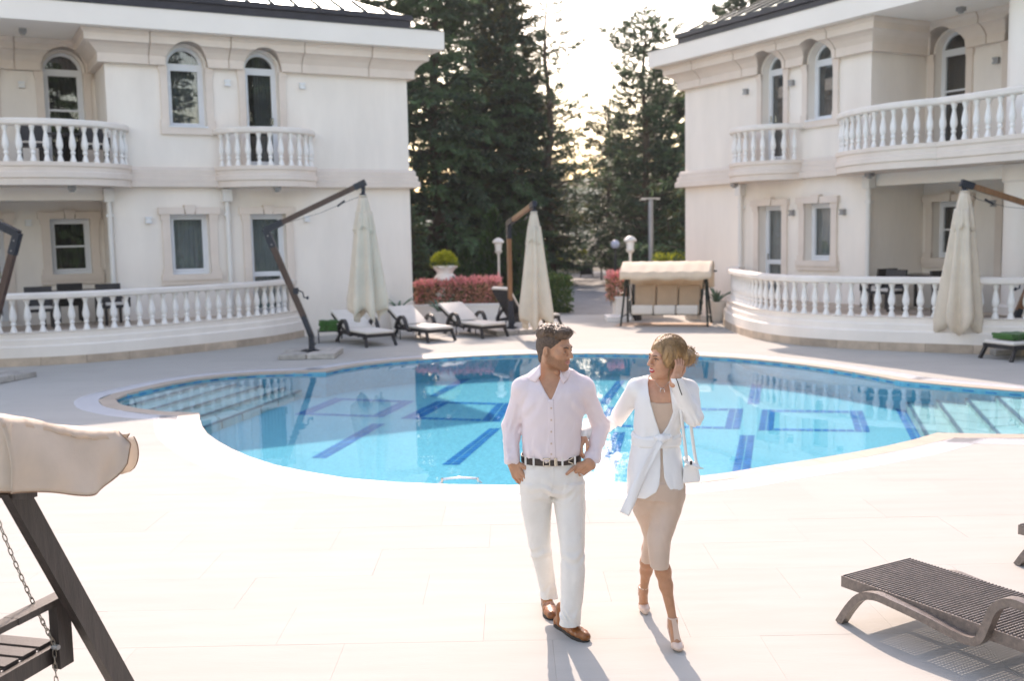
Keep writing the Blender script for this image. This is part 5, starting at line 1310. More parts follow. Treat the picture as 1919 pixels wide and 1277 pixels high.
# ================================================================== PEOPLE: distance-field sculpting, meshed with surface nets
class Sculpt:
    def __init__(s, lo, hi, h):
        s.lo = np.array(lo, float); s.h = h; s.n = np.ceil((np.array(hi)-s.lo)/h).astype(int)+1
        s.D = np.full(s.n, 9.0, np.float32); s.ax = [s.lo[i]+h*np.arange(s.n[i]) for i in range(3)]
    def blk(s, lo, hi):
        a = np.clip(np.floor((np.array(lo)-s.lo)/s.h).astype(int), 0, s.n); b = np.clip(np.ceil((np.array(hi)-s.lo)/s.h).astype(int)+1, 0, s.n)
        if np.any(b <= a): return None
        sl = tuple(slice(a[i], b[i]) for i in range(3))
        return sl, s.ax[0][sl[0]][:,None,None], s.ax[1][sl[1]][None,:,None], s.ax[2][sl[2]][None,None,:]
    def put(s, fn, lo, hi, k=.0, op='u'):
        m = k+3*s.h; r = s.blk(np.array(lo)-m, np.array(hi)+m)
        if r is None: return s
        sl, X, Y, Z = r; d = np.broadcast_to(fn(X,Y,Z), s.D[sl].shape).astype(np.float32); c = s.D[sl]
        if op == 'u':
            if k > 0: hh = np.maximum(k-np.abs(c-d),0)/k; s.D[sl] = np.minimum(c,d)-hh*hh*k*.25
            else: s.D[sl] = np.minimum(c,d)
        elif op == 's':
            d = -d
            if k > 0: hh = np.maximum(k-np.abs(c-d),0)/k; s.D[sl] = np.maximum(c,d)+hh*hh*k*.25
            else: s.D[sl] = np.maximum(c,d)
        elif op == 'i': s.D[sl] = np.maximum(c,d)
        elif op == 'add': s.D[sl] = c+d
        return s
    def cone(s, a, b, ra, rb, k=.012, op='u'):
        a = np.array(a,float); b = np.array(b,float); ab = b-a; L2 = max(1e-9, ab@ab); R_ = max(ra,rb)
        def fn(X,Y,Z):
            h = np.clip(((X-a[0])*ab[0]+(Y-a[1])*ab[1]+(Z-a[2])*ab[2])/L2,0,1)
            return np.sqrt((X-a[0]-ab[0]*h)**2+(Y-a[1]-ab[1]*h)**2+(Z-a[2]-ab[2]*h)**2)-(ra+(rb-ra)*h)
        return s.put(fn, np.minimum(a,b)-R_, np.maximum(a,b)+R_, k, op)
    def ell(s, c, r, rot=None, k=.012, op='u'):
        c = np.array(c,float); r = np.array(r,float); Rm = np.eye(3) if rot is None else np.array(rot); R_ = r.max()
        def fn(X,Y,Z):
            dx, dy, dz = X-c[0], Y-c[1], Z-c[2]
            q = [(dx*Rm[0,i]+dy*Rm[1,i]+dz*Rm[2,i]) for i in range(3)]
            k0 = np.sqrt((q[0]/r[0])**2+(q[1]/r[1])**2+(q[2]/r[2])**2); k1 = np.sqrt((q[0]/r[0]**2)**2+(q[1]/r[1]**2)**2+(q[2]/r[2]**2)**2)
            return k0*(k0-1)/np.maximum(k1,1e-6)
        return s.put(fn, c-R_, c+R_, k, op)
    def loft(s, st, k=.015, off=0., p=2.25, op='u', zlo=None, zhi=None):
        """stack of rounded sections: (x, y, z, half width, half depth) ordered by height"""
        st = np.array(sorted(st, key=lambda q: q[2])); z = st[:,2]; zl = z[0] if zlo is None else zlo; zh = z[-1] if zhi is None else zhi
        zz = s.ax[2]; 
        def sm(v):   # smooth (monotone-ish) interpolation
            t = np.interp(zz, z, v); w_ = max(1,int(.02/s.h)); kz = np.ones(2*w_+1)/(2*w_+1); tp = np.pad(t, w_, 'edge'); return np.convolve(tp, kz, 'valid')
        cx, cy, A, B = sm(st[:,0]), sm(st[:,1]), sm(st[:,3])+off, sm(st[:,4])+off
        z0 = s.lo[2]
        def fn(X,Y,Z):
            iz = np.rint((Z-z0)/s.h).astype(int); a, b, x, y = A[iz], B[iz], cx[iz], cy[iz]
            q = (np.abs((X-x)/a)**p+np.abs((Y-y)/b)**p)**(1/p); d = (q-1)*np.minimum(a,b)
            return np.maximum(np.maximum(d, Z-zh), zl-Z)
        W_ = (st[:,3]+off).max(); Bm = (st[:,4]+off).max()
        return s.put(fn, (st[:,0].min()-W_, st[:,1].min()-Bm, zl), (st[:,0].max()+W_, st[:,1].max()+Bm, zh), k, op)
    def poly_y(s, poly, y0, y1, op='s', k=0.):
        """prism along the depth axis of a polygon given in (x, z)"""
        P = np.array(poly); n = len(P)
        def fn(X,Y,Z):
            Xb, Zb = np.broadcast_arrays(X+0*Z, Z+0*X); d = np.full(Xb.shape, 1e9); sgn = np.ones(Xb.shape)
            j = n-1
            for i in range(n):
                e = P[j]-P[i]; wx, wz = Xb-P[i,0], Zb-P[i,1]; t = np.clip((wx*e[0]+wz*e[1])/(e@e),0,1); d = np.minimum(d,(wx-e[0]*t)**2+(wz-e[1]*t)**2)
                c1 = Zb >= P[i,1]; c2 = Zb < P[j,1]; c3 = e[0]*wz > e[1]*wx; flip = (c1&c2&c3)|(~c1&~c2&~c3); sgn = np.where(flip,-sgn,sgn); j = i
            return np.maximum(np.maximum(sgn*np.sqrt(d), y0-Y), Y-y1)
        return s.put(fn, (P[:,0].min(),y0,P[:,1].min()), (P[:,0].max(),y1,P[:,1].max()), k, op)
    def front(s, x, z):
        """depth of the nearest surface seen from the camera side at (x, z)"""
        i = int(round((x-s.lo[0])/s.h)); k = int(round((z-s.lo[2])/s.h)); c = s.D[min(max(i,0),s.n[0]-1),:,min(max(k,0),s.n[2]-1)]; q = np.where(c < 0)[0]
        if len(q) == 0: return None
        j = q[0]
        if j == 0: return s.ax[1][0]
        return s.ax[1][j]-s.h*(-c[j]/(c[j-1]-c[j]+1e-9))
    def verts(s):
        D = s.D; S = D < 0
        act = np.zeros(np.array(D.shape)-1, bool); first = S[:-1,:-1,:-1]
        for dx in (0,1):
            for dy in (0,1):
                for dz in (0,1): act |= S[dx:D.shape[0]-1+dx, dy:D.shape[1]-1+dy, dz:D.shape[2]-1+dz] != first
        I = np.argwhere(act); idx = np.full(act.shape, -1, np.int32); idx[act] = np.arange(len(I))
        c = np.stack([D[I[:,0]+dx,I[:,1]+dy,I[:,2]+dz] for dx in (0,1) for dy in (0,1) for dz in (0,1)], 1)
        off = np.array([(dx,dy,dz) for dx in (0,1) for dy in (0,1) for dz in (0,1)], float)
        acc = np.zeros((len(I),3)); cnt = np.zeros(len(I))
        for a in range(8):
            for b in range(a+1,8):
                if abs(off[a]-off[b]).sum() != 1: continue
                m_ = (c[:,a] < 0) != (c[:,b] < 0); t = c[m_,a]/(c[m_,a]-c[m_,b]); acc[m_] += off[a]+(off[b]-off[a])*t[:,None]; cnt[m_] += 1
        V = s.lo+(I+acc/cnt[:,None])*s.h
        F = []
        for ax in range(3):
            sl0 = [slice(None)]*3; sl1 = [slice(None)]*3; sl0[ax] = slice(0,-1); sl1[ax] = slice(1,None)
            e = S[tuple(sl0)] != S[tuple(sl1)]; E = np.argwhere(e); u, v = [i for i in range(3) if i != ax]
            E = E[(E[:,u] > 0)&(E[:,v] > 0)&(E[:,u] < D.shape[u]-1)&(E[:,v] < D.shape[v]-1)]
            q = []
            for du, dv in ((-1,-1),(0,-1),(0,0),(-1,0)):
                T = E.copy(); T[:,u] += du; T[:,v] += dv; q.append(idx[T[:,0],T[:,1],T[:,2]])
            q = np.stack(q,1); inside_ = S[E[:,0],E[:,1],E[:,2]]
            flip = inside_ if ax != 1 else ~inside_
            q[~flip] = q[~flip][:,::-1]; F.append(q[(q >= 0).all(1)])
        return V, np.concatenate(F)
def join_vf(parts):
    V = []; F = []; o = 0
    for v, f in parts: V.append(v); F.append(f+o); o += len(v)
    return np.concatenate(V), np.concatenate(F)
def np_mesh(name, V, F, mats, parent, matfn=None, relax=0):
    me = bpy.data.meshes.new(name); n = len(F)
    me.vertices.add(len(V)); me.vertices.foreach_set('co', V.astype(np.float32).ravel()); me.loops.add(n*4); me.loops.foreach_set('vertex_index', F.astype(np.int32).ravel())
    me.polygons.add(n); me.polygons.foreach_set('loop_start', np.arange(0,n*4,4,dtype=np.int32)); me.polygons.foreach_set('loop_total', np.full(n,4,dtype=np.int32))
    for m_ in mats: me.materials.append(m_)
    if matfn is not None: me.polygons.foreach_set('material_index', matfn(V[F].mean(1)).astype(np.int32))
    me.update(calc_edges=True); me.validate(); me.shade_smooth()
    o = bpy.data.objects.new(name, me); col.objects.link(o); o.parent = parent
    if parent is not None: o.location = -Vector(parent.location)
    return o
def J(px, py, y): p = gy(px,py,y); return np.array(p)
def row(py, x0, x1, y, b, pad=0.):
    a = gy(x0,py,y); c = gy(x1,py,y); return ((a.x+c.x)/2, y, (a.z+c.z)/2, (c.x-a.x)/2+pad, b)
def pxz(poly, y): return [(gy(a,b,y).x, gy(a,b,y).z) for a, b in poly]

# deterministic cheap 3-D noise made of rotated sines (for cloth folds and hair)
_rg = np.random.default_rng(5); _W = [(_rg.normal(0,1,3), _rg.uniform(0,6.28)) for _ in range(10)]
def fold(X,Y,Z, f, st=(1,1,1), n=6):
    o = 0
    for i in range(n):
        w_, ph = _W[i]; o = o+np.sin(f*(w_[0]*X*st[0]+w_[1]*Y*st[1]+w_[2]*Z*st[2])+ph+ (1.3*o if i > 2 else 0))
    return o/n

def skinmat(name, c):
    m = mat(name, c, .48, spec=.4, var=.07, vscale=35, bump=.05, bscale=300); b = m.node_tree.nodes['Principled BSDF']
    b.inputs['Subsurface Weight'].default_value = .12; b.inputs['Subsurface Radius'].default_value = (.012,.004,.002); b.inputs['Subsurface Scale'].default_value = .6; return m
M['skin_m'] = skinmat('skin_tan', (.50,.275,.18)); M['skin_f'] = skinmat('skin_warm', (.56,.295,.19)); M['skin_fl'] = skinmat('skin_legs_tan', (.45,.22,.125))
def beard_skin():
    m = skinmat('skin_tan_bearded', (.47,.245,.15)); t = m.node_tree; b = t.nodes['Principled BSDF']; at = t.nodes.new('ShaderNodeAttribute'); at.attribute_name = 'beard'
    n = t.nodes.new('ShaderNodeTexNoise'); n.inputs['Scale'].default_value = 260; tc = t.nodes.new('ShaderNodeTexCoord'); t.links.new(tc.outputs['Object'], n.inputs['Vector'])
    mp = t.nodes.new('ShaderNodeMapRange'); mp.inputs['From Min'].default_value = .25; mp.inputs['From Max'].default_value = .75; mp.inputs['To Min'].default_value = .45; t.links.new(n.outputs['Fac'], mp.inputs[0])
    mu = t.nodes.new('ShaderNodeMath'); mu.operation = 'MULTIPLY'; t.links.new(at.outputs['Fac'], mu.inputs[0]); t.links.new(mp.outputs[0], mu.inputs[1])
    mx = t.nodes.new('ShaderNodeMix'); mx.data_type = 'RGBA'; t.links.new(mu.outputs[0], mx.inputs[0]); t.links.new(b.inputs['Base Color'].links[0].from_socket, mx.inputs[6]); mx.inputs[7].default_value = (.14,.062,.028,1); t.links.new(mx.outputs[2], b.inputs['Base Color']); return m
M['skin_m'] = beard_skin(); M['stubble'] = M['skin_m']
M['lip_m'] = mat('lip_natural', (.42,.17,.13), .4); M['lip_f'] = mat('lip_red', (.42,.012,.02), .28)
M['hair_m'] = mat('hair_dark_brown', (.105,.066,.042), .42, spec=.5, var=.4, vscale=40, bump=.6, bscale=160, stretch=(1,1,.4))
M['hair_side'] = mat('hair_clipped', (.085,.055,.038), .6, var=.35, vscale=80, bump=.3, bscale=300)
M['hair_f'] = mat('hair_blonde', (.38,.225,.105), .38, spec=.5, var=.4, vscale=28, bump=.7, bscale=120, stretch=(1,1,.35), trans=.12)
M['hair_fd'] = mat('hair_dark_blonde', (.26,.145,.065), .42, spec=.5, var=.4, vscale=28, bump=.7, bscale=120, stretch=(1,1,.35))
M['eyew'] = mat('eye_white', (.42,.38,.35), .3); M['iris'] = mat('iris_dark', (.035,.022,.016), .15); M['brow'] = mat('brow_brown', (.085,.048,.03), .7); M['teeth'] = mat('teeth', (.80,.77,.72), .25)
M['shirt'] = mat('shirt_pale_pink', (.83,.735,.755), .85, var=.02, vscale=9, bump=.12, bscale=260, trans=.16)
M['denim'] = mat('trousers_white_denim', (.72,.70,.665), .85, var=.03, vscale=12, bump=.18, bscale=300)
M['belt'] = mat('belt_dark_leather', (.030,.020,.017), .42, var=.3, vscale=20, bump=.15, bscale=120); M['buckle'] = mat('buckle_metal', (.62,.58,.50), .25, metal=1.)
M['brogue'] = mat('shoe_cognac_leather', (.26,.085,.022), .33, spec=.5, var=.35, vscale=14, bump=.15, bscale=90); M['sole'] = mat('shoe_sole', (.030,.024,.02), .6); M['lace'] = mat('lace_tan', (.42,.25,.09), .7)
M['jacket'] = mat('jacket_white', (.86,.855,.845), .75, var=.012, vscale=8, bump=.07, bscale=320, trans=.10)
M['satin'] = mat('dress_champagne', (.70,.535,.425), .40, spec=.5, var=.04, vscale=8, trans=.25)
M['pump'] = mat('pump_nude', (.66,.49,.40), .35, spec=.5); M['bagw'] = mat('bag_white', (.80,.79,.77), .4, bump=.08, bscale=200); M['silver'] = mat('silver', (.70,.68,.66), .18, metal=1.)

def frame(yaw, tilt=0., roll=0.):
    """head frame: columns = face-left, forward, up in world. yaw 0 looks at the camera, + turns to the image right"""
    f = Vector((math.sin(yaw)*math.cos(tilt), -math.cos(yaw)*math.cos(tilt), math.sin(tilt))); l = Vector((math.cos(yaw), math.sin(yaw), 0))
    u = l.cross(f); 
    if u.z < 0: u = -u
    if roll: q = Matrix.Rotation(roll, 3, f); l = q @ l; u = q @ u
    return np.array([l, f, u]).T
def sculpt_head(c, Rm, neck_base, male=True, s_=1.0, h=.0024):
    c = np.array(c, float); W = lambda *p: c+Rm@(np.array(p)*s_)
    S = Sculpt(c-.19, c+.17, h); f = 1.0 if male else .94
    S.ell(W(0,-.014,.042), np.array([.0745*f,.096,.083])*s_, Rm, 0)
    S.ell(W(0,.026,-.028), np.array([.060*f,.064,.076])*s_, Rm, .03)
    for a in (-1,1):
        S.cone(W(a*.048*f,-.008,-.052), W(a*.014,.066,-.094 if male else -.090), .020*s_*f, .014*s_, .03)
        S.cone(W(a*.056*f,-.01,-.01), W(a*.050*f,-.008,-.052), .016*s_, .018*s_, .03)
    S.ell(W(0,.072,-.092), np.array([.019 if male else .014,.017,.017])*s_, Rm, .02)
    for a in (-1,1):
        S.cone(W(a*.006,.087,.026), W(a*.042,.074,.024), (.012 if male else .008)*s_, .011*s_, .015)
        S.ell(W(a*.043*f,.060,-.014), np.array([.020,.018,.017])*s_, Rm, .025)
        S.ell(W(a*.031,.101,.004), np.array([.019,.016,.0125])*s_, Rm, .012, 's')
        S.ell(W(a*.031,.074,.004), np.array([.0175,.0165,.0115])*s_, Rm, .006)
    S.cone(W(0,.088,.018), W(0,.112,-.024), .0085*s_, (.0125 if male else .0105)*s_, .012)
    for a in (-1,1): S.ell(W(a*.0125,.099,-.029), np.array([.0085,.010,.0075])*s_, Rm, .008)
    S.ell(W(0,.082,-.056), np.array([.026,.014,.020])*s_, Rm, .015)
    S.cone(W(-.017,.086,-.0535), W(.017,.086,-.0535), .0055*s_, .0055*s_, .006); S.cone(W(0,.0925,-.0525), W(0,.0925,-.053), .005*s_, .005*s_, .008)
    S.cone(W(-.013,.087,-.066), W(.013,.087,-.066), .0068*s_, .0068*s_, .006)
    S.cone(W(-.022,.093,-.0590), W(.022,.093,-.0590), .0022*s_, .0022*s_, .003, 's')
    for a in (-1,1):
        S.ell(W(a*.076*f,-.012,-.008), np.array([.009,.019,.031])*s_, Rm, .008); S.ell(W(a*.087*f,-.008,-.004), np.array([.009,.0095,.018])*s_, Rm, .003, 's')
    nb = np.array(neck_base); r0, r1 = ((.053,.062) if male else (.043,.050))
    S.cone(W(0,-.030,-.05), nb+(W(0,-.03,-.05)-nb)*.15, r0*s_, r1*s_, .03)
    if male: S.ell(W(0,.022,-.128), np.array([.012,.012,.014]), Rm, .02)
    return S, W
def head_mats(c, Rm, s_, male):
    inv = np.array(Rm).T
    def fn(C):
        q = (C-np.array(c))@inv.T/s_; u, v, w_ = q[:,0], q[:,1], q[:,2]; n = fold(q[:,0],q[:,1],q[:,2],90.)*.012
        mi = np.zeros(len(C), int); lip = (v > .078)&(np.abs(u) < .024)&(w_ < -.048+.0)&(w_ > -.0735)&(np.abs(u) < .024*np.sqrt(np.clip(1-((w_+.060)/.0135)**2,0,1)))
        if male:
            beard = (w_ < -.030+n*.6+.25*np.clip(.04-v,0,.06))&(w_ > -.118)&(v > -.018+n)&~((np.abs(u) < .02)&(w_ > -.037))
            cheek = (np.abs(u) < .046)&(w_ > -.046+n*.5)&(v > .05)&(np.abs(u) > .024); beard &= ~cheek
        mi[lip] = 2
        return mi
    return fn
def sculpt_hand(S, wrist, d, n, scale=1., curl=(.35,.4,.3), spread=.06, thumb=(.5,.35), side=1, curls=None, palm_k=.010):
    """palm, four unequal fingers with two bends, thumb from the side of the palm. d = towards fingers, n = back of hand, side=+1 thumb on the d x n side"""
    d = Vector(d).normalized(); n = Vector(n); n = (n-d*n.dot(d)).normalized(); t = d.cross(n)*side; w0 = Vector(wrist); s_ = scale
    P = lambda x, y, z: w0+d*x*s_+t*y*s_+n*z*s_
    S.cone(P(-.03,0,0), P(.012,0,0), .026*s_, .024*s_, .012)
    lens = [(.044,.026,.021),(.048,.030,.022),(.044,.028,.021),(.034,.021,.018)]
    for i in range(4):
        y = .030-.0205*i; k0 = (.088,.092,.088,.080)[i]
        S.cone(P(.012,y*.62,0), P(k0,y,.002), .0145*s_, .0105*s_, palm_k)
    S.cone(P(.02,.02,-.006), P(.06,.022,-.006), .014*s_, .011*s_, palm_k)
    tips = []
    for i in range(4):
        y = .030-.0205*i; k0 = (.088,.092,.088,.080)[i]; p = P(k0,y,.002); a = 0; cc = curls[i] if curls else curl
        sp = spread*(1.5-i); rr = (.0088,.0092,.0088,.0076)[i]*s_
        for q, (L, ca) in enumerate(zip(lens[i], cc)):
            a += ca; dd = (d*math.cos(a)-n*math.sin(a)+t*sp*math.cos(a)).normalized(); p2 = p+dd*L*s_; S.cone(p, p2, rr*(1-.1*q), rr*(.93-.11*q), .003); p = p2
        tips.append(p)
    b = P(.018,.026,-.004); p = b; dirs = [(d*.75+t*.62-n*.15*thumb[0]), (d*.92+t*.30-n*.35*thumb[0]), (d*1.0+t*(.08-thumb[1]*.5)-n*.4*thumb[0])]
    for (L, r0, r1), dd in zip(((.042,.0145,.0112),(.032,.0108,.0098),(.025,.0098,.0078)), dirs): p2 = p+dd.normalized()*L*s_; S.cone(p, p2, r0*s_, r1*s_, .006); p = p2
    return tips
def ribbon(name, rows, mt, parent, th=.003, smooth=180, off=0):
    mb = MB(); mb.loft([[tuple(p) for p in r_] for r_ in rows], cap=False, closed=False); o = mb.build(name, mt, parent, smooth=smooth); o.location = -Vector(parent.location); s_ = o.modifiers.new('s','SOLIDIFY'); s_.thickness = th; s_.offset = off; return o
def lump(name, mb, mt, parent, smooth=50): o = mb.build(name, mt, parent, smooth=smooth); o.location = -Vector(parent.location); return o
def sphere(mb, c, r, n=12): mb.lathe([(max(1e-4,r*math.sin(math.pi*k/n)), -r*math.cos(math.pi*k/n)) for k in range(n+1)], n+4, tuple(c)); return mb

def curls(name, W, Rm, roots, L, r, mt, parent, seed, fall=.4, curlr=.008, turns=1.2, nseg=7, grow=None, taper=True):
    """locks of hair: short curved tubes rooted on the scalp (joined into one part)"""
    rr = random.Random(seed); mb = MB()
    for (p, nn, dr) in roots:
        p = Vector(p); nn = Vector(nn).normalized(); dr = Vector(dr).normalized(); l = L*rr.uniform(.6,1.25); ph = rr.uniform(0,6.28); sd = nn.cross(dr).normalized(); path = []; tw = turns*rr.uniform(.6,1.3)
        for k in range(nseg+1):
            t = k/nseg; a = ph+6.28*tw*t; path.append(p+dr*l*t+nn*(l*.35*math.sin(math.pi*min(1,t*.9))*(1-fall)+curlr*math.sin(a)*t)+sd*curlr*math.cos(a)*t+Vector((0,0,-fall*l*t*t*.5)))
        mb.tube([tuple(q) for q in path], [r*(1-.75*(k/nseg)**2 if taper else 1) for k in range(nseg+1)], 5)
    return lump(name, mb, mt, parent, 180)

# ------------------------------------------------------------------ the man
def build_man():
    base = Vector((.27, 5.95, 0)); t = thing('person', 'man with short dark hair in pale pink shirt and white trousers, one hand in pocket', 'person', base)
    Y = 5.93
    # shirt
    sx = Sculpt(J(925,875,5.7)*[1,0,1]+[0,5.66,-.03], J(1160,690,6.1)*[1,0,1]+[0,6.2,.06], .0046)
    tor = [row(874,983,1084,Y,.118),row(862,981,1086,Y,.124),row(845,978,1088,Y,.137),row(828,979,1088,Y,.135),row(800,980,1090,Y,.135),row(770,978,1094,Y,.137),row(748,976,1098,Y,.132),row(728,982,1094,Y,.118),row(712,996,1080,Y+.01,.092),row(702,1010,1066,Y+.01,.075)]
    sx.loft(tor, .02)
    sh_r, el_r, cu_r = J(979,730,Y+.01), J(957,800,Y+.05), J(958.5,862,Y-.03)
    sh_l, el_l, cu_l = J(1095,729,Y+.01), J(1126,800,Y+.07), J(1110,862,Y-.05)
    for a, b, c in ((sh_r,el_r,cu_r),(sh_l,el_l,cu_l)):
        sx.cone(a*.93+np.array([.27,Y,a[2]+.012])*.07, a, .056, .054, .04); sx.cone(a, b, .053, .050, .035); sx.cone(b, c, .052, .043, .02); d = (c-b)/np.linalg.norm(c-b); sx.cone(c-d*.035, c+d*.002, .0455, .0475, .006)
    sx.cone(J(1012,704,Y+.02), J(981,725,Y+.01), .052, .046, .04); sx.cone(J(1060,704,Y+.02), J(1093,724,Y+.01), .052, .046, .04)
    lo, hi = sx.lo, sx.lo+sx.h*sx.n
    def folds(X,Yy,Z):
        base_ = fold(X,Yy,Z,26.,(1,.6,.8))*.0055+fold(X,Yy,Z,60.,(1,.6,1.2),5)*.0026
        e = 0
        for b, c in ((el_r,cu_r),(el_l,cu_l)):
            w_ = np.exp(-(((X-b[0])**2+(Yy-b[1])**2+(Z-b[2])**2)/.010)); e = e+w_*.0035*np.sin(115*(Z+.5*(X-b[0])*np.sign(b[0]-.27))+5*np.sin(29*X+13*Z))*(.6+.4*np.sin(37*Z+21*X))
            w2 = np.exp(-(((X-c[0])**2+(Z-c[2]-.06)**2)/.004)); e = e+w2*.0014*np.sin(150*Z+50*X)
        wz = np.exp(-((Z-tor[2][2])/.05)**2); e = e+wz*.0045*np.sin(75*X+20*Z+3*np.sin(11*X))
        for b in (sh_r,sh_l): w_ = np.exp(-(((X-b[0]*.88-.27*.12)**2+(Z-b[2]+.09)**2)/.006)); e = e+w_*.004*np.sin(95*(X*.8+Z*.6*np.sign(b[0]-.27)))
        return base_+e
    sx.put(folds, lo, hi, op='add')
    for c, d in ((cu_r,(cu_r-el_r)),(cu_l,(cu_l-el_l))): d = d/np.linalg.norm(d); sx.cone(c+d*.012, c+d*.07, .033, .033, .0, 's')
    vneck = pxz([(1005,690),(1056,690),(1052,708),(1040,735),(1032,751),(1022,735),(1010,712)], Y-.10)
    solid = sx.D.copy(); sx.poly_y(vneck, 5.6, Y+.03); 
    V, F = sx.verts(); np_mesh('shirt', V, F, [M['shirt']], t)
    sx.D = solid
    # placket and buttons, chest pocket line left out
    rows = []; 
    for k in range(25):
        py = 749+(860-749)*k/24; x = gy(1032+4*k/24,py,Y-.13).x; z = gy(1032,py,Y-.13).z; r_ = []
        for e in (-.016,-.013,.013,.016): y = sx.front(x+e,z) or Y-.13; r_.append((x+e,y-(.0035 if abs(e) < .015 else -.001),z))
        rows.append(r_)
    ribbon('placket', rows, M['shirt'], t, .0015, 30)
    for py in (765,787,809,831,851):
        x = gy(1033,py,Y-.13).x; z = gy(1033,py,Y-.13).z; y = sx.front(x,z)-.005; mb = MB(); mb.tube([(x,y,z),(x,y-.003,z)],.0055,10); lump('button', mb, M['pump'], t)
    # collar: standing band and two points
    nb = J(1030,702,Y+.015); cz = nb[2]; band = MB(); rr_ = []
    for k in range(29):
        a = R(-62)+R(304)*k/28; x = nb[0]+.066*math.sin(a+math.pi); y = nb[1]+.066*math.cos(a+math.pi)*1.0; fr = (1+math.cos(a+math.pi))/2
        up = .050-.0*fr; rr_.append([(x*1.0,y,cz-.012-.0*fr),(x+.002*math.sin(a),y,cz+up*.6),(nb[0]+(x-nb[0])*.96,nb[1]+(y-nb[1])*.96,cz+up)])
    ribbon('collar_band', [[(nb[0]+.070*math.sin(a)*s1, nb[1]+.070*math.cos(a)*s1, cz-.014+zz+(.016*math.cos(a))) for s1, zz in ((1.10,0),(1.02,.022),(.97,.046))] for a in [R(-128)+R(256)*k/30 for k in range(31)]], M['shirt'], t, .003)
    def flap(pts): 
        A, B, C_, D_ = pts; rows = []
        for i in range(7):
            f = i/6; p0 = Vector(A).lerp(Vector(B), f); p1 = Vector(D_).lerp(Vector(C_), f); rows.append([p0.lerp(p1, g)+Vector((0,-.006*math.sin(math.pi*g)*math.sin(math.pi*f)-.002,0)) for g in (0,.25,.5,.75,1)])
        return rows
    yf = lambda px, py, d: gy(px,py,(sx.front(gy(px,py,Y-.1).x, gy(px,py,Y-.1).z) or Y-.08)-d)
    ribbon('collar', flap([gy(1013,682,Y-.045), yf(987,711,.010), yf(1004,717,.010), gy(1013,703,Y-.085)]), M['shirt'], t, .0035)
    ribbon('collar', flap([gy(1051,696,Y-.070), yf(1064,712,.008), yf(1056,719,.010), gy(1049,706,Y-.088)]), M['shirt'], t, .0035)
    ribbon('collar', flap([gy(1064,690,Y-.02), yf(1068,700,.008), yf(1063,712,.010), gy(1052,700,Y-.075)]), M['shirt'], t, .0035)
    # trousers
    tx = Sculpt((J(960,900,6)[0],5.62,-.0+.02), (J(1112,900,6)[0],6.30,J(1030,846,5.9)[2]), .0046)
    hip = [row(926,982,1088,Y+.01,.095),row(914,975,1094,Y,.122),row(890,974,1092,Y,.128),row(868,979,1087,Y,.122),row(857,981,1085,Y,.121)]
    tx.loft(hip, .02)
    lr = [row(902,976,1030,Y+.01,.112),row(925,975,1036,Y+.02,.104),row(950,977,1034,Y+.03,.094),row(977,981.5,1032,Y+.04,.088),row(1005,987,1031,Y+.05,.078),row(1030,992,1033,Y+.06,.070),row(1060,1000,1037,Y+.11,.062),row(1085,1007,1040,Y+.16,.058),row(1104,1011,1043,Y+.20,.058),row(1119,1011,1045,Y+.215,.061)]
    ll = [row(902,1040,1095,Y+.0,.112),row(925,1036,1097,Y+.0,.104),row(950,1039,1098,Y-.01,.096),row(977,1043,1097,Y-.03,.090),row(1005,1047,1096,Y-.05,.082),row(1032,1050,1095,Y-.065,.075),row(1073,1050,1096,Y-.075,.074),row(1120,1050,1092,Y-.075,.070),row(1152,1049,1089,Y-.08,.066),row(1171,1048,1088,Y-.082,.066)]
    tx.loft(lr, .022); tx.loft(ll, .022)
    lo, hi = tx.lo, tx.lo+tx.h*tx.n; kr, kl = np.array(lr[5][:3]), np.array(ll[5][:3]); cr_ = J(1034,928,Y-.1)
    def tf(X,Yy,Z):
        e = fold(X,Yy,Z,22.,(1,.7,.7))*.0042+fold(X,Yy,Z,70.,(1,.7,.8),5)*.0018
        for k_, a_ in ((kr,1),(kl,-1)): w_ = np.exp(-(((X-k_[0])/.09)**2+((Z-k_[2])/.075)**2)); e = e+w_*.0065*np.sin(80*(Z+a_*.5*(X-k_[0]))+4*np.sin(23*X))*(.6+.4*np.sin(31*Z))
        w_ = np.exp(-(((X-cr_[0])/.11)**2+((Z-cr_[2])/.06)**2)); e = e+w_*.0075*np.sin(95*(Z-.55*np.abs(X-cr_[0]))+3*np.sin(27*X))
        for s0 in (lr[-1],ll[-1]): w_ = np.exp(-(((X-s0[0])/.08)**2+((Z-s0[2]-.05)/.07)**2)); e = e+w_*.0045*np.sin(85*Z+45*X+5*np.sin(41*X+9*Z))*(.55+.45*np.sin(53*Z-20*X))
        return e
    tx.put(tf, lo, hi, op='add')
    px_ = gy(1036,880,Y-.12).x
    for (a, b) in (((1095,893),(1060,876)),): pass
    V, F = tx.verts(); np_mesh('trousers', V, F, [M['denim']], t)
    # fly seam, pocket edge, leg side pocket as raised seams
    def seam(name, pts, r=.0016, m_='denim'):
        mb = MB(); P = []
        for px, py in pts: q = gy(px,py,Y-.12); y = tx.front(q.x,q.z); P.append((q.x,(y if y else Y-.1)-.0008,q.z))
        mb.tube(P, r, 5); return lump(name, mb, M[m_], t, 180)
    seam('fly_seam', [(1038,870),(1038,885),(1037,905),(1034,920)]); seam('pocket_edge', [(1066,874),(1074,882),(1085,890),(1094,894)],.003); seam('pocket_edge', [(982,876),(990,884),(1000,880),(1004,870)],.002)
    seam('side_seam', [(1093,905),(1094,940),(1091,980),(1089,1010)],.0018)
    # belt with loops and buckle
    bz = (gy(1035,866,Y-.125).z); bel = [(hip[3][0], Y, bz+dz, 0, 0) for dz in (0,)]
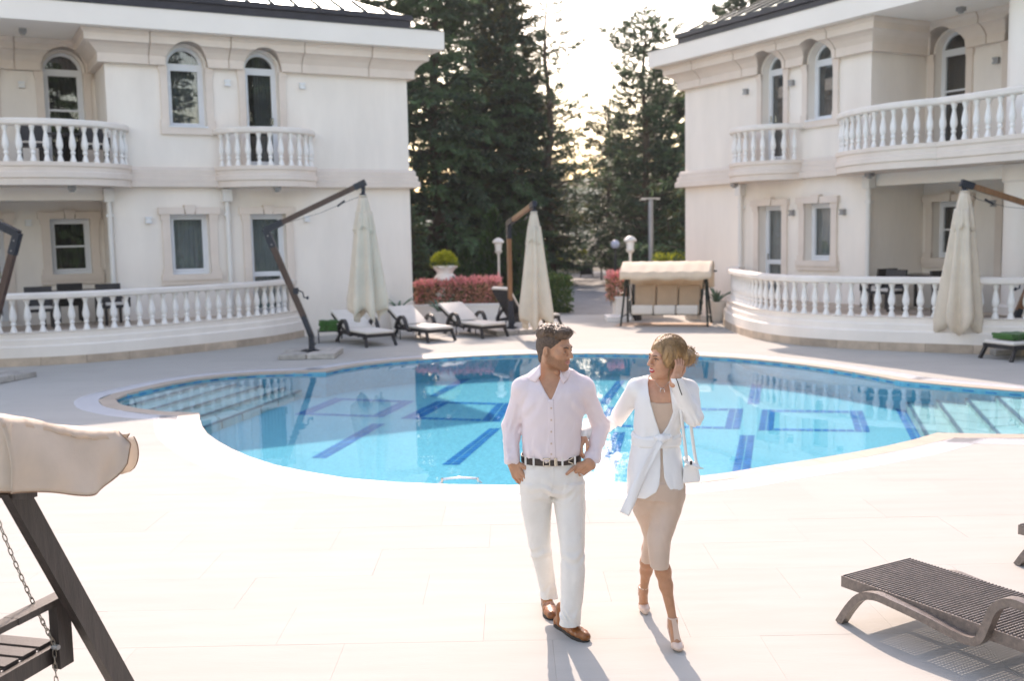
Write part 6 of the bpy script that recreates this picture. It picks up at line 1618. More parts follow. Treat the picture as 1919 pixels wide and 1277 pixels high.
    a_, b_ = hip[3][3]+.004, .1265; ring_ = lambda dz, g: [(hip[3][0]+(a_+g)*math.copysign(abs(math.cos(q))**(2/2.25),math.cos(q)), Y+(b_+g)*math.copysign(abs(math.sin(q))**(2/2.25),math.sin(q)), bz+dz+.004*math.sin(q)) for q in [2*math.pi*k/64 for k in range(64)]]
    mb = MB(); mb.loft([ring_(-.020,0),ring_(-.020,.004),ring_(.020,.004),ring_(.020,0)], cap=False); lump('belt', mb, M['belt'], t, 40)
    def onbelt(px): x = gy(px,866,Y-.125).x; u = min(.98,max(-.98,(x-hip[3][0])/(a_+.004))); return x, Y-(b_+.004)*(1-abs(u)**2.25)**(1/2.25)
    for px in (1000,1054,985,1078): x, y = onbelt(px); mb = MB(); mb.box((x,y-.003,bz),(.011,.006,.052)); lump('belt_loop', mb, M['denim'], t)
    x, y = onbelt(1024); mb = MB()
    for dx, dz, sx_, sz in ((-.018,0,.005,.046),(.018,0,.005,.046),(0,.021,.036,.005),(0,-.021,.036,.005),(.006,0,.026,.004)): mb.box((x+dx,y-.006,bz+dz),(sx_,.006,sz))
    lump('buckle', mb, M['buckle'], t); x, y = onbelt(1040); mb = MB(); mb.box((x,y-.006,bz),(.009,.007,.048)); mb.box((x+.010,y-.006,bz),(.005,.006,.046)); lump('belt_keeper', mb, M['buckle'], t)
    x, y = onbelt(1069); mb = MB(); mb.beam((x-.012,y-.006,bz+.004),(x+.016,y-.004,bz+.018),.005,.005); mb.beam((x-.012,y-.006,bz-.004),(x+.016,y-.004,bz-.016),.005,.005); lump('belt_tip', mb, M['buckle'], t)
    # body: head, neck and chest, arms and hands, one mesh
    Rm = frame(R(52), R(-4)); hc = J(1040.5,656,Y-.04); nbase = J(1030,712,Y+.02)
    HS, HW = sculpt_head(hc, Rm, nbase, True, 1.0)
    hv, hf = HS.verts()
    bx = Sculpt((sx.lo[0],5.68,sx.lo[2]-.0), (sx.lo[0]+sx.h*sx.n[0],6.16,sx.lo[2]+sx.h*sx.n[2]), .0058)
    bx.loft([(a[0],a[1],a[2],a[3],a[4]) for a in tor], .02, off=-.011)
    for a, b, c in ((sh_r,el_r,cu_r),(sh_l,el_l,cu_l)): bx.cone(a,b,.036,.026,.03); bx.cone(b,c,.026,.022,.02)
    bx.cone(nbase, HW(0,-.03,-.06), .062, .056, .03); bx.cone(J(1012,706,Y+.02), J(982,724,Y+.01), .040, .040, .03); bx.cone(J(1060,706,Y+.02), J(1092,723,Y+.01), .040, .040, .03)
    cl = J(1031,712,Y-.09)
    bv, bf = bx.verts()
    w1 = Vector(cu_r)+Vector((.004,-.006,-.014)); h1 = Sculpt(np.array(w1)-[.12,.13,.20], np.array(w1)+[.17,.10,.08], .0026)
    d_ = (cu_r-el_r)/np.linalg.norm(cu_r-el_r); h1.cone(cu_r-d_*.03, np.array(w1), .027, .025, .01)
    sculpt_hand(h1, w1, (.42,-.15,-.88), (-.45,-.80,-.05), 1.04, (.28,.34,.25), .05, (.6,.5), side=-1, curls=[(.12,.25,.2),(.22,.32,.25),(.3,.4,.3),(.38,.45,.3)])
    w2 = Vector(cu_l)+Vector((-.014,-.020,-.020)); h2 = Sculpt(np.array(w2)-[.20,.14,.17], np.array(w2)+[.09,.12,.09], .0026)
    d_ = (cu_l-el_l)/np.linalg.norm(cu_l-el_l); h2.cone(cu_l-d_*.03, np.array(w2), .028, .026, .01)
    hp = lambda px, py, o: (lambda q: np.array((q.x, (tx.front(q.x,q.z) or Y-.09)+o, q.z)))(gy(px,py,Y-.12))
    wq = np.array(w2)
    for (a_, b_, r0, r1) in (((1103,868),(1080,886),.0215,.0150),((1107,871),(1087,893),.0215,.0150),((1110,875),(1094,898),.0195,.0140)): h2.cone(wq, hp(*a_,-.014), .024, r0, .010); h2.cone(hp(*a_,-.014), hp(*b_,.004), r0, r1, .010)
    h2.cone(hp(1104,868,-.018), hp(1084,874,-.016), .0165, .0128, .010); h2.cone(hp(1084,874,-.016), hp(1072,881,-.013), .0118, .0105, .004); h2.cone(hp(1072,881,-.013), hp(1062,889,-.010), .0105, .0080, .004)
    V, F = join_vf([(bv,bf),(hv,hf),h1.verts(),h2.verts()])
    fn = head_mats(hc, Rm, 1.0, True)
    def mf(C):
        mi = np.zeros(len(C),int); near_ = np.linalg.norm(C-np.array(hc),axis=1) < .19; mi[near_] = fn(C[near_]); return mi
    bo = np_mesh('body', V, F, [M['skin_m'],M['stubble'],M['lip_m']], t, mf)
    q = (V-np.array(hc))@Rm/1.0; u, v, w_ = np.abs(q[:,0]), q[:,1], q[:,2]; ss = lambda x, a, b: np.clip((x-a)/(b-a),0,1)
    nz = fold(q[:,0],q[:,1],q[:,2],120.)*.006
    edge = np.where(v > .055, -.040, np.where(v > .0, -.040+(.055-v)*.55, -.01))    # cheek line rises towards the sideburn
    side_ = ss(.016-v, 0, .02)                                                     # sideburn strip in front of the ear
    g = ss(edge-w_+nz, -.006, .010)*ss(w_, -.128, -.108)*ss(v+nz, -.022, -.004)
    g = g*(1-.9*ss(.020-u, 0, .01)*ss(w_, -.046, -.040)); g = np.maximum(g, ss(.013-np.abs(v-.008),0,.008)*ss(.045-np.abs(w_-.005),0,.02)*ss(u,.05,.06))
    g = np.maximum(g, .8*ss(.024-u,0,.006)*ss(v,.085,.09)*ss(.006-np.abs(w_+.0455),0,.003)); g[np.linalg.norm(V-np.array(hc),axis=1) > .17] = 0
    at = bo.data.attributes.new('beard','FLOAT','POINT'); g *= .72; at.data.foreach_set('value', g.astype(np.float32)[:len(bo.data.vertices)])
    # eyes, brows
    s_ = 1.0
    for a in (-1,1):
        mb = MB(); sphere(mb, HW(a*.031,.0775,.0035), .0125*s_); lump('eye', mb, M['eyew'], t, 180); g = Rm@np.array([.1*1,1,-.05]); g /= np.linalg.norm(g); mb = MB(); sphere(mb, HW(a*.031,.0775,.0035)+g*.0078, .0062); lump('iris', mb, M['iris'], t, 180)
        mb = MB(); mb.tube([tuple(HW(a*.012,.0985,.021)),tuple(HW(a*.026,.0955,.027)),tuple(HW(a*.046,.0795,.022))],[.004,.0045,.0025],6); lump('eyebrow', mb, M['brow'], t, 180)
        mb = MB(); mb.tube([tuple(HW(a*.016,.0905,.0065)),tuple(HW(a*.031,.0925,.0115)),tuple(HW(a*.046,.0815,.0055))],[.0018,.0026,.0018],5); lump('eyelid', mb, M['skin_m'], t, 180)
    # hair: clipped sides, full wavy top
    hs = Sculpt(np.array(hc)-.17, np.array(hc)+.20, .0032)
    hs.ell(HW(0,-.020,.046), np.array([.0805,.098,.086])*s_, Rm, 0); hs.cone(HW(0,-.07,.0), HW(0,-.070,-.055), .052, .040, .03)
    fc = lambda px: None
    hs.ell(HW(0,.092,-.030), np.array([.10,.088,.088])*s_, Rm, .012, 's'); hs.ell(HW(0,.105,.03), np.array([.085,.062,.045])*s_, Rm, .01,'s')
    for a in (-1,1): hs.ell(HW(a*.085,-.004,-.015), np.array([.03,.027,.042])*s_, Rm, .008, 's')
    hs.put(lambda X,Yy,Z: fold(X,Yy,Z,120.)*.0018, hs.lo, hs.lo+hs.h*hs.n, op='add')
    V, F = hs.verts(); np_mesh('hair_sides', V, F, [M['hair_side']], t)
    ht = Sculpt(np.array(hc)-.15, np.array(hc)+.20, .0032)
    ht.ell(HW(0,-.012,.098), np.array([.076,.094,.046])*s_, Rm, 0); ht.ell(HW(.0,.052,.106), np.array([.062,.044,.032])*s_, Rm, .03); ht.ell(HW(0,-.06,.085), np.array([.070,.052,.05])*s_, Rm, .03)
    ht.put(lambda X,Yy,Z: fold(X,Yy,Z,60.,(1,1,1))*.010+fold(X,Yy,Z,190.)*.003, ht.lo, ht.lo+ht.h*ht.n, op='add')
    V, F = ht.verts(); np_mesh('hair', V, F, [M['hair_m']], t)
    rr = random.Random(4); roots = []
    for i in range(1500):
        a = rr.uniform(0,6.28); q = math.sqrt(rr.random()); u, v = .070*q*math.cos(a), -.010+.098*q*math.sin(a); w_ = .100+.042*math.sqrt(max(0,1-q*q*.9)); n_ = Rm@np.array([u*6,v*5,.6]); d_ = Rm@np.array([rr.uniform(-.6,.6)+u*4,rr.uniform(-.1,.9)+v*2,rr.uniform(-.3,.35)]); roots.append((HW(u,v,w_-.012), n_, d_))
    curls('hair_locks', HW, Rm, roots, .027, .0013, M['hair_m'], t, 9, .35, .005, .7, nseg=5)
    # shoes
    def shoe(toe, dirv, lift=0.):
        dv = Vector(dirv).normalized(); lt = Vector((dv.y,-dv.x,0)); o = Vector(toe)-dv*.285+Vector((0,0,lift)); pit = R(7) if lift else 0
        S = Sculpt(np.minimum(np.array(o),np.array(toe))-.09, np.maximum(np.array(o),np.array(toe))+[.09,.09,.17], .0034)
        P = lambda x, y, z: np.array(o+dv*x+lt*y+Vector((0,0,z)))
        st = [(.0,.026,.055),(.05,.030,.072),(.10,.033,.070),(.15,.040,.055),(.20,.044,.043),(.24,.041,.037),(.275,.030,.031)]
        for (x0,w0,z0),(x1,w1,z1) in zip(st[:-1],st[1:]):
            for yy in (-1,0,1): S.cone(P(x0,yy*(w0-.022),.028), P(x1,yy*(w1-.022),.028), .023, .022, .012); 
            S.cone(P(x0,0,z0*.72), P(x1,0,z1*.72), min(w0,.026), min(w1,.022), .02)
        S.cone(P(.045,0,.07), P(.045,0,.125), .040, .041, .02); S.put(lambda X,Yy,Z: (.012-Z)+0*X, S.lo, S.lo+S.h*S.n, op='i')
        V, F = S.verts(); o_ = np_mesh('shoe', V, F, [M['brogue']], t)
        mb = MB(); outl = [(-.028,0),(-.02,.024),(.02,.033),(.09,.034),(.15,.043),(.21,.049),(.255,.042),(.288,.022),(.296,0)]; outl = outl+[(x,-y) for x, y in outl[-2:0:-1]]
        k_ = len(outl); mb.add([tuple(P(x,y,.0)) for x, y in outl]+[tuple(P(x,y,.022)) for x, y in outl],[tuple(range(k_)),tuple(range(2*k_-1,k_-1,-1))]+[(i,(i+1)%k_,k_+(i+1)%k_,k_+i) for i in range(k_)]); so = mb.build('sole', M['sole'], o_, smooth=50)
        mb = MB()
        for k in range(4):
            x = .085+.022*k; z = .098-.013*k; mb.tube([tuple(P(x,-.024,z-.008)),tuple(P(x+.004,0,z+.004)),tuple(P(x,.024,z-.008))],.0026,5)
        mb.tube([tuple(P(.085,0,.098)),tuple(P(.10,.03,.10)),tuple(P(.12,.035,.075))],.0024,5); mb.tube([tuple(P(.085,0,.098)),tuple(P(.10,-.03,.10)),tuple(P(.12,-.036,.075))],.0024,5); mb.build('lace', M['lace'], o_, smooth=180)
        mb = MB(); mb.tube([tuple(P(.165,-.043,.030)),tuple(P(.185,-.02,.058)),tuple(P(.195,0,.060)),tuple(P(.185,.02,.058)),tuple(P(.165,.043,.030))],.0018,5); mb.build('brogue_seam', M['sole'], o_, smooth=180)
    toe1 = gz(1099,1204); shoe((toe1.x,toe1.y,0), (.52,-.85,0)); toe2 = gz(1035,1163); shoe((toe2.x,toe2.y,0), (.10,-.99,0))
    return dict(cu_l=cu_l, el_l=el_l)
MAN = build_man()

# ------------------------------------------------------------------ the woman
def build_woman():
    base = Vector((.87, 5.80, 0)); t = thing('person', 'blonde woman in white belted jacket over a champagne dress, hand raised to her hair', 'person', base)
    Y = 5.84
    jx = Sculpt((J(1080,800,5.7)[0],5.56,J(1200,935,5.7)[2]), (J(1325,800,5.9)[0],6.08,J(1200,700,5.9)[2]), .0044)
    tor = [row(928,1173,1281,Y-.02,.150),row(905,1175,1281,Y-.02,.148),row(880,1176,1280,Y-.01,.142),row(855,1180,1277,Y,.128),row(835,1184,1274,Y,.114),row(818,1187,1273,Y,.106),row(800,1187,1276,Y,.110),row(772,1189,1285,Y,.122),row(750,1189,1290,Y,.124),row(735,1190,1291,Y,.112),row(722,1198,1284,Y+.01,.092),row(712,1212,1268,Y+.015,.07)]
    jx.loft(tor, .02)
    sr, er, wr = J(1193,730,Y+.01), J(1153,790,Y+.29), J(1094,816,5.955)
    sl, el, wl_ = J(1291,733,Y+.01), J(1300,783,Y-.07), J(1266,714,Y-.15)
    jx.cone(J(1232,712,Y+.02), sr+np.array([0,0,.016]), .042, .044, .035); jx.cone(J(1250,712,Y+.02), sl+np.array([0,0,.016]), .042, .044, .035)
    jx.cone(sr, er, .055, .047, .03); jx.cone(er, wr, .046, .034, .02); d = (wr-er)/np.linalg.norm(wr-er); jx.cone(wr-d*.05, wr, .037, .036, .01)
    jx.cone(sl, el, .056, .050, .03); jx.cone(el, wl_, .050, .037, .018)
    lo, hi = jx.lo, jx.lo+jx.h*jx.n; wz = tor[5][2]
    def jf(X,Yy,Z):
        e = fold(X,Yy,Z,20.,(1,.6,.7))*.0042+fold(X,Yy,Z,55.,(1,.6,1),5)*.0017
        w_ = np.exp(-((Z-wz)/.055)**2); e = e+w_*.0035*np.sin(80*X+3*np.sin(25*Z))
        for b in (er,el): w_ = np.exp(-(((X-b[0])**2+(Yy-b[1])**2+(Z-b[2])**2)/.008)); e = e+w_*.0042*np.sin(105*(Z*.8+X*.6)+4*np.sin(31*X))
        w_ = np.exp(-((X-tor[2][0])/.12)**2)*np.clip((wz-Z)/.12,0,1); e = e+w_*.0018*np.sin(42*X+1.2)
        return e
    jx.put(jf, lo, hi, op='add'); solid = jx.D.copy()
    jx.poly_y(pxz([(1224,698),(1217,722),(1216.5,738),(1219,756),(1227,784),(1238.5,818),(1252,797),(1261,773),(1258,749),(1256,722),(1252,698)], Y-.10), 5.5, Y+.035)
    jx.poly_y(pxz([(1239,826),(1242.5,826),(1243,868),(1244,895),(1249,908),(1256,918),(1275,936),(1205,936),(1228,921),(1234,908),(1236.5,890),(1238,868)], Y-.13), 5.5, Y+.01)
    V, F = jx.verts(); np_mesh('jacket', V, F, [M['jacket']], t); jx.D = solid
    # sash, knot and the long loose tail
    a_, b_ = tor[5][3], tor[5][4]; c0 = tor[5]; ring_ = lambda dz, g: [(c0[0]+(a_+g)*math.copysign(abs(math.cos(q))**.89,math.cos(q)), c0[1]+(b_+g)*math.copysign(abs(math.sin(q))**.89,math.sin(q)), c0[2]-.008+dz+.010*math.cos(q)*0-.012*(-math.sin(q))*max(0,-math.sin(q))+.004*math.sin(3*q)) for q in [2*math.pi*k/72 for k in range(72)]]
    mb = MB(); mb.loft([ring_(-.036,-.002),ring_(-.03,.009),ring_(-.012,.012),ring_(0,.009),ring_(.012,.013),ring_(.028,.009),ring_(.033,-.002)], cap=False); lump('sash', mb, M['jacket'], t, 180)
    kn = gy(1241,823,Y-.125); ks = Sculpt(np.array(kn)-.07, np.array(kn)+.07, .0032); ks.ell(np.array(kn), (.022,.020,.026), None, 0); ks.cone(np.array(kn)+[-.035,.012,.006], np.array(kn), .013, .018, .012); ks.cone(np.array(kn)+[.045,.012,.006], np.array(kn), .016, .02, .012); ks.put(lambda X,Yy,Z: fold(X,Yy,Z,110.)*.004, ks.lo, ks.lo+ks.h*ks.n, op='add')
    V, F = ks.verts(); np_mesh('knot', V, F, [M['jacket']], t)
    def tail(name, pts, w0, w1, off=.012):
        rows = []; n = 26; P = catmull([(a,b,0) for a, b in pts], 9)
        P = resample(P, 4.)
        for i, p in enumerate(P):
            f = i/(len(P)-1); wd = w0+(w1-w0)*min(1,f*1.6); d = (P[min(i+1,len(P)-1)]-P[max(i-1,0)]).normalized(); nx, ny = -d.y, d.x; r_ = []
            for g in (-1,-.5,0,.5,1):
                px, py = p.x+nx*wd*g, p.y+ny*wd*g; q = gy(px,py,Y-.15); y = jx.front(q.x,q.z); y = (y if y else yl) ; yl = y
                r_.append(gy(px,py,min(y,Y-.08)-off-.004*math.sin(g*2.6+f*9)*min(1,f*4)))
            rows.append(r_)
        ribbon(name, rows, M['jacket'], t, .004)
    yl = Y-.15
    def tail2(name, pts, w0, w1, ys):
        rows = []; P = resample(catmull([(a,b,0) for a, b in pts], 9), 4.)
        for i, p in enumerate(P):
            f = i/(len(P)-1); wd = w0+(w1-w0)*min(1,f*1.5); d = (P[min(i+1,len(P)-1)]-P[max(i-1,0)]).normalized(); nx, ny = -d.y, d.x; yy = np.interp(f, [q[0] for q in ys], [q[1] for q in ys])
            rows.append([gy(p.x+nx*wd*g, p.y+ny*wd*g, yy+.006*math.sin(g*2.4+f*7)) for g in (-1,-.5,0,.5,1)])
        ribbon(name, rows, M['jacket'], t, .004)
    tail2('sash_tail', [(1238,828),(1222,856),(1206,886),(1192,915),(1179,945),(1170,964)], 6, 9.5, [(0,Y-.145),(.35,Y-.172),(.6,Y-.19),(1,Y-.20)])
    # zip at the raised cuff
    mb = MB(); zz = [gy(1266,708,Y-.20), gy(1271,722,Y-.195), gy(1278,741,Y-.19)]; 
    P_ = []
    for px, py in ((1266,709),(1269,716),(1273,728),(1278,741)):
        q = gy(px,py,Y-.17); y = jx.front(q.x,q.z); P_.append((q.x,(y or Y-.18)-.001,q.z))
    mb.tube(P_, .0028, 6); lump('cuff_zip', mb, M['sole'], t, 180)
    # dress: camisole front, hips and two narrow legs of cloth
    dx = Sculpt((J(1165,900,6)[0],5.50,J(1230,1085,6.25)[2]), (J(1300,900,6)[0],6.30,J(1230,740,5.8)[2]), .0046)
    dx.loft([(a[0],a[1]+.004,a[2],a[3]-.010,a[4]-.010) for a in tor if a[2] <= tor[8][2]+.01], .02)
    dx.loft([row(900,1180,1280,Y-.01,.138),row(925,1181,1281,Y-.01,.140),row(945,1190,1273,Y-.01,.112),row(960,1204,1262,Y-.01,.085)], .03)
    bl = [row(912,1180,1236,Y+.01,.120),row(935,1181.5,1238,Y+.03,.108),row(960,1187,1238,Y+.05,.098),row(985,1199,1240,Y+.08,.085),row(1011,1208,1243,Y+.12,.072),row(1035,1203,1238,Y+.17,.066),row(1052,1201,1232,Y+.20,.066)]
    flg = [row(912,1226,1281,Y-.02,.122),row(935,1224,1280.5,Y-.04,.112),row(960,1222,1277,Y-.06,.100),row(985,1217,1267,Y-.09,.090),row(1011,1212,1257,Y-.12,.080),row(1035,1215,1254,Y-.14,.074),row(1064,1218.5,1252.5,Y-.155,.072)]
    dx.loft(bl, .03); dx.loft(flg, .03); lo, hi = dx.lo, dx.lo+dx.h*dx.n
    dx.put(lambda X,Yy,Z: fold(X,Yy,Z,24.,(1.2,.8,.35))*.005+fold(X,Yy,Z,60.,(1,.6,.3),5)*.0016, lo, hi, op='add')
    zt = J(1238,754,Y-.11)[2]; dx.put(lambda X,Yy,Z: Z-(zt+.8*np.abs(X-tor[8][0]+.005)**1.5)+0*Yy, lo, hi, op='i')
    V, F = dx.verts(); np_mesh('dress', V, F, [M['satin']], t)
    # body
    s_ = 1.0; Rm = frame(R(-63), R(1), R(-4)); hc = J(1247.5,673,Y-.05); nbase = J(1240,722,Y+.01)
    HS, HW = sculpt_head(hc, Rm, nbase, False, s_); hv, hf = HS.verts()
    bx = Sculpt((jx.lo[0],5.62,J(1240,962,Y)[2]), (jx.lo[0]+jx.h*jx.n[0],6.10,jx.lo[2]+jx.h*jx.n[2]), .0055)
    bx.loft([(a[0],a[1]+.006,a[2],a[3]-.024,a[4]-.024) for a in tor[:5]]+[(a[0],a[1]+.006,a[2],a[3]-.017,a[4]-.017) for a in tor[5:]], .02); bx.cone(J(1216,915,Y), J(1217,960,Y+.05), .06, .045, .03); bx.cone(J(1248,915,Y), J(1245,960,Y-.03), .06, .045, .03); bx.cone(nbase, HW(0,-.03,-.06), .050, .046, .03); bx.cone(J(1232,714,Y+.025), sr+np.array([.02,0,.01]), .032, .03, .03); bx.cone(J(1250,714,Y+.025), sl+np.array([-.02,0,.01]), .032, .03, .03)
    bx.cone(sr,er,.032,.028,.02); bx.cone(sl,el,.032,.028,.02)
    # hand on the man's arm, hand at the ear
    w1 = Vector(wr); h1 = Sculpt(np.array(w1)-[.13,.12,.14], np.array(w1)+[.13,.10,.10], .0024)
    h1.cone(np.array(w1)-d*.03, np.array(w1)+d*.01, .024, .023, .008); sculpt_hand(h1, w1+Vector(d)*.012, (-.28,-.50,-.62), (-.72,-.55,.35), .88, (.5,.6,.4), .05, (.9,.9), side=-1, curls=[(.45,.65,.4),(.6,.8,.5),(.7,.8,.5),(.75,.8,.5)])
    w2 = Vector(wl_); dv = Vector((wl_-el)); dv.normalize(); h2 = Sculpt(np.array(w2)-[.12,.12,.07], np.array(w2)+[.15,.14,.20], .0024)
    h2.cone(np.array(w2-dv*.03), np.array(w2+dv*.015), .026, .024, .008); sculpt_hand(h2, w2+dv*.01, (.36,.30,.88), (.70,-.70,-.05), .88, (.4,.5,.3), .10, (-.3,.9), side=1, curls=[(.25,.45,.3),(.35,.5,.3),(.45,.55,.35),(.5,.6,.4)])
    # legs
    lx = Sculpt((J(1185,1100,6)[0],5.48,-.02), (J(1290,1100,6)[0]+.02,6.36,J(1230,930,5.7)[2]), .0044)
    k1, c1, a1 = J(1236,1040,Y-.145), J(1248,1098,Y-.15), J(1261,1163,Y-.17); toe1 = np.array(gz(1273,1222)); toe1[2] = .012
    lx.cone(k1+np.array([0,.045,.12]), k1+np.array([0,.012,.02]), .036, .040, .02); lx.cone(k1, k1+(c1-k1)*.55, .040, .041, .03); lx.cone(k1+(c1-k1)*.55, c1, .041, .034, .03); lx.cone(c1, a1, .034, .0225, .03)
    heel1 = a1+np.array([0,.030,-.045]); lx.cone(a1, heel1, .024, .023, .015); ball1 = toe1+(a1-toe1)*np.array([.38,.38,0])+np.array([0,0,.018]); lx.cone(a1+np.array([0,-.008,-.012]), ball1, .0235, .024, .015); lx.cone(heel1, ball1, .021, .024, .015); lx.cone(ball1, toe1+np.array([0,.02,.006]), .028, .016, .015)
    k2, c2, a2 = J(1217,1030,Y+.18), J(1211,1070,Y+.27), J(1206.5,1106,Y+.33); toe2 = np.array(gz(1210,1153)); toe2[2] = .012
    lx.cone(k2+np.array([0,-.05,.12]), k2, .036, .040, .02); lx.cone(k2, k2+(c2-k2)*.6, .039, .040, .03); lx.cone(k2+(c2-k2)*.6, c2, .040, .033, .03); lx.cone(c2, a2, .033, .0225, .03); heel2 = a2+np.array([-.004,.030,-.030]); lx.cone(a2, heel2, .024, .023, .015)
    ball2 = toe2+np.array([-.003,.075,.022]); lx.cone(a2+np.array([0,-.01,-.012]), ball2, .0235, .025, .015); lx.cone(heel2, ball2, .021, .024, .015); lx.cone(ball2, toe2+np.array([0,.02,.006]), .028, .017, .015)
    lv, lf = lx.verts()
    V, F = join_vf([bx.verts(),(hv,hf),h1.verts(),h2.verts(),(lv,lf)]); fn = head_mats(hc, Rm, s_, False); zk = J(1240,1000,Y)[2]
    def mf(C):
        mi = np.zeros(len(C),int); near_ = np.linalg.norm(C-np.array(hc),axis=1) < .19; mi[near_] = fn(C[near_]); mi[C[:,2] < zk] = 3; return mi
    np_mesh('body', V, F, [M['skin_f'],M['skin_f'],M['lip_f'],M['skin_fl']], t, mf)
    mb = MB(); mb.tube([tuple(HW(u,.0925+.003-abs(u)*.12,-.0585+abs(u)*.10)) for u in (-.019,-.010,0,.010,.019)], [.0022,.0034,.0036,.0034,.0022], 6); lump('teeth', mb, M['teeth'], t, 180)
    for a in (-1,1):
        mb = MB(); sphere(mb, HW(a*.031,.0775,.0035), .0122); lump('eye', mb, M['eyew'], t, 180); g = Rm@np.array([0,1,-.05]); mb = MB(); sphere(mb, HW(a*.031,.0775,.0035)+g*.0072, .0064); lump('iris', mb, M['iris'], t, 180)
        mb = MB(); mb.tube([tuple(HW(a*.013,.0965,.022)),tuple(HW(a*.028,.0935,.0285)),tuple(HW(a*.046,.0785,.0235))],[.0025,.0030,.0015],6); lump('eyebrow', mb, M['brow'], t, 180)
        mb = MB(); mb.tube([tuple(HW(a*.015,.0905,.0075)),tuple(HW(a*.031,.0935,.0130)),tuple(HW(a*.048,.0825,.0075))],[.0016,.0030,.0022],5); lump('lashes', mb, M['iris'], t, 180)
    # hair: cap swept back from a parting, low bun, loose locks round the face
    hs = Sculpt(np.array(hc)-.19, np.array(hc)+.19, .0032)
    hs.ell(HW(0,-.022,.048), np.array([.085,.105,.092]), Rm, 0); hs.ell(HW(0,-.085,.0), np.array([.070,.060,.065]), Rm, .03); hs.ell(HW(.004,-.140,.004), np.array([.056,.050,.054]), Rm, .012)
    hs.ell(HW(.066,.024,.022), np.array([.026,.048,.062]), Rm, .02); hs.ell(HW(-.060,.0,.020), np.array([.024,.040,.058]), Rm, .02)
    hs.ell(HW(0,.110,-.025), np.array([.070,.088,.088]), Rm, .012, 's'); hs.ell(HW(0,-.02,-.115), np.array([.09,.10,.055]), Rm, .01, 's')
    inv = Rm.T
    def hf_(X,Yy,Z):
        q = [(X-hc[0])*Rm[0,i]+(Yy-hc[1])*Rm[1,i]+(Z-hc[2])*Rm[2,i] for i in range(3)]
        return .0014*np.sin(240*q[1]+70*q[2]+2*np.sin(45*q[2]))+fold(X,Yy,Z,40.)*.004
    hs.put(hf_, hs.lo, hs.lo+hs.h*hs.n, op='add'); V, F = hs.verts(); np_mesh('hair', V, F, [M['hair_f'],M['hair_fd']], t, lambda C: ((((C-np.array(hc))@Rm)[:,2]+fold(C[:,0],C[:,1],C[:,2],45.)*.02 < .01)&(((C-np.array(hc))@Rm)[:,1] < -.02)).astype(int))
    rr = random.Random(8); roots = []
    for i in range(520):
        a = rr.uniform(0,6.28); e = rr.uniform(.0,1.4); cu, cv, cw = math.cos(e)*math.sin(a), math.cos(e)*math.cos(a), math.sin(e); u, v, w_ = .086*cu, -.022+.106*cv, .048+.093*cw
        if v > .050 and w_ < .100: continue
        nn = np.array([cu/.086,cv/.106,cw/.093]); nn /= np.linalg.norm(nn); to = np.array([0,-.128,.02])-np.array([u,v,w_]); to -= nn*(to@nn); roots.append((HW(u,v,w_), Rm@nn, Rm@(to+np.array([rr.uniform(-.02,.02),0,rr.uniform(-.02,.02)]))))
    mb = MB()
    for (q, nn, dr) in roots:
        P_ = []; q = np.array(q); dr = np.array(dr); dr /= np.linalg.norm(dr); L_ = rr.uniform(.04,.085); ph = rr.uniform(0,6.28)
        for k in range(6): f = k/5; z_ = Rm.T@(q+dr*L_*f-hc)-np.array([0,-.022,.048]); e_ = np.array([.0855,.1055,.0925]); z_ = z_/np.sqrt(((z_/e_)**2).sum())*(1.012+.018*math.sin(ph+5*f)); P_.append(tuple(hc+Rm@(z_+np.array([0,-.022,.048]))))
        mb.tube(P_, [.0017*(1-.7*(k/5)**2) for k in range(6)], 4)
    lump('hair_locks', mb, M['hair_f'], t, 180)
    roots = []
    for i in range(190):
        a = rr.uniform(0,6.28); b = rr.uniform(-1.2,1.4); n_ = np.array([math.cos(a)*math.cos(b),-.4+math.sin(a)*math.cos(b)*.8,math.sin(b)]); roots.append((HW(.004+.053*n_[0],-.140+.047*n_[1],.004+.051*n_[2]), Rm@n_, Rm@np.array([rr.uniform(-1,1),rr.uniform(-1,.2),rr.uniform(-.8,.9)])))
    curls('hair_bun', HW, Rm, roots, .020, .0019, M['hair_f'], t, 5, .55, .004, .8)
    mb = MB()
    for i in range(120):
        s0 = rr.uniform(0,1); j = rr.uniform(-.003,.003); e_ = rr.uniform(0,.03)*(s0 < .25); v0 = .078-.100*s0; sp = lambda u, v, w_, g=1.015: HW(*(np.array([0,-.022,.048])+(lambda z: z/np.sqrt(((z/np.array([.0865,.1065,.0935]))**2).sum())*g)(np.array([u,v,w_])-np.array([0,-.022,.048]))))
        P_ = [sp(-.012+j,v0-.004,.134),sp(.030+j,v0+.012,.118),sp(.062+j,v0+.010,.085),sp(.080+j,v0-.004-.02*s0,.045),sp(.086,v0-.022-.03*s0,.005),HW(.0805+j,.030-.055*s0,-.030)] + ([HW(.077+j,.026+.01*rr.random(),-.060-e_*.6),HW(.081+j,.030,-.085-e_)] if s0 < .22 else [HW(.079+j,.012-.075*s0,-.046)])
        q_ = catmull(P_,4); n_ = len(q_); mb.tube([tuple(q) for q in q_], [.0023*(1-.7*(k/n_)**2) for k in range(n_)], 4)
    lump('face_locks', mb, M['hair_f'], t, 180)
    # necklace
    mb = MB(); zc = [gy(px,py,0) if 0 else None for px, py in ()]
    P_ = []
    for px, py in ((1226,708),(1230,718),(1236,726),(1242,729.5),(1248,726),(1254,718),(1257,709)):
        q = gy(px,py,Y-.09); y = bx.front(q.x,q.z); P_.append((q.x,(y or Y-.06)-.004,q.z))
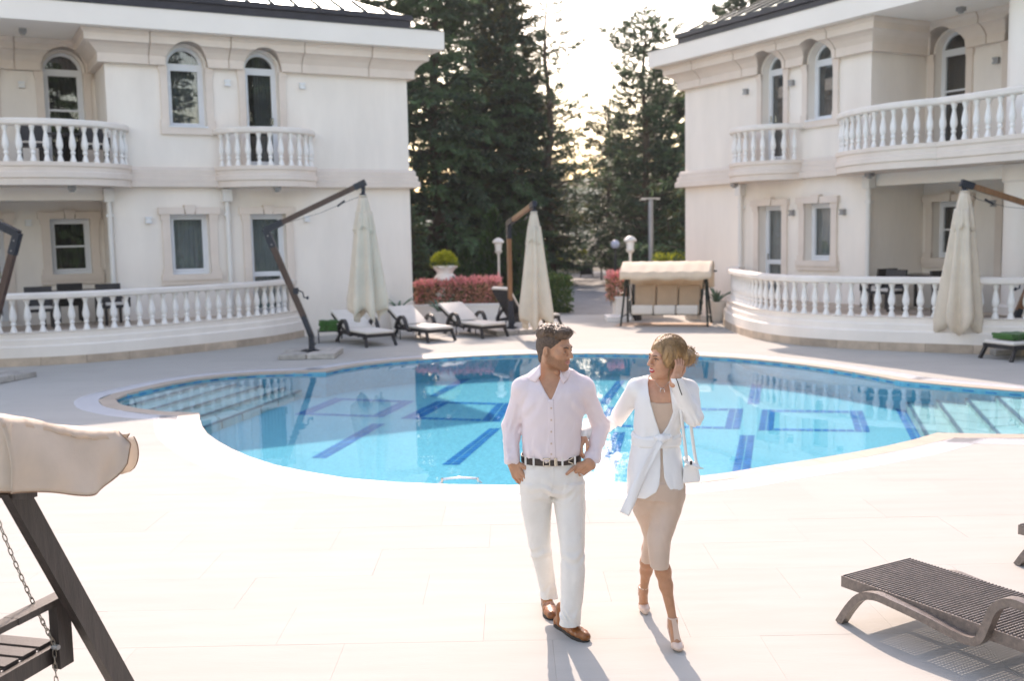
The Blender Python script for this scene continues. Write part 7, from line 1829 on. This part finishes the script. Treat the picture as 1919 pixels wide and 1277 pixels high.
    mb.tube(P_, .0012, 5); lump('necklace', mb, M['silver'], t, 180); q = gy(1242.5,733.5,Y-.10); y = (bx.front(q.x,q.z) or Y-.1)-.006; mb = MB(); mb.tube([(q.x+.0125*math.cos(k*.314),y,q.z+.0125*math.sin(k*.314)) for k in range(20)], .0022, 6, closed=True); lump('pendant_ring', mb, M['silver'], t, 180)
    # pumps with T-strap
    def pump(a_, heel, ball, toe, lift):
        S = Sculpt(np.minimum(np.minimum(heel,toe),ball)-.07, np.maximum(np.maximum(heel,toe),ball)+.07, .0032); S.cone(ball+np.array([0,-.005,-.004]), toe, .033, .015, .015); S.ell(toe+(ball-toe)*.55+np.array([0,0,.004]), (.034,.050,.024), None, .012); cut = ball+(toe-ball)*.05+np.array([0,.012,.040]); S.ell(cut, (.028,.048,.026), None, .008, 's'); S.cone(heel+np.array([0,.006,-.010]), heel+np.array([0,.008,.030]), .0285, .027, .012); S.ell(heel+np.array([0,-.022,.038]), (.028,.034,.05), None, .006, 's')
        S.put(lambda X,Yy,Z: (.003-Z)+0*X, S.lo, S.lo+S.h*S.n, op='i'); V, F = S.verts(); o = np_mesh('shoe', V, F, [M['pump']], t)
        gnd = np.array([heel[0],heel[1]+.018,.0 if not lift else heel[2]-.11]); mb = MB(); mb.tube([tuple(heel+np.array([0,.012,-.018])),tuple((heel+gnd)/2+np.array([0,.006,0])),tuple(gnd)],[.020,.009,.006],8); mb.build('heel', M['pump'], o, smooth=60)
        mb = MB(); q0, q1 = heel+np.array([0,.004,-.030]), ball+np.array([0,0,-.026]); mb.beam(tuple(q0),tuple(q1),.046,.008); mb.build('shank', M['pump'], o)
        mb = MB(); P0 = a_+np.array([0,-.025,.012]); P1 = ball+(toe-ball)*.15+np.array([0,-.004,.024]); n_ = 20
        for i in range(n_):
            f = i/(n_-1); p = P0*(1-f)+P1*f+np.array([0,-.004-.006*math.sin(math.pi*f),.010*math.sin(math.pi*f)]); w_ = .012+.006*f; mb.box(tuple(p),(2*w_,.006,.0085))
        mb.build('t_strap', M['pump'], o); mb = MB(); mb.tube([(a_[0]+.027*math.cos(k*.2618),a_[1]+.029*math.sin(k*.2618),a_[2]+.014) for k in range(24)], .0042, 6, closed=True); mb.build('ankle_strap', M['pump'], o, smooth=180)
    pump(a1, heel1, ball1, toe1, False); pump(a2, heel2, ball2, toe2, True)
    return dict(jx=jx, Y=Y, sl=sl, el=el)
WOM = build_woman()
def handbag():
    Y = WOM['Y']; c = gy(1295,890,Y-.04); t = thing('handbag', 'small white handbag hanging on a double strap at the hip of the woman', 'handbag', c); L = lambda px, py, y: gy(px,py,y)-c
    mb = MB(); fr = [L(1281,875,Y-.10),L(1303,871,Y-.09),L(1312,905,Y-.09),L(1278,908,Y-.10)]; bk = [p+Vector((.02,.075,.004)) for p in fr]; V = [tuple(p) for p in fr+bk]; mb.add(V,[(0,1,2,3),(7,6,5,4),(0,4,5,1),(1,5,6,2),(2,6,7,3),(3,7,4,0)]); o = mb.build('bag_body', M['bagw'], t); bv = o.modifiers.new('b','BEVEL'); bv.width = .010; bv.segments = 3
    mb = MB(); mb.loft([[tuple(p) for p in r_] for r_ in ([L(1280,858,Y-.02),L(1290,855,Y-.02)],[L(1282,866,Y-.105),L(1300,866,Y-.10)],[L(1292,873,Y-.115),L(1312,876,Y-.11)],[L(1306,880,Y-.112),L(1321,879,Y-.11)])], cap=False, closed=False); o = mb.build('flap', M['bagw'], t, smooth=180); so = o.modifiers.new('s','SOLIDIFY'); so.thickness = .005
    mb = MB(); mb.box(tuple(L(1295,868,Y-.112)),(.012,.006,.022)); mb.build('clasp', M['sole'], t)
    for pts in (((1275,762,-.11),(1278,785,-.115),(1282,820,-.10),(1288,868,-.09)),((1293,768,-.02),(1295,795,-.05),(1299,830,-.055),(1304,862,-.06),(1309,876,-.07))):
        P = catmull([L(px,py,Y+dy) for px, py, dy in pts],5); rows = [[tuple(p+Vector((-.009,0,0))),tuple(p+Vector((.009,.004,0)))] for p in P]; mb = MB(); mb.loft(rows, cap=False, closed=False); o = mb.build('strap', M['bagw'], t, smooth=180); so = o.modifiers.new('s','SOLIDIFY'); so.thickness = .003
handbag()
